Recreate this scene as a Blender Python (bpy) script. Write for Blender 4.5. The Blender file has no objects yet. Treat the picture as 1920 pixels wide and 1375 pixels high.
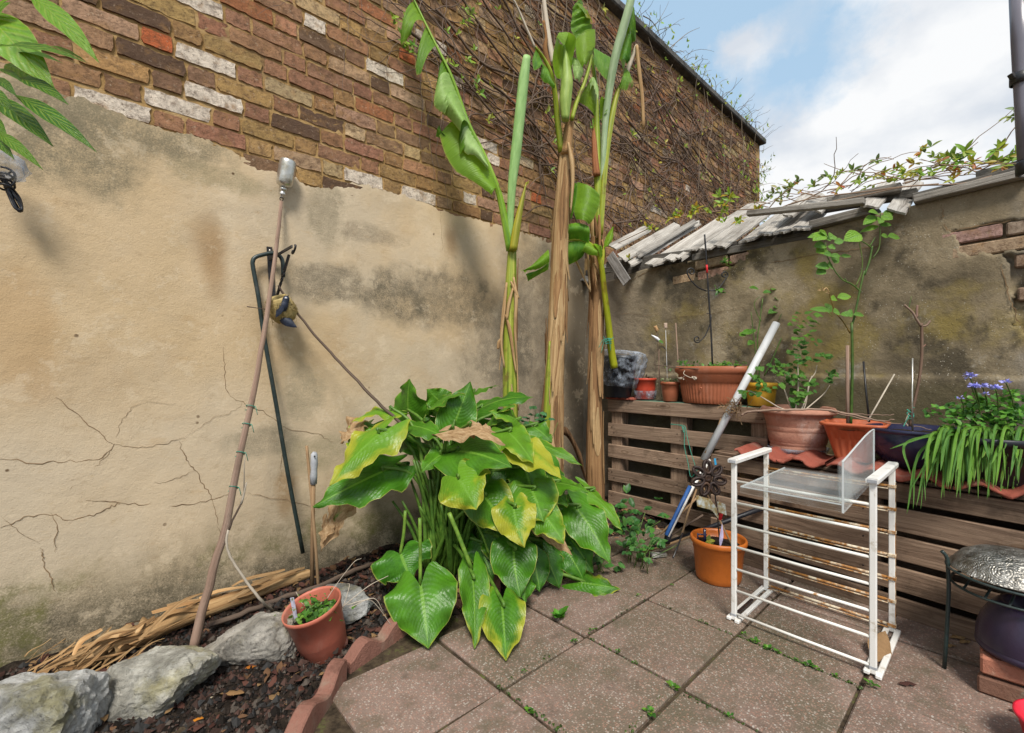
import bpy, bmesh, math, random
from mathutils import Vector, Matrix, noise
S = bpy.context.scene
COL = S.collection
R = random.Random(7)
sin, cos, pi = math.sin, math.cos, math.pi
V = Vector

# ------------------------------------------------------------------ camera
H = 1.15                      # lens height above the paving
AZ = math.radians(47.5)       # angle between the view axis and the brick wall
FW = V((cos(AZ), sin(AZ), 0)); RT = V((sin(AZ), -cos(AZ), 0)); UP = V((0, 0, 1))
F = 853.0; CX = 960.0; HY = 695.0
CAM = V((0, 0, H))
cam = bpy.data.cameras.new('camera'); cam.sensor_width = 36; cam.lens = F / 1920 * 36
cam.clip_start = 0.02; cam.clip_end = 2000
cam.shift_y = (HY - 687.5) / 1920
camo = bpy.data.objects.new('camera', cam); COL.objects.link(camo)
camo.location = CAM
camo.rotation_euler = (pi / 2, 0, AZ - pi / 2)
S.camera = camo

# ------------------------------------------------------------------ sky, sun, exposure
SUN_EL, SUN_AZ = math.radians(52), math.radians(230)   # azimuth of the sun in the xy plane, from +x
wd = bpy.data.worlds.new('World'); S.world = wd; wd.use_nodes = True
nt = wd.node_tree; nt.nodes.clear()
def wn(t, **k):
    n = nt.nodes.new(t)
    for a, b in k.items(): setattr(n, a, b)
    return n
wo = wn('ShaderNodeOutputWorld'); bg = wn('ShaderNodeBackground'); bg.inputs[1].default_value = 0.12
sky = wn('ShaderNodeTexSky', sky_type='NISHITA', sun_disc=False, sun_elevation=SUN_EL,
         sun_rotation=math.radians(90) - SUN_AZ, air_density=1.0, dust_density=1.5, ozone_density=2.0)
tc = wn('ShaderNodeTexCoord'); sx = wn('ShaderNodeSeparateXYZ'); nt.links.new(tc.outputs['Generated'], sx.inputs[0])
zz = wn('ShaderNodeMath', operation='MAXIMUM'); nt.links.new(sx.outputs[2], zz.inputs[0]); zz.inputs[1].default_value = 0
za = wn('ShaderNodeMath', operation='ADD'); nt.links.new(zz.outputs[0], za.inputs[0]); za.inputs[1].default_value = 0.28
dx = wn('ShaderNodeMath', operation='DIVIDE'); nt.links.new(sx.outputs[0], dx.inputs[0]); nt.links.new(za.outputs[0], dx.inputs[1])
dy = wn('ShaderNodeMath', operation='DIVIDE'); nt.links.new(sx.outputs[1], dy.inputs[0]); nt.links.new(za.outputs[0], dy.inputs[1])
cb = wn('ShaderNodeCombineXYZ'); nt.links.new(dx.outputs[0], cb.inputs[0]); nt.links.new(dy.outputs[0], cb.inputs[1])
cb.inputs[2].default_value = 3.2
n1 = wn('ShaderNodeTexNoise'); n1.inputs['Scale'].default_value = 1.5; n1.inputs['Detail'].default_value = 9; n1.inputs['Roughness'].default_value = 0.52
nt.links.new(cb.outputs[0], n1.inputs['Vector'])
def skydir(px, py):
    d = V((FW.x + RT.x * (px - CX) / F, FW.y + RT.y * (px - CX) / F, (HY - py) / F)); return d.normalized()
def gap(px, py, width, amt, prev):
    dn = wn('ShaderNodeVectorMath', operation='DISTANCE'); nt.links.new(nrmv.outputs[0], dn.inputs[0]); dn.inputs[1].default_value = skydir(px, py)
    m = wn('ShaderNodeMapRange', interpolation_type='SMOOTHSTEP'); nt.links.new(dn.outputs['Value'], m.inputs[0]); m.inputs[1].default_value = 0; m.inputs[2].default_value = width; m.inputs[3].default_value = amt; m.inputs[4].default_value = 0
    a = wn('ShaderNodeMath', operation='ADD'); nt.links.new(prev, a.inputs[0]); nt.links.new(m.outputs[0], a.inputs[1]); return a.outputs[0]
nrmv = wn('ShaderNodeVectorMath', operation='NORMALIZE'); 
wpn = wn('ShaderNodeTexNoise'); wpn.inputs['Scale'].default_value = 7; wpn.inputs['Detail'].default_value = 7; wpn.inputs['Roughness'].default_value = 0.6; nt.links.new(tc.outputs['Generated'], wpn.inputs['Vector'])
wsb = wn('ShaderNodeVectorMath', operation='SUBTRACT'); nt.links.new(wpn.outputs['Color'], wsb.inputs[0]); wsb.inputs[1].default_value = (.5, .5, .5)
wsc = wn('ShaderNodeVectorMath', operation='SCALE'); nt.links.new(wsb.outputs[0], wsc.inputs[0]); wsc.inputs['Scale'].default_value = 0.20
wad = wn('ShaderNodeVectorMath', operation='ADD'); nt.links.new(tc.outputs['Generated'], wad.inputs[0]); nt.links.new(wsc.outputs[0], wad.inputs[1]); nt.links.new(wad.outputs[0], nrmv.inputs[0])
cl = n1.outputs[0]
# gaps of blue and single clouds where the sky has them
for g_ in ((1290, 20, .34, -.26), (1470, 150, .22, -.22), (1560, 150, .12, -.16), (1330, 90, .25, -.10), (1180, -120, .5, -.2), (1400, 92, .10, .40), (1640, 60, .30, .16), (1750, 40, .4, .12), (1560, 210, .16, .10), (1420, 260, .3, .12)): cl = gap(*g_, cl)
r1 = wn('ShaderNodeValToRGB'); r1.color_ramp.elements[0].position = 0.36; r1.color_ramp.elements[1].position = 0.56
nt.links.new(cl, r1.inputs[0])
hz = wn('ShaderNodeMapRange'); nt.links.new(sx.outputs[2], hz.inputs[0]); hz.inputs[1].default_value = 0.0; hz.inputs[2].default_value = 0.36
hz.inputs[3].default_value = 0.9; hz.inputs[4].default_value = 0.0
mx = wn('ShaderNodeMath', operation='MAXIMUM'); nt.links.new(r1.outputs[0], mx.inputs[0]); nt.links.new(hz.outputs[0], mx.inputs[1])
n2 = wn('ShaderNodeTexNoise'); n2.inputs['Scale'].default_value = 3.3; n2.inputs['Detail'].default_value = 6
nt.links.new(cb.outputs[0], n2.inputs['Vector'])
r2 = wn('ShaderNodeValToRGB'); r2.color_ramp.elements[0].position = 0.40; r2.color_ramp.elements[1].position = 0.58
r2.color_ramp.elements[0].color = (3.2, 3.45, 3.8, 1); r2.color_ramp.elements[1].color = (4.5, 4.55, 4.6, 1)
nt.links.new(n2.outputs[0], r2.inputs[0])
lift = wn('ShaderNodeMix', data_type='RGBA'); lift.inputs[0].default_value = 0.8
nt.links.new(sky.outputs[0], lift.inputs[6]); lift.inputs[7].default_value = (2.25, 3.2, 4.05, 1)
mc = wn('ShaderNodeMix', data_type='RGBA'); nt.links.new(mx.outputs[0], mc.inputs[0])
nt.links.new(lift.outputs[2], mc.inputs[6]); nt.links.new(r2.outputs[0], mc.inputs[7])
nt.links.new(mc.outputs[2], bg.inputs[0]); nt.links.new(bg.outputs[0], wo.inputs[0])

sl = bpy.data.lights.new('sun', 'SUN'); sl.energy = 2.4; sl.angle = math.radians(16); sl.color = (1, 0.95, 0.87)
so = bpy.data.objects.new('sun', sl); COL.objects.link(so)
sd = V((cos(SUN_EL) * cos(SUN_AZ), cos(SUN_EL) * sin(SUN_AZ), sin(SUN_EL)))
so.rotation_euler = sd.to_track_quat('Z', 'Y').to_euler(); so.location = (0, 0, 12)
S.view_settings.view_transform = 'Standard'; S.view_settings.look = 'None'
S.view_settings.exposure = 0.84; S.view_settings.gamma = 1; S.view_settings.use_curve_mapping = False
S.cycles.max_bounces = 8; S.cycles.transparent_max_bounces = 16

# ------------------------------------------------------------------ pixel rays -> points on real planes
WL, WR = 2.645, 3.335         # planes of the brick wall (y) and of the rendered rear wall (x)
def ray(px, py): return FW + RT * ((px - CX) / F) + UP * ((HY - py) / F)
def P(px, py, Y): return CAM + ray(px, py) * Y
def G(px, py, z=0.0): return P(px, py, (H - z) * F / (py - HY))
def LW(px, py, off=0.0):
    r = ray(px, py); return CAM + r * ((WL - off) / r.y)
def RW(px, py, off=0.0):
    r = ray(px, py); return CAM + r * ((WR - off) / r.x)
def XP(px, py, x):
    r = ray(px, py); return CAM + r * (x / r.x)
def pix(p):
    d = p - CAM; Y = d.dot(FW)
    return (CX + F * d.dot(RT) / Y, HY - F * d.z / Y, Y) if Y > 0.05 else (-9999, -9999, Y)

# ------------------------------------------------------------------ mesh builder
class MB:
    def __init__(s): s.v = []; s.f = []; s.uv = []; s.sm = []; s.c = []; s.col = None
    def add(s, *p):
        n = len(s.v); s.v.extend(V(q) for q in p); return n
    def face(s, ids, uvs=None, sm=False):
        s.f.append(tuple(ids)); s.uv.append(uvs or [(0, 0)] * len(ids)); s.sm.append(sm); s.c.append(s.col)
    def grid(s, rows, uvf=None, sm=True, close=False):
        """rows: list of equal-length point lists"""
        nr, nc = len(rows), len(rows[0]); b = len(s.v)
        for r in rows: s.v.extend(V(p) for p in r)
        for i in range(nr - 1):
            for j in range(nc if close else nc - 1):
                k = (j + 1) % nc
                ids = (b + i * nc + j, b + i * nc + k, b + (i + 1) * nc + k, b + (i + 1) * nc + j)
                if uvf: u = [uvf(i, j), uvf(i, j + 1), uvf(i + 1, j + 1), uvf(i + 1, j)]
                else: u = [(j / (nc - 1 or 1), i / (nr - 1)), ((j + 1) / (nc - 1 or 1), i / (nr - 1)), ((j + 1) / (nc - 1 or 1), (i + 1) / (nr - 1)), (j / (nc - 1 or 1), (i + 1) / (nr - 1))]
                s.face(ids, u, sm)
        return b
    def box(s, c, ax, ay, az, bev=0.002, off=None):
        """c centre, ax/ay/az half vectors; UV runs along ax in metres"""
        c = V(c); ax, ay, az = V(ax), V(ay), V(az)
        L = [ax.length, ay.length, az.length]; U = [ax.normalized(), ay.normalized(), az.normalized()]
        bev = min(bev, *(l * 0.45 for l in L)); o = R.random() * 20 if off is None else off
        idx = {}
        for sx_ in (-1, 1):
            for sy in (-1, 1):
                for sz in (-1, 1):
                    sg = (sx_, sy, sz)
                    for k in range(3):
                        p = c.copy()
                        for a in range(3): p += U[a] * sg[a] * (L[a] if a == k else L[a] - bev)
                        idx[(sg, k)] = s.add(p)
        def uv(i, k):
            d = s.v[i] - c
            t = d.dot(U[0]); w = d.dot(U[1]) + d.dot(U[2]) * 1.0
            if k == 0: return (d.dot(U[1]) * 0.3 + o, d.dot(U[2]) + o)
            return (t + o, w + o)
        def fc(ids, k):
            p = [s.v[i] for i in ids]
            n = (p[1] - p[0]).cross(p[2] - p[0])
            if n.dot(sum(p, V()) / len(p) - c) < 0: ids = ids[::-1]
            s.face(ids, [uv(i, k) for i in ids], False)
        for k in range(3):
            a, b_ = [q for q in range(3) if q != k]
            for sk in (-1, 1):
                q = []
                for sa, sb in ((-1, -1), (1, -1), (1, 1), (-1, 1)):
                    sg = [0, 0, 0]; sg[k] = sk; sg[a] = sa; sg[b_] = sb; q.append(idx[(tuple(sg), k)])
                fc(q, k)
            for sa in (-1, 1):
                for sb in (-1, 1):
                    q = []
                    for sk, f_ in ((-1, a), (1, a), (1, b_), (-1, b_)):
                        sg = [0, 0, 0]; sg[k] = sk; sg[a] = sa; sg[b_] = sb; q.append(idx[(tuple(sg), f_)])
                    fc(q, 1)
        for sx_ in (-1, 1):
            for sy in (-1, 1):
                for sz in (-1, 1): fc([idx[((sx_, sy, sz), k)] for k in range(3)], 1)
    def bar(s, a, b, w, t, up=None, bev=0.002):
        """box from a to b, w wide (sideways), t thick (along up)"""
        a, b = V(a), V(b); d = b - a; x = d.normalized()
        up = V(up) if up else (UP if abs(x.z) < 0.95 else V((1, 0, 0)))
        y = up.cross(x).normalized(); z = x.cross(y)
        s.box((a + b) / 2, d / 2, y * w / 2, z * t / 2, bev)
    def tube(s, pts, rad, n=8, caps=True, sm=True, flat=1.0):
        pts = [V(p) for p in pts]
        if not hasattr(rad, '__len__'): rad = [rad] * len(pts)
        rows = []; us = [R.random() * 20]; prev = None
        for i, p in enumerate(pts):
            t = (pts[min(i + 1, len(pts) - 1)] - pts[max(i - 1, 0)])
            t = t.normalized() if t.length > 1e-9 else UP
            if prev is None:
                a = UP if abs(t.z) < 0.9 else V((1, 0, 0)); x = t.cross(a).normalized()
            else:
                x = prev - t * prev.dot(t); x = x.normalized() if x.length > 1e-6 else t.orthogonal().normalized()
            prev = x; y = t.cross(x)
            rows.append([p + (x * cos(2 * pi * k / n) + y * sin(2 * pi * k / n) * flat) * rad[i] for k in range(n)])
            if i: us.append(us[-1] + (p - pts[i - 1]).length)
        rm = max(rad)
        b = s.grid(rows, lambda i, j: (us[i], 2 * pi * rm * j / n + us[0]), sm, True)
        if caps:
            s.face([b + k for k in range(n)][::-1], [(us[0], 0.01 * k) for k in range(n)])
            e = b + (len(pts) - 1) * n
            s.face([e + k for k in range(n)], [(us[-1], 0.01 * k) for k in range(n)])
    def lathe(s, prof, c=(0, 0, 0), n=32, mod=None, sx=1.0, sy=1.0, rot=None, sm=True, cap0=False, cap1=False):
        """prof: (r, z) list, bottom outside -> top -> inside"""
        c = V(c); rows = []; us = [0.0]
        for i, (r, z) in enumerate(prof):
            row = []
            for k in range(n):
                a = 2 * pi * k / n; rr = r * (mod(a, i) if mod else 1)
                p = V((rr * cos(a) * sx, rr * sin(a) * sy, z))
                row.append(c + (rot @ p if rot else p))
            rows.append(row)
            if i: us.append(us[-1] + math.hypot(r - prof[i - 1][0], z - prof[i - 1][1]))
        b = s.grid(rows, lambda i, j: (j / n, us[i]), sm, True)
        if cap0: s.face([b + k for k in range(n)][::-1])
        if cap1: s.face([b + (len(prof) - 1) * n + k for k in range(n)])
    def leaf(s, base, tip, w, N, prof, nu=8, nv=10, back=0.0, fold=0.15, wave=0.0, arch=0.1, freq=9.0, side=0.0, tw=0.0):
        base, tip = V(base), V(tip); d = tip - base; L = d.length
        if L < 1e-6: return
        t0 = d / L; N = V(N); N = (N - t0 * N.dot(t0))
        N = N.normalized() if N.length > 1e-5 else t0.orthogonal().normalized()
        S0 = t0.cross(N)
        C = (base + tip) / 2 + N * arch * L + S0 * side * L
        ph = R.random() * 6; rows = []
        for i in range(nv + 1):
            t = i / nv
            p = base * (1 - t) ** 2 + C * 2 * t * (1 - t) + tip * t * t
            tg = ((C - base) * (1 - t) + (tip - C) * t).normalized()
            sd_ = tg.cross(N).normalized(); nn = sd_.cross(tg)
            a = tw * t; sd_, nn = sd_ * cos(a) + nn * sin(a), nn * cos(a) - sd_ * sin(a)
            hw = w / 2 * prof(t); row = []
            for j in range(nu + 1):
                q = 2 * j / nu - 1; aq = abs(q)
                bk = back * L * (1 - t) ** 3 * sin(pi * 0.72 * aq) if back else 0
                wv = wave * w * sin(freq * t + ph + (1.3 if q > 0 else 0)) * aq * aq + wave * 0.6 * w * sin(freq * 2.3 * t + ph * 2 + q) * aq ** 3
                row.append(p + sd_ * (hw * q) - tg * bk + nn * (fold * aq * hw + wv * (0.3 + 0.7 * prof(t))))
            rows.append(row)
        s.grid(rows, None, True)
    def build(s, name, mat, parent=None, origin=None):
        if parent is not None: o_ = ORG[parent.name]
        elif origin is not None: o_ = V(origin)
        else:
            lo = [min(p[i] for p in s.v) for i in range(3)]; hi = [max(p[i] for p in s.v) for i in range(3)]
            o_ = V(((lo[0] + hi[0]) / 2, (lo[1] + hi[1]) / 2, lo[2]))
        me = bpy.data.meshes.new(name)
        me.from_pydata([p - o_ for p in s.v], [], s.f)
        ul = me.uv_layers.new(name='UVMap'); fl = []
        for u in s.uv:
            for q in u: fl.extend(q)
        ul.data.foreach_set('uv', fl)
        me.polygons.foreach_set('use_smooth', s.sm)
        if any(c is not None for c in s.c):
            ca = me.color_attributes.new('Col', 'FLOAT_COLOR', 'CORNER'); fl = []
            for f_, c in zip(s.f, s.c):
                c = c or (1, 1, 1); fl.extend((c[0], c[1], c[2], 1) * len(f_))
            ca.data.foreach_set('color', fl)
        me.materials.append(mat)
        return link(name, me, parent, o_)

ORG = {}
def link(name, data, parent, o_):
    ob = bpy.data.objects.new(name, data); COL.objects.link(ob)
    if parent is not None: ob.parent = parent
    else: ob.location = o_
    ORG[ob.name] = V(o_); return ob
def tag(o, label=None, cat=None, group=None, kind=None):
    if label: o['label'] = label
    if cat: o['category'] = cat
    if group: o['group'] = group
    if kind: o['kind'] = kind
    return o
def thing(name, label, cat, loc, group=None):
    o = link(name, None, None, V(loc)); return tag(o, label, cat, group)
def stuff(o): o['kind'] = 'stuff'; return o
def copy_tree(o, loc=None, rz=None, parent=None, label=None):
    c = o.copy(); COL.objects.link(c); ORG[c.name] = V(loc) if loc is not None else ORG[o.name]
    if parent is not None: c.parent = parent
    if loc is not None: c.location = loc
    if rz is not None: c.rotation_euler.z = rz
    if label: c['label'] = label
    for ch in list(o.children): copy_tree(ch, parent=c)
    return c
def nz(p, sc=1.0, o=0.0): return noise.noise(V(p) * sc + V((o, o * 1.7, -o)))
def lerp(pts, x):
    if x <= pts[0][0]: return pts[0][1]
    for a, b in zip(pts, pts[1:]):
        if x <= b[0]:
            k = (x - a[0]) / (b[0] - a[0]); return a[1] + (b[1] - a[1]) * k
    return pts[-1][1]
def smooth(pts, k=4):
    """Catmull-Rom through pts"""
    pts = [V(p) for p in pts]; out = []
    q = [pts[0] * 2 - pts[1]] + pts + [pts[-1] * 2 - pts[-2]]
    for i in range(1, len(q) - 2):
        for j in range(k):
            t = j / k; a, b, c, d = q[i - 1:i + 3]
            out.append(0.5 * ((2 * b) + (c - a) * t + (2 * a - 5 * b + 4 * c - d) * t * t + (3 * b - a - 3 * c + d) * t ** 3))
    out.append(pts[-1]); return out
def rads(n, a, b): return [a + (b - a) * i / (n - 1) for i in range(n)]
def jit(s): return V((R.uniform(-s, s), R.uniform(-s, s), R.uniform(-s, s)))

# ------------------------------------------------------------------ materials
class Mat:
    def __init__(s, name, rough=0.8, spec=0.3, metal=0.0):
        s.m = bpy.data.materials.new(name); s.m.use_nodes = True; s.t = s.m.node_tree
        s.b = s.t.nodes['Principled BSDF']; s.b.inputs['Roughness'].default_value = rough
        s.b.inputs['Specular IOR Level'].default_value = spec; s.b.inputs['Metallic'].default_value = metal
        s._c = None
    def n(s, t, **k):
        q = s.t.nodes.new(t)
        for a, b in k.items(): setattr(q, a, b)
        return q
    def put(s, sock, val):
        if hasattr(val, 'links'): s.t.links.new(val, sock)
        elif hasattr(val, '__len__'): sock.default_value = (*val, 1) if len(val) == 3 and sock.type == 'RGBA' else val
        else: sock.default_value = val
    def coord(s, k='Object'):
        if not s._c: s._c = s.n('ShaderNodeTexCoord')
        return s._c.outputs[k]
    def info(s, k): return s.n('ShaderNodeObjectInfo').outputs[k]
    def attr(s): return s.n('ShaderNodeAttribute', attribute_name='Col').outputs['Color']
    def map(s, vec, scale=(1, 1, 1), loc=(0, 0, 0)):
        q = s.n('ShaderNodeMapping'); s.put(q.inputs[0], vec); s.put(q.inputs[3], scale); s.put(q.inputs[1], loc); return q.outputs[0]
    def seed(s, vec):
        q = s.n('ShaderNodeVectorMath', operation='ADD'); s.put(q.inputs[0], vec)
        m = s.math('MULTIPLY', s.info('Random'), 37.0); s.t.links.new(m, q.inputs[1]); return q.outputs[0]
    def noise(s, sc, det=4, ro=0.55, vec=None, dist=0.0):
        q = s.n('ShaderNodeTexNoise'); s.put(q.inputs['Vector'], vec if vec is not None else s.coord()); q.inputs['Scale'].default_value = sc
        q.inputs['Detail'].default_value = det; q.inputs['Roughness'].default_value = ro; q.inputs['Distortion'].default_value = dist
        return q.outputs[0]
    def vor(s, sc, feat='F1', vec=None, out='Distance', rnd=1.0):
        q = s.n('ShaderNodeTexVoronoi', feature=feat); s.put(q.inputs['Vector'], vec if vec is not None else s.coord())
        q.inputs['Scale'].default_value = sc; q.inputs['Randomness'].default_value = rnd; return q.outputs[out]
    def ramp(s, fac, stops):
        q = s.n('ShaderNodeValToRGB'); s.put(q.inputs[0], fac); e = q.color_ramp.elements
        while len(e) < len(stops): e.new(0.5)
        for a, (p, c) in zip(e, stops):
            a.position = p; a.color = (*c, 1) if hasattr(c, '__len__') else (c, c, c, 1)
        return q.outputs[0]
    def mix(s, f, a, b, bl='MIX'):
        q = s.n('ShaderNodeMix', data_type='RGBA', blend_type=bl); s.put(q.inputs[0], f); s.put(q.inputs[6], a); s.put(q.inputs[7], b); return q.outputs[2]
    def math(s, op, a, b=0.0, c=0.0, clamp=False):
        q = s.n('ShaderNodeMath', operation=op, use_clamp=clamp); s.put(q.inputs[0], a); s.put(q.inputs[1], b); s.put(q.inputs[2], c); return q.outputs[0]
    def step(s, x, a, b):
        q = s.n('ShaderNodeMapRange', interpolation_type='SMOOTHSTEP'); s.put(q.inputs[0], x); s.put(q.inputs[1], a); s.put(q.inputs[2], b); return q.outputs[0]
    def sep(s, vec):
        q = s.n('ShaderNodeSeparateXYZ'); s.put(q.inputs[0], vec); return q.outputs
    def blob(s, cx, cz, rx, rz, ax='X', edge=0.35, nsc=4.0, amp=0.5):
        """soft irregular patch on a wall, in metres"""
        o = s.sep(s.coord()); u = s.math('DIVIDE', s.math('SUBTRACT', o[ax == 'Y'], cx), rx)
        v = s.math('DIVIDE', s.math('SUBTRACT', o[2], cz), rz)
        r = s.math('SQRT', s.math('ADD', s.math('MULTIPLY', u, u), s.math('MULTIPLY', v, v)))
        r = s.math('ADD', r, s.math('MULTIPLY', s.math('SUBTRACT', s.noise(nsc, 6, 0.65), 0.5), amp * 4))
        return s.step(r, 1 + edge, 1 - edge)
    def base(s, c): s.put(s.b.inputs['Base Color'], c); return s
    def rough(s, c): s.put(s.b.inputs['Roughness'], c); return s
    def bump(s, h, st=0.5, d=0.01):
        q = s.n('ShaderNodeBump'); s.put(q.inputs['Height'], h); q.inputs['Strength'].default_value = st; q.inputs['Distance'].default_value = d
        old = s.b.inputs['Normal']
        if old.links: s.t.links.new(old.links[0].from_socket, q.inputs['Normal'])
        s.t.links.new(q.outputs[0], old); return s
    def translucent(s, col, f=0.3):
        tr = s.n('ShaderNodeBsdfTranslucent'); s.put(tr.inputs[0], col)
        mx_ = s.n('ShaderNodeMixShader'); mx_.inputs[0].default_value = f
        out = s.t.nodes['Material Output']; s.t.links.new(s.b.outputs[0], mx_.inputs[1]); s.t.links.new(tr.outputs[0], mx_.inputs[2])
        s.t.links.new(mx_.outputs[0], out.inputs[0]); return s

def simple(name, col, rough=0.6, spec=0.4, metal=0.0, var=0.25, sc=25.0, bump=0.15, dirt=None):
    w = Mat(name, rough, spec, metal); vec = w.seed(w.coord())
    f = w.noise(sc, 4, 0.6, vec); d = tuple(c * (1 - var) for c in col); l = tuple(min(1, c * (1 + var)) for c in col)
    c = w.ramp(f, [(0.3, d), (0.7, l)])
    if dirt: c = w.mix(w.step(w.noise(sc * 0.35, 6, 0.7, vec), 0.5, 0.72), c, dirt)
    w.base(c)
    if bump: w.bump(f, bump, 0.004)
    return w.m
MT = {}

# sandy render of the left wall, stains placed where the wall has them, darker towards the corner (metres along the wall, height)
w = Mat('sandy_render', 0.92, 0.15)
o = w.sep(w.coord())
c = w.ramp(w.noise(1.3, 7, 0.6), [(0.30, (.42, .29, .16)), (0.45, (.53, .395, .235)), (0.55, (.57, .43, .265)), (0.70, (.64, .51, .345))])
c = w.mix(w.step(w.noise(0.9, 5, 0.6, w.map(w.coord(), loc=(4, 1, 7))), 0.45, 0.62), c, (.53, .43, .30))
c = w.mix(w.math('MULTIPLY', w.step(o[2], 1.35, 0.75), 0.6), c, (.54, .445, .32))
c = w.mix(w.math('MULTIPLY', w.step(w.noise(26, 4, 0.7), 0.58, 0.75), 0.3), c, (.36, .25, .12))
c = w.mix(w.math('MULTIPLY', w.step(w.noise(7, 6, 0.7, w.map(w.coord(), (1, 1, 2.2))), 0.55, 0.7), 0.25), c, (.42, .26, .11))
fine = w.noise(150, 4, 0.8)
gr = (.115, .10, .07)
def stain_tone(mask, col, k, hard=True):
    global c
    f = w.math('MULTIPLY', mask, k)
    if hard: f = w.math('MULTIPLY', f, w.step(w.math('ADD', w.math('MULTIPLY', fine, .5), w.math('MULTIPLY', w.noise(13, 7, .75), .5)), 0.30, 0.62))
    c = w.mix(f, c, col)
def bl(px, py, rx, rz, **k):
    p = LW(px, py); return w.blob(p.x, p.z, rx, rz, **k)
stain_tone(bl(230, 235, .42, .13), (.215, .18, .115), 1.0); stain_tone(bl(90, 250, .34, .22), (.215, .18, .115), 1.0)
stain_tone(bl(420, 335, .25, .06), (.30, .25, .15), 0.8); stain_tone(bl(610, 400, .10, .20), (.25, .21, .14), 0.8)
stain_tone(bl(625, 530, .26, .11), gr, 0.8); stain_tone(bl(745, 560, .20, .17), gr, 0.9); stain_tone(bl(850, 560, .30, .22), gr, 0.8)
stain_tone(bl(940, 640, .34, .38), gr, 0.72); stain_tone(bl(1000, 560, .30, .5), (.17, .14, .10), 0.75); stain_tone(bl(700, 440, .2, .06), (.2, .16, .11), 0.6)
stain_tone(bl(570, 745, .10, .14), (.28, .24, .16), 0.7); stain_tone(bl(500, 830, .16, .09), (.22, .19, .13), 0.75); stain_tone(bl(600, 850, .2, .1), (.25, .22, .13), 0.6)
stain_tone(bl(392, 455, .06, .13, amp=0.35, edge=.8), (.33, .20, .09), 0.6, False); stain_tone(bl(404, 505, .045, .13, amp=0.35, edge=.8), (.34, .21, .10), 0.6, False)
stain_tone(bl(845, 450, .05, .09, amp=0.4, edge=.8), (.28, .17, .08), 0.65, False); stain_tone(bl(535, 925, .05, .12, amp=0.3), (.33, .2, .09), 0.6, False)
stain_tone(bl(40, 620, .12, .25), (.45, .28, .13), 0.4, False)
low = w.math('ADD', o[2], w.math('MULTIPLY', w.math('SUBTRACT', w.noise(3.0, 7, 0.7), 0.5), 0.55))
stain_tone(w.step(low, 0.46, 0.14), (.20, .165, .10), 0.85); stain_tone(w.step(low, 0.26, 0.08), (.075, .065, .045), 0.85)
stain_tone(w.math('MULTIPLY', w.step(low, 0.38, 0.2), w.step(w.noise(2.1, 5, 0.6, w.map(w.coord(), loc=(9, 2, 3))), 0.5, 0.62)), (.15, .145, .045), 0.85)
stain_tone(w.math('MULTIPLY', w.step(o[0], 1.6, 2.6), w.step(o[2], 1.75, .7)), (.13, .115, .09), 0.75)  # render gets darker low down towards the far end
stain_tone(w.step(o[0], 2.9, 3.25), (.07, .06, .045), 0.75, False)  # dark colour laid on the render beside the corner
c = w.mix(w.math('MULTIPLY', w.step(w.vor(9.0), 0.085, 0.05), w.step(w.noise(2.6, 3), 0.52, 0.6)), c, (.14, .09, .05))
c = w.mix(w.math('MULTIPLY', w.step(w.noise(5, 8, .75, w.map(w.coord(), loc=(2, 7, 5))), .54, .60), .35), c, (.66, .54, .38))
c = w.mix(w.math('MULTIPLY', w.step(w.noise(8, 8, .8, w.map(w.coord(), (1, 1, 1.6), (6, 1, 5))), .55, .68), .4), c, (.30, .21, .12))
c = w.mix(w.math('MULTIPLY', w.step(w.noise(190, 3, .8), .58, .72), .28), c, (.30, .21, .11))
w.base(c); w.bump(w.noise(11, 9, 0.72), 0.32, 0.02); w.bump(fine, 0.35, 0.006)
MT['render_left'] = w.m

w = Mat('grey_render', 0.93, 0.15); o = w.sep(w.coord())
c = w.ramp(w.noise(1.6, 7, 0.65), [(0.34, (.10, .08, .052)), (0.5, (.27, .215, .135)), (0.66, (.42, .345, .235))])
c = w.mix(w.math('MULTIPLY', w.step(w.noise(1.9, 5, 0.6, w.map(w.coord(), loc=(3, 8, 1))), 0.50, 0.64), 0.75), c, (.27, .205, .055))
c = w.mix(w.math('MULTIPLY', w.step(w.noise(2.7, 6, 0.7, w.map(w.coord(), loc=(8, 5, 1))), 0.52, 0.64), 0.85), c, (.07, .058, .040))
c = w.mix(w.math('MULTIPLY', w.step(w.noise(3.3, 6, 0.7, w.map(w.coord(), loc=(1, 5, 11))), 0.58, 0.72), 0.6), c, (.44, .41, .36))
fine = w.noise(130, 5, 0.8)
c = w.mix(w.math('MULTIPLY', w.step(fine, 0.45, 0.7), 0.5), c, (.13, .105, .07))
c = w.mix(w.math('MULTIPLY', w.step(w.vor(60.0), 0.16, 0.10), w.step(w.noise(3.1, 3), 0.45, 0.55)), c, (.48, .44, .36))
c = w.mix(w.math('MULTIPLY', w.step(w.math('ADD', o[2], w.math('MULTIPLY', w.noise(4, 6, 0.7), 0.12)), 1.17, 1.10), 0.7), c, (.085, .072, .038))
c = w.mix(w.math('MULTIPLY', w.step(o[1], 1.7, 2.5), 0.7), c, (.21, .18, .145))
c = w.mix(w.math('MULTIPLY', w.step(o[1], .05, -.12), w.step(w.noise(5, 6), .4, .6)), c, (.24, .22, .19))
w.base(c); w.bump(w.noise(9, 9, 0.72), 0.6, 0.03); w.bump(fine, 0.5, 0.007)
MT['render_right'] = w.m

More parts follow.
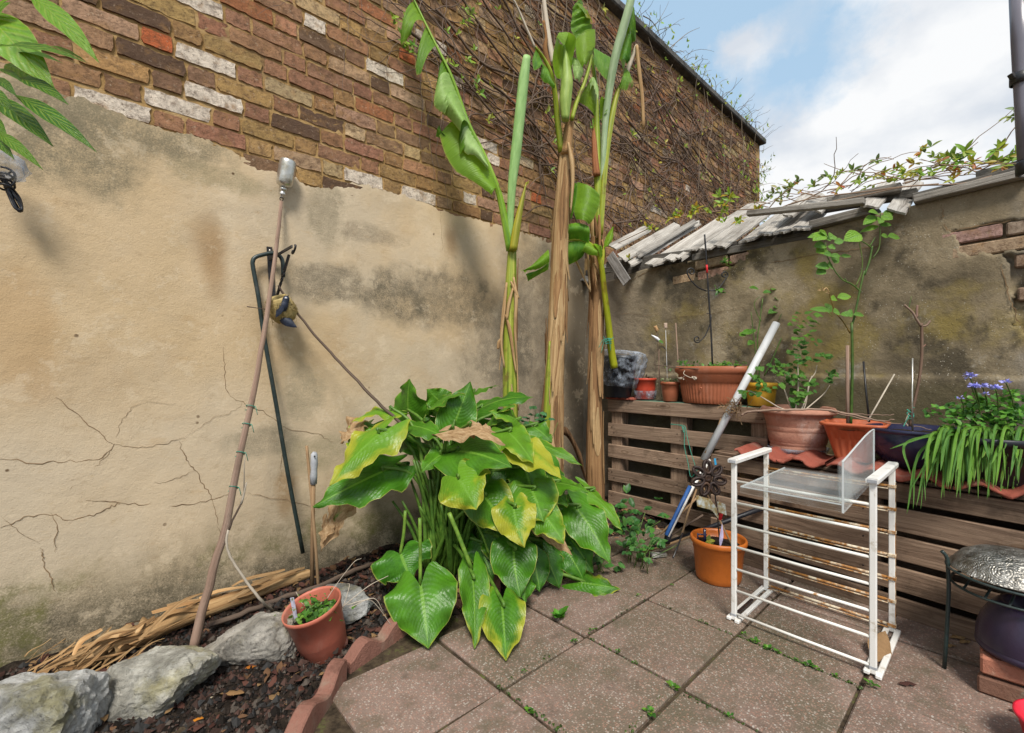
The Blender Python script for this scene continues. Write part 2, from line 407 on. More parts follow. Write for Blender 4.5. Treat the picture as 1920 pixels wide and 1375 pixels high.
def brickmat(name, src):
    w = Mat(name, 0.88, 0.2); col = w.info('Color') if src == 'obj' else w.attr()
    vec = w.seed(w.coord()) if src == 'obj' else w.coord()
    f = w.noise(30, 8, 0.75, vec)
    c = w.mix(w.step(f, 0.40, 0.70), w.mix(1.0, col, (1.35, 1.3, 1.22), 'MULTIPLY'), w.mix(0.75, col, (.035, .022, .018)))
    c = w.mix(w.math('MULTIPLY', w.step(w.noise(14, 6, 0.7, w.map(vec, loc=(3, 9, 2))), 0.52, 0.7), 0.55), c, (.38, .21, .08))
    c = w.mix(w.math('MULTIPLY', w.step(w.noise(95, 4, 0.75, vec), 0.56, 0.68), 0.8), c, (.03, .02, .018))
    c = w.mix(w.math('MULTIPLY', w.step(w.noise(55, 5, 0.7, w.map(vec, loc=(7, 1, 5))), 0.58, 0.70), 0.6), c, (.56, .45, .33))
    c = w.mix(0.2, c, (.46, .25, .11)); w.base(c); w.bump(w.noise(40, 9, 0.8, vec), 1.0, 0.014); return w.m
MT['brick'] = brickmat('stock_brick', 'obj'); MT['brick_far'] = brickmat('stock_brick_far', 'col')
w = Mat('lime_mortar', 0.95, 0.1)
c = w.ramp(w.noise(9, 8, 0.7), [(0.3, (.20, .12, .05)), (0.48, (.40, .25, .10)), (0.7, (.52, .36, .18))])
c = w.mix(w.step(w.noise(2, 4), 0.55, 0.7), c, (.22, .14, .07)); w.base(c); w.bump(w.noise(45, 8, 0.75), 0.8, 0.012); MT['mortar'] = w.m

def woodmat(name, stops, rough=0.85, knots=True, dirt=0.0, gs=1.0, bstr=0.6):
    w = Mat(name, rough, 0.2); uv = w.seed(w.coord('UV'))
    warp = w.noise(2.5, 3, 0.5, uv)
    q = w.n('ShaderNodeVectorMath', operation='ADD'); w.put(q.inputs[0], uv)
    cbn = w.n('ShaderNodeCombineXYZ'); w.put(cbn.inputs[1], w.math('MULTIPLY', w.math('SUBTRACT', warp, 0.5), 0.05)); w.t.links.new(cbn.outputs[0], q.inputs[1])
    g = w.noise(1.0, 7, 0.7, w.map(q.outputs[0], (3.0 * gs, 75 * gs, 1)), 0.6)
    g2 = w.noise(1.0, 3, 0.6, w.map(q.outputs[0], (1.2, 16, 1)))
    c = w.ramp(w.math('ADD', w.math('MULTIPLY', g, 0.65), w.math('MULTIPLY', g2, 0.35)), stops)
    if knots:
        kd = w.vor(1.0, vec=w.map(q.outputs[0], (3.2, 9.5, 1)))
        c = w.mix(w.math('MULTIPLY', w.step(kd, 0.17, 0.05), 0.85), c, (.045, .025, .015))
        c = w.mix(w.math('MULTIPLY', w.math('MULTIPLY', w.step(kd, 0.34, 0.2), w.step(w.math('SINE', w.math('MULTIPLY', kd, 70)), 0, 1)), 0.5), c, (.12, .07, .04))
    if dirt:
        c = w.mix(w.math('MULTIPLY', w.step(w.noise(5, 6, 0.7, w.seed(w.coord())), 0.5, 0.68), dirt), c, (.05, .035, .022))
    tint = w.info('Color'); c = w.mix(1.0, c, tint, 'MULTIPLY')
    w.base(c); w.bump(g, bstr, 0.008); return w.m
MT['pallet'] = woodmat('pallet_wood', [(0.3, (.075, .047, .032)), (0.46, (.215, .148, .105)), (0.6, (.34, .245, .175)), (0.75, (.45, .34, .25))], dirt=0.45)
MT['grey_wood'] = woodmat('weathered_board', [(0.30, (.07, .062, .055)), (0.44, (.28, .26, .235)), (0.58, (.44, .42, .39)), (0.75, (.58, .56, .53))], knots=False, dirt=0.3, bstr=1.0)
MT['stake'] = woodmat('bark_stake', [(0.3, (.14, .085, .06)), (0.5, (.29, .195, .145)), (0.7, (.44, .33, .26))], knots=False, gs=0.6, dirt=0.25)
MT['twig'] = woodmat('dark_twig', [(0.3, (.055, .038, .03)), (0.55, (.14, .10, .075)), (0.75, (.25, .19, .145))], knots=False, gs=0.7)
MT['pale_twig'] = woodmat('pale_twig', [(0.3, (.34, .28, .21)), (0.55, (.52, .45, .36)), (0.75, (.66, .60, .50))], knots=False, gs=0.7)
MT['cane'] = woodmat('bamboo_cane', [(0.3, (.17, .10, .05)), (0.55, (.34, .22, .12)), (0.75, (.45, .32, .2))], knots=False, gs=0.7, dirt=0.3)
MT['husk'] = woodmat('dry_husk', [(0.30, (.09, .045, .022)), (0.42, (.31, .18, .08)), (0.54, (.49, .33, .165)), (0.75, (.66, .51, .31))], knots=False, dirt=0.25, gs=0.5, bstr=1.0)
MT['husk_dark'] = woodmat('brown_husk', [(0.30, (.04, .022, .015)), (0.44, (.19, .10, .045)), (0.57, (.35, .20, .09)), (0.75, (.50, .34, .18))], knots=False, dirt=0.3, gs=0.4, bstr=1.0)

def leafmat(name, dark, light, vein, yel=(.40, .40, .035), rough=0.34, trans=0.3, bands=26.0, slope=5.0, bst=0.5, mid=0.045, mottled=False, spec=0.5, vmix=0.30, hi=(.22, .44, .025)):
    """object colour: R yellow at the rim, G dry brown, B lightness"""
    w = Mat(name, rough, spec); uv = w.sep(w.coord('UV')); oc = w.n('ShaderNodeSeparateColor'); w.put(oc.inputs[0], w.info('Color'))
    sv = w.seed(w.coord('UV'))
    x = w.math('MULTIPLY', w.math('ABSOLUTE', w.math('SUBTRACT', uv[0], 0.5)), 2.0); y = uv[1]
    n = w.noise(3.2, 5, 0.6, sv)
    c = w.mix(w.step(n, 0.3, 0.7), dark, light)
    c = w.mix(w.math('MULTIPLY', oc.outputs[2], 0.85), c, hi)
    ph = w.math('ADD', w.math('MULTIPLY', w.math('SUBTRACT', y, w.math('MULTIPLY', x, slope / bands)), bands * 2 * pi), w.math('MULTIPLY', w.noise(5, 3, 0.5, sv), 2.5))
    vn = w.math('SINE', ph)
    if mottled:
        blot = w.step(w.math('ADD', vn, w.math('MULTIPLY', w.math('SUBTRACT', 0.42, w.math('ABSOLUTE', w.math('SUBTRACT', x, 0.45))), 2.0)), 0.5, 1.5)
        c = w.mix(w.math('MULTIPLY', blot, 0.6), c, vein)
    else: c = w.mix(w.math('MULTIPLY', w.step(vn, 0.7, 1.0), vmix), c, vein)
    c = w.mix(w.math('MULTIPLY', w.step(x, mid * 1.5, mid * 0.6), 0.8), c, vein)
    e = w.math('ADD', w.math('ADD', w.math('MULTIPLY', x, 0.55), w.math('MULTIPLY', w.math('POWER', y, 2.0), 0.35)), w.math('MULTIPLY', w.math('SUBTRACT', n, 0.5), 1.1))
    ye = w.step(w.math('ADD', e, oc.outputs[0]), 0.85, 1.25)
    c = w.mix(w.math('MULTIPLY', ye, 0.95), c, yel)
    br = w.step(w.math('ADD', e, w.math('MULTIPLY', oc.outputs[1], 1.2)), 1.15, 1.35)
    rim = w.step(x, 0.955, 0.995)
    c = w.mix(w.math('MULTIPLY', rim, 0.6), c, (.50, .50, .11))
    c = w.mix(br, c, w.ramp(w.noise(9, 6, 0.7, sv), [(0.3, (.20, .10, .04)), (0.5, (.45, .29, .15)), (0.7, (.62, .45, .27))]))
    w.base(c); w.rough(w.mix(br, (rough,) * 3, (.9,) * 3))
    hmid = w.step(x, 0.0, 0.12)
    w.bump(w.math('ADD', w.math('MULTIPLY', vn, w.math('ADD', .25, w.noise(4, 2, .5, sv))), w.math('MULTIPLY', hmid, 1.5)), bst, 0.004); w.bump(w.noise(6, 5, 0.65, sv), 0.6, 0.010)
    w.translucent(c, trans); return w.m
MT['calla'] = leafmat('arum_leaf', (.014, .085, .007), (.060, .225, .012), (.17, .36, .04), rough=0.33, bst=0.16, trans=0.3, bands=15, slope=7, spec=0.4, vmix=0.08)
MT['banana'] = leafmat('banana_leaf', (.07, .25, .015), (.18, .43, .025), (.25, .46, .08), rough=0.4, trans=0.5, hi=(.38, .60, .04), bands=40, slope=2.0, bst=0.35, mid=0.03)
MT['banana_pale'] = leafmat('banana_leaf_underside', (.30, .48, .13), (.45, .62, .24), (.5, .64, .3), rough=0.5, trans=0.25, bands=45, slope=1.0, bst=0.3, mid=0.03)
MT['tree_leaf'] = leafmat('mottled_leaf', (.012, .075, .010), (.05, .17, .015), (.30, .42, .06), rough=0.28, bands=9, slope=2.5, bst=0.4, mottled=True, trans=0.35, mid=0.03)
MT['leaf'] = leafmat('small_leaf', (.025, .11, .015), (.075, .235, .03), (.14, .30, .07), rough=0.42, bands=7, slope=3, bst=0.4, mid=0.06)
MT['rose_leaf'] = leafmat('rose_leaf', (.05, .17, .03), (.12, .30, .05), (.22, .42, .12), rough=0.35, bands=8, slope=3, bst=0.5, mid=0.06, spec=0.6)
MT['strap'] = leafmat('strap_leaf', (.03, .12, .02), (.09, .25, .035), (.15, .32, .07), rough=0.4, bands=1, slope=0, bst=0.1, mid=0.1, yel=(.5, .46, .1))
w = Mat('creeper_leaf', 0.45, 0.4); c = w.attr(); c = w.mix(w.math('MULTIPLY', w.noise(18, 4, 0.6), 0.4), c, (.06, .10, .01)); w.base(c); w.translucent(c, 0.35); MT['vcol_leaf'] = w.m

w = Mat('banana_stalk', 0.45, 0.4); uv = w.seed(w.coord('UV'))
g = w.noise(1, 5, 0.6, w.map(uv, (2, 45, 1)))
c = w.ramp(g, [(0.3, (.10, .17, .012)), (0.5, (.25, .31, .03)), (0.7, (.42, .42, .08))])
c = w.mix(w.math('MULTIPLY', w.step(w.noise(5, 5, 0.65, uv), 0.55, 0.68), 0.75), c, (.12, .06, .02))
c = w.mix(1.0, c, w.info('Color'), 'MULTIPLY'); w.base(c); w.bump(g, 0.4, 0.004); MT['stalk'] = w.m
w = Mat('rolled_leaf', 0.5, 0.35); uv = w.seed(w.coord('UV'))
g = w.noise(1, 5, 0.6, w.map(uv, (9, 40, 1))); c = w.mix(1.0, w.ramp(g, [(0.3, (.30, .43, .19)), (0.55, (.43, .56, .28)), (0.72, (.56, .66, .40))]), w.info('Color'), 'MULTIPLY'); w.base(c); w.bump(g, 0.3, 0.004); w.translucent(c, 0.15); MT['rolled'] = w.m
w = Mat('green_stem', 0.5, 0.4); c = w.ramp(w.noise(30, 4), [(0.3, (.035, .09, .012)), (0.7, (.11, .19, .03))]); w.base(w.mix(1.0, c, w.info('Color'), 'MULTIPLY')); MT['stem'] = w.m

# paving: exposed aggregate
w = Mat('aggregate_slab', 0.8, 0.35); vec = w.seed(w.coord())
oc = w.n('ShaderNodeSeparateColor'); w.put(oc.inputs[0], w.info('Color'))
b0 = w.mix(w.step(w.noise(2.2, 6, 0.65, vec), 0.35, 0.65), (.165, .115, .09), (.228, .16, .13))
b0 = w.mix(w.math('MULTIPLY', w.step(w.noise(1.7, 5, 0.6, w.map(w.coord(), loc=(5, 2, 8))), 0.42, 0.62), oc.outputs[0]), b0, (.105, .090, .056))
v1 = w.n('ShaderNodeTexVoronoi'); w.put(v1.inputs['Vector'], vec); v1.inputs['Scale'].default_value = 150
rc = w.n('ShaderNodeSeparateColor'); w.put(rc.inputs[0], v1.outputs['Color'])
chip = w.ramp(rc.outputs[0], [(0.0, (.17, .10, .08)), (0.3, (.36, .17, .12)), (0.52, (.46, .27, .20)), (0.78, (.46, .37, .31)), (0.95, (.62, .58, .52))])
cm = w.math('MULTIPLY', w.step(v1.outputs['Distance'], 0.62, 0.42), w.step(rc.outputs[1], 0.38, 0.5))
c = w.mix(w.math('MULTIPLY', cm, 0.42), b0, chip)
c = w.mix(w.math('MULTIPLY', w.step(w.noise(14, 6, 0.75, vec), 0.5, 0.72), 0.6), c, (.085, .062, .045))
c = w.mix(w.math('MULTIPLY', w.step(w.noise(4.5, 7, 0.7, w.map(vec, loc=(3, 1, 1))), 0.5, 0.66), 0.6), c, (.085, .075, .045))
w.base(c); w.rough(w.ramp(w.noise(6, 5, 0.6, vec), [(0.3, .55), (0.7, .9)])); w.bump(v1.outputs['Distance'], 0.5, 0.003); w.bump(w.noise(40, 6, 0.7, vec), 0.4, 0.004)
MT['slab'] = w.m
w = Mat('joint_earth', 0.95, 0.1); c = w.ramp(w.noise(18, 6, 0.7), [(0.35, (.03, .022, .015)), (0.55, (.075, .055, .035)), (0.72, (.10, .12, .03))]); w.base(c); w.bump(w.noise(60, 5), 0.8, 0.01); MT['joint'] = w.m
w = Mat('dark_soil', 0.95, 0.12); c = w.ramp(w.noise(22, 8, 0.75), [(0.32, (.012, .009, .007)), (0.52, (.038, .028, .021)), (0.7, (.085, .062, .045))]); w.base(c); w.bump(w.noise(38, 8, 0.75), 1.0, 0.03); MT['soil'] = w.m
w = Mat('soil_crumb', 0.95, 0.12); c = w.mix(w.math('MULTIPLY', w.noise(60, 4), 0.5), w.attr(), (.02, .015, .01)); w.base(c); w.bump(w.noise(90, 4), 0.6, 0.01); MT['crumb'] = w.m
w = Mat('fissured_rock', 0.85, 0.25); vec = w.seed(w.coord())
c = w.ramp(w.noise(5, 9, 0.7, vec, 1.2), [(0.30, (.10, .095, .09)), (0.43, (.33, .32, .295)), (0.55, (.52, .505, .475)), (0.68, (.72, .71, .68))])
c = w.mix(w.math('MULTIPLY', w.step(w.noise(4, 6, 0.65, w.map(vec, loc=(4, 4, 1))), 0.5, 0.66), 0.6), c, (.30, .26, .09))
c = w.mix(w.math('MULTIPLY', w.step(w.noise(60, 6, 0.8, vec), 0.54, 0.66), 0.7), c, (.09, .085, .08))
w.base(w.mix(1.0, c, w.info('Color'), 'MULTIPLY')); w.bump(w.noise(9, 9, 0.75, vec, 1.5), 1.0, 0.04); w.bump(w.noise(40, 6, 0.7, vec), 0.7, 0.01); MT['rock'] = w.m

def pot(name, col, rough=0.5, spec=0.4, lime=0.5, lcol=(.55, .42, .34), gr=40):
    w = Mat(name, rough, spec); vec = w.seed(w.coord()); o = w.sep(w.coord())
    c = w.mix(w.noise(12, 5, 0.6, vec), tuple(k * 0.8 for k in col), tuple(min(1, k * 1.18) for k in col))
    c = w.mix(w.math('MULTIPLY', w.step(w.noise(7, 7, 0.7, w.map(vec, (1, 1, 0.45))), 0.5, 0.72), lime), c, lcol)
    c = w.mix(w.math('MULTIPLY', w.step(w.noise(9, 6, 0.7, w.map(vec, loc=(3, 3, 3))), 0.56, 0.72), 0.55), c, tuple(k * 0.35 for k in col))
    c = w.mix(w.math('MULTIPLY', w.step(w.noise(gr, 6, 0.75, vec), .5, .7), .4 if gr > 40 else .16), c, tuple(k * .4 for k in col))
    c = w.mix(1.0, c, w.info('Color'), 'MULTIPLY'); w.base(c); w.bump(w.noise(gr, 6, 0.7, vec), 0.25 if gr <= 40 else .7, 0.003 if gr <= 40 else .008); return w.m
MT['terra'] = pot('terracotta', (.43, .215, .15), 0.85, 0.15, 0.85, (.58, .45, .39), 55)
MT['terra_brown'] = pot('brown_terracotta_plastic', (.36, .115, .055), 0.5, 0.4, 0.15)
MT['orange'] = pot('orange_plastic', (.52, .135, .018), 0.38, 0.45, 0.05)
MT['orange_sq'] = pot('faded_orange_plastic', (.48, .12, .05), 0.45, 0.4, 0.18)
MT['red_pot'] = pot('red_plastic', (.50, .06, .03), 0.4, 0.45, 0.08)
MT['pink_pot'] = pot('faded_red_plastic', (.46, .135, .085), 0.5, 0.4, 0.25)
MT['yellow'] = pot('yellow_plastic', (.62, .34, .025), 0.45, 0.4, 0.1)
MT['black_pot'] = pot('black_plastic', (.013, .015, .02), 0.38, 0.5, 0.05, (.1, .1, .1))
MT['blue_glaze'] = pot('dark_blue_glaze', (.018, .020, .055), 0.16, 0.6, 0.25, (.05, .065, .16))
MT['purple'] = pot('purple_glaze', (.030, .020, .045), 0.30, 0.5, 0.1, (.10, .09, .14))
MT['pantile'] = pot('clay_roof_tile', (.30, .085, .058), 0.92, 0.12, 0.7, (.38, .22, .17), 60)
MT['edging'] = pot('concrete_edging', (.24, .115, .085), 0.95, 0.12, 0.75, (.25, .20, .15), 90)
MT['loose_brick'] = pot('loose_brick', (.33, .14, .095), 0.95, 0.12, 0.95, (.36, .31, .24), 60)
MT['white_leaf'] = simple('white_plastic', (.75, .75, .78), 0.4)
MT['black_metal'] = simple('black_iron', (.014, .014, .016), 0.42, 0.5, 0.0, 0.4, 40, 0.3, (.06, .045, .035))
MT['green_metal'] = simple('dark_green_metal', (.016, .030, .028), 0.42, 0.5, 0.0, 0.35, 40, 0.25, (.05, .055, .05))
MT['rusty'] = simple('rusty_iron', (.030, .018, .015), 0.6, 0.5, 0.35, 0.5, 50, 0.4, (.085, .04, .018))
MT['pvc'] = simple('grey_plastic_pipe', (.56, .57, .58), 0.4, 0.4, 0, 0.06, 9, 0.05, (.36, .35, .33))
MT['twine'] = simple('green_twine', (.04, .27, .19), 0.6)
MT['silver'] = simple('tinplate', (.62, .60, .55), 0.34, 0.5, 0.85, 0.2, 20, 0.3, (.35, .30, .2))
MT['grey_handle'] = simple('grey_rubber', (.33, .34, .36), 0.6)
MT['blue'] = simple('blue_plastic', (.03, .10, .30), 0.5); MT['cyan'] = simple('light_blue_plastic', (.03, .30, .55), 0.45)
MT['cork'] = simple('cork', (.50, .30, .15), 0.9, 0.1, 0, 0.3, 90, 0.5); MT['pale_cork'] = simple('pale_cork', (.56, .42, .33), 0.9, 0.1, 0, 0.3, 90, 0.5)
MT['lavender'] = simple('lavender_plastic', (.50, .46, .66), 0.4); MT['grey_label'] = simple('grey_label', (.36, .36, .44), 0.5)
MT['petal'] = simple('violet_petal', (.38, .38, .82), 0.5, 0.2, 0, 0.35, 30, 0)
MT['red'] = simple('red_plastic_tub', (.60, .02, .04), 0.35); MT['red_tape'] = simple('red_tape', (.65, .02, .03), 0.5)
MT['bird'] = simple('slate_blue_feathers', (.018, .025, .045), 0.5, 0.4, 0, 0.4, 60, 0.4); MT['eye'] = simple('pale_eye', (.6, .6, .65), 0.2)
MT['nest'] = MT['cane']; MT['cable'] = simple('black_cable', (.012, .013, .018), 0.4, 0.5)
MT['net'] = simple('green_netting', (.10, .19, .13), 0.8)
MT['straw'] = woodmat('woven_straw', [(0.3, (.13, .09, .03)), (0.5, (.36, .27, .11)), (0.7, (.52, .42, .21))], knots=False, gs=0.6)
MT['downpipe'] = simple('grey_downpipe', (.17, .16, .19), 0.28, 0.5, 0, 0.1, 6, 0.02)
w = Mat('white_paint_rust', 0.42, 0.4); vec = w.seed(w.coord())
c = w.mix(w.noise(8, 5, 0.6, vec), (.66, .63, .57), (.80, .78, .73))
w.base(w.mix(w.step(w.noise(11, 7, 0.75, vec), 0.62, 0.72), c, w.ramp(w.noise(40, 5, 0.7, vec), [(0.3, (.16, .06, .015)), (0.7, (.50, .26, .08))]))); w.bump(w.noise(40, 5, 0.7, vec), 0.2, 0.002); MT['white_rust'] = w.m
w = Mat('white_paint', 0.38, 0.4); vec = w.seed(w.coord())
c = w.mix(w.noise(8, 5, 0.6, vec), (.68, .66, .62), (.80, .79, .76))
w.base(w.mix(w.math('MULTIPLY', w.step(w.noise(14, 7, 0.75, vec), 0.53, 0.70), 0.8), c, (.34, .27, .17))); w.bump(w.noise(30, 5, 0.7, vec), 0.12, 0.002); MT['white'] = w.m
w = Mat('rust_rail', 0.6, 0.4); vec = w.seed(w.coord())
w.base(w.mix(w.step(w.noise(16, 7, 0.75, vec), 0.40, 0.56), (.64, .56, .42), w.ramp(w.noise(50, 5, 0.7, vec), [(0.3, (.14, .05, .012)), (0.7, (.48, .22, .05))]))); MT['rust_rail'] = w.m
w = Mat('dish_silver', 0.26, 0.5, 1.0); vec = w.coord()
v = w.vor(17.0, vec=vec); c = w.ramp(w.noise(30, 6, 0.7), [(0.3, (.16, .145, .12)), (0.6, (.46, .44, .40)), (0.75, (.62, .60, .57))]); w.base(c); w.rough(w.ramp(w.noise(14, 6, .7), [(.3, .3), (.7, .6)]))
q = w.n('ShaderNodeTexWave'); w.put(q.inputs[0], vec); q.inputs['Scale'].default_value = 30; q.inputs['Distortion'].default_value = 14; q.inputs['Detail'].default_value = 3
w.bump(w.math('SINE', w.math('MULTIPLY', v, 60)), 0.22, 0.004); w.bump(q.outputs[1], 0.35, 0.004); w.bump(w.noise(70, 5, .7), .5, .004); MT['dish'] = w.m
w = Mat('clear_acrylic', 0.08, 0.5); w.base((.90, .92, .92)); w.b.inputs['Transmission Weight'].default_value = 0.0
tr = w.n('ShaderNodeBsdfTransparent'); tr.inputs[0].default_value = (.93, .95, .95, 1)
ms = w.n('ShaderNodeMixShader'); fr = w.n('ShaderNodeLayerWeight'); fr.inputs[0].default_value = 0.35
w.put(ms.inputs[0], w.math('ADD', w.math('MULTIPLY', fr.outputs[0], 0.22), w.math('MULTIPLY', w.step(w.noise(9, 6, 0.7), 0.4, 0.7), 0.05), clamp=True))
w.t.links.new(tr.outputs[0], ms.inputs[1]); w.t.links.new(w.b.outputs[0], ms.inputs[2]); w.t.links.new(ms.outputs[0], w.t.nodes['Material Output'].inputs[0]); MT['acrylic'] = w.m
w = Mat('acrylic_edge', 0.3, 0.5); w.base((.55, .58, .58)); MT['acrylic_edge'] = w.m
w = Mat('polythene_film', 0.22, 0.6); w.base((.42, .47, .55))
tr = w.n('ShaderNodeBsdfTransparent'); ms = w.n('ShaderNodeMixShader'); fr = w.n('ShaderNodeLayerWeight'); fr.inputs[0].default_value = 0.4
w.put(ms.inputs[0], w.math('ADD', w.math('MULTIPLY', fr.outputs[1], 0.55), w.math('MULTIPLY', w.step(w.noise(16, 5, 0.7), .40, .7), 0.5), clamp=True))
w.bump(w.vor(22, 'SMOOTH_F1'), 1.0, 0.02)
w.t.links.new(tr.outputs[0], ms.inputs[1]); w.t.links.new(w.b.outputs[0], ms.inputs[2]); w.t.links.new(ms.outputs[0], w.t.nodes['Material Output'].inputs[0]); MT['film'] = w.m
w = Mat('crack_shadow', 0.95, 0.05); w.base(w.ramp(w.noise(12, 4), [(0.3, (.12, .075, .04)), (0.7, (.31, .21, .12))])); MT['crack'] = w.m
w = Mat('coping', 0.9, 0.2); w.base(w.ramp(w.noise(7, 7, 0.7), [(0.3, (.05, .048, .045)), (0.6, (.13, .125, .115)), (0.75, (.22, .2, .17))])); w.bump(w.noise(20, 7), 0.6, 0.02); MT['coping'] = w.m

# ------------------------------------------------------------------ ground and paving
mb = MB(); mb.grid([[V((-300, -300, -.09)), V((300, -300, -.09))], [V((-300, 300, -.09)), V((300, 300, -.09))]], sm=False)
tag(mb.build('ground', MT['soil'], origin=(0, 0, 0)), kind='structure')
mb = MB(); n = 40
mb.grid([[V((-1.2 + 4.6 * j / n, -1.6 + 4.2 * i / n, -.012 + .006 * nz((j * .3, i * .3, 1)))) for j in range(n + 1)] for i in range(n + 1)])
pave = tag(mb.build('paving', MT['joint'], origin=(0, 0, 0)), kind='structure')
XJ = [-.85, -.365, .12, .607, 1.083, 1.566, 2.05, 2.535, 3.02]
YJ = [-1.375, -.94, -.505, -.07, .365, .80, 1.235, 1.67, 2.105]
for i in range(len(XJ) - 1):
    for j in range(len(YJ) - 1):
        x0, x1, y0, y1 = XJ[i], XJ[i + 1], YJ[j], YJ[j + 1]
        if y0 > 1.6 and x0 < 1.5: continue
        if y0 > 1.2 and x0 < .55 or y0 > .75 and x0 < .0: continue
        mb = MB(); g = .0065; z = R.uniform(-.003, .003)
        mb.box(((x0 + x1) / 2 + R.uniform(-.002, .002), (y0 + y1) / 2 + R.uniform(-.002, .002), -.02 + z),
               ((x1 - x0) / 2 - g, R.uniform(-.002, .002), R.uniform(-.0025, .0025)), (R.uniform(-.002, .002), (y1 - y0) / 2 - g, R.uniform(-.002, .002)), (0, 0, .02), 0.006)
        s_ = mb.build('paving_slab', MT['slab'], pave)
        pinkish = (x0 < 1.0 and y0 < 1.3) or (x0 > 1.5 and y0 < .3)
        s_.color = (0.15 if pinkish else R.uniform(.55, .95), 0, 0, 1)

EDGE = [(-3, .6), (-.2, .98), (.22, 1.30), (.50, 1.52), (.72, 1.72), (1.0, 1.775), (1.5, 1.72), (2.0, 1.80), (2.45, 1.86), (2.85, 1.72), (3.4, 1.62)]
def soil_z(x, y):
    e = y - lerp(EDGE, x)
    if e < -.05: return -.05
    k = min(1, max(0, (e + .02) / .10)); bank = .05 * min(1, max(0, (x - .2) / 1.5)) * min(1, max(0, e / .6))
    return -.03 + k * (.034 + bank + .028 * nz((x, y, 0), 7) + .016 * nz((x, y, 3), 19) + .008 * nz((x, y, 3), 45)) - .01 * (x < 0)
mb = MB(); nx_, ny_ = 300, 110
mb.grid([[V((-1.8 + 5.1 * j / nx_, .5 + 2.14 * i / ny_, soil_z(-1.8 + 5.1 * j / nx_, .5 + 2.14 * i / ny_))) for j in range(nx_ + 1)] for i in range(ny_ + 1)])
mb2 = MB(); mb2.v = mb.v
for f_, u, s_ in zip(mb.f, mb.uv, mb.sm):
    if max(mb.v[i].z for i in f_) > -.045: mb2.face(f_, u, s_)
soil = tag(mb2.build('soil', MT['soil'], origin=(0, 0, 0)), kind='structure')

# ------------------------------------------------------------------ left wall: render below, old brick above
wall = thing('brick_wall', 'tall old wall of multicoloured stock bricks above a cracked sandy render', 'wall', (0, WL, 0))
X0, X1, ZT = -1.3, 7.74, 4.70
mb = MB(); n = 60
def mo(x, z): return WL + .0115 + .003 * nz((x, z, 0), 9)
mb.grid([[V((X0 + (X1 - X0) * j / 120, mo(X0 + (X1 - X0) * j / 120, z), z)) for j in range(121)] for z in [1.9 + (ZT - 1.9) * i / n for i in range(n + 1)]])
mb.box(((X0 + X1) / 2, WL + .15, (ZT - .1) / 2), ((X1 - X0) / 2, 0, 0), (0, .125, 0), (0, 0, (ZT + .1) / 2 - .002), .003)
mb.build('mortar', MT['mortar'], wall)

def plaster_top(x):
    base = lerp([(-1.3, 2.30), (-.3, 2.31), (0, 2.295), (.25, 2.27), (.45, 2.265), (.75, 2.21), (.95, 2.19), (1.2, 2.285), (1.5, 2.30), (1.75, 2.26), (2.3, 2.265), (3.3, 2.27), (4, 2.2)], x)
    return base + .02 * nz((x, 0, 1), 4) + .016 * nz((x, 0, 5), 13) + .012 * nz((x, 2, 5), 40) + .006 * nz((x, 2, 8), 110)
mb = MB(); rows = []; nxp, nzp = 520, 60
def pl(x, z): return WL - .004 * nz((x, z, 0), 2.2) - .0025 * nz((x, z, 7), 8)
for i in range(nzp + 1):
    t = i / nzp; rows.append([])
    for j in range(nxp + 1):
        x = X0 + (3.335 - X0) * j / nxp; z = -.1 + (plaster_top(x) + .1) * t
        rows[-1].append(V((x, pl(x, z) + (.004 if i == nzp else 0), z)))
top_ = rows[-1]; mb.grid(rows); mb.grid([[V(p) for p in top_], [V((p.x, WL + .03, p.z - .004)) for p in top_]], None, False); mb.build('sandy_render', MT['render_left'], wall)
mb = MB()
mb.box(((X0 + X1) / 2, WL + .12, ZT + .045), ((X1 - X0) / 2 + .03, 0, 0), (0, .2, 0), (0, 0, .04), .012)
mb.build('coping', MT['coping'], wall)

# bricks
PITCH, BH, ZREF = .0885, .0715, 2.706
PAL = [((.27, .14, .09), 12), ((.24, .12, .085), 11), ((.19, .115, .075), 10), ((.085, .06, .048), 7), ((.33, .18, .11), 11), ((.38, .25, .17), 13), ((.34, .22, .095), 15),
       ((.28, .175, .075), 13), ((.42, .32, .19), 9), ((.33, .13, .06), 4), ((.028, .022, .024), 4), ((.20, .13, .08), 7), ((.52, .44, .35), 2)]
PW = [q[1] for q in PAL]
def brick_col():
    c = R.choices(PAL, PW)[0][0]; k = R.uniform(.8, 1.2); return tuple(min(1, q * k * R.uniform(.93, 1.07)) for q in c)
START = {0: .285, -2: .334, -3: .146, -4: -.068, -1: .07, 1: .40, 2: .10}
cells = []
for k in range(-6, 23):
    zc = ZREF + k * PITCH - BH / 2
    if zc + BH / 2 > ZT - .005: continue
    x = START.get(k, (k % 2) * .193 + R.uniform(-.04, .04)) - .386 * 5
    while x < X1 - .1:
        for L_ in (.247, .115):
            l = L_ + R.uniform(-.008, .008)
            if x > X0 and x + l < X1 and zc + BH / 2 > plaster_top(x + l / 2) - .03: cells.append([x + l / 2, zc + R.uniform(-.003, .003), l, brick_col(), k])
            x += l + .0125
def set_col(px, py, col, stretcher=True):
    p = LW(px, py); b = min((q for q in cells if (q[2] > .18) == stretcher), key=lambda q: abs(q[0] - p.x) * .6 + abs(q[1] - p.z) * 2); b[3] = col
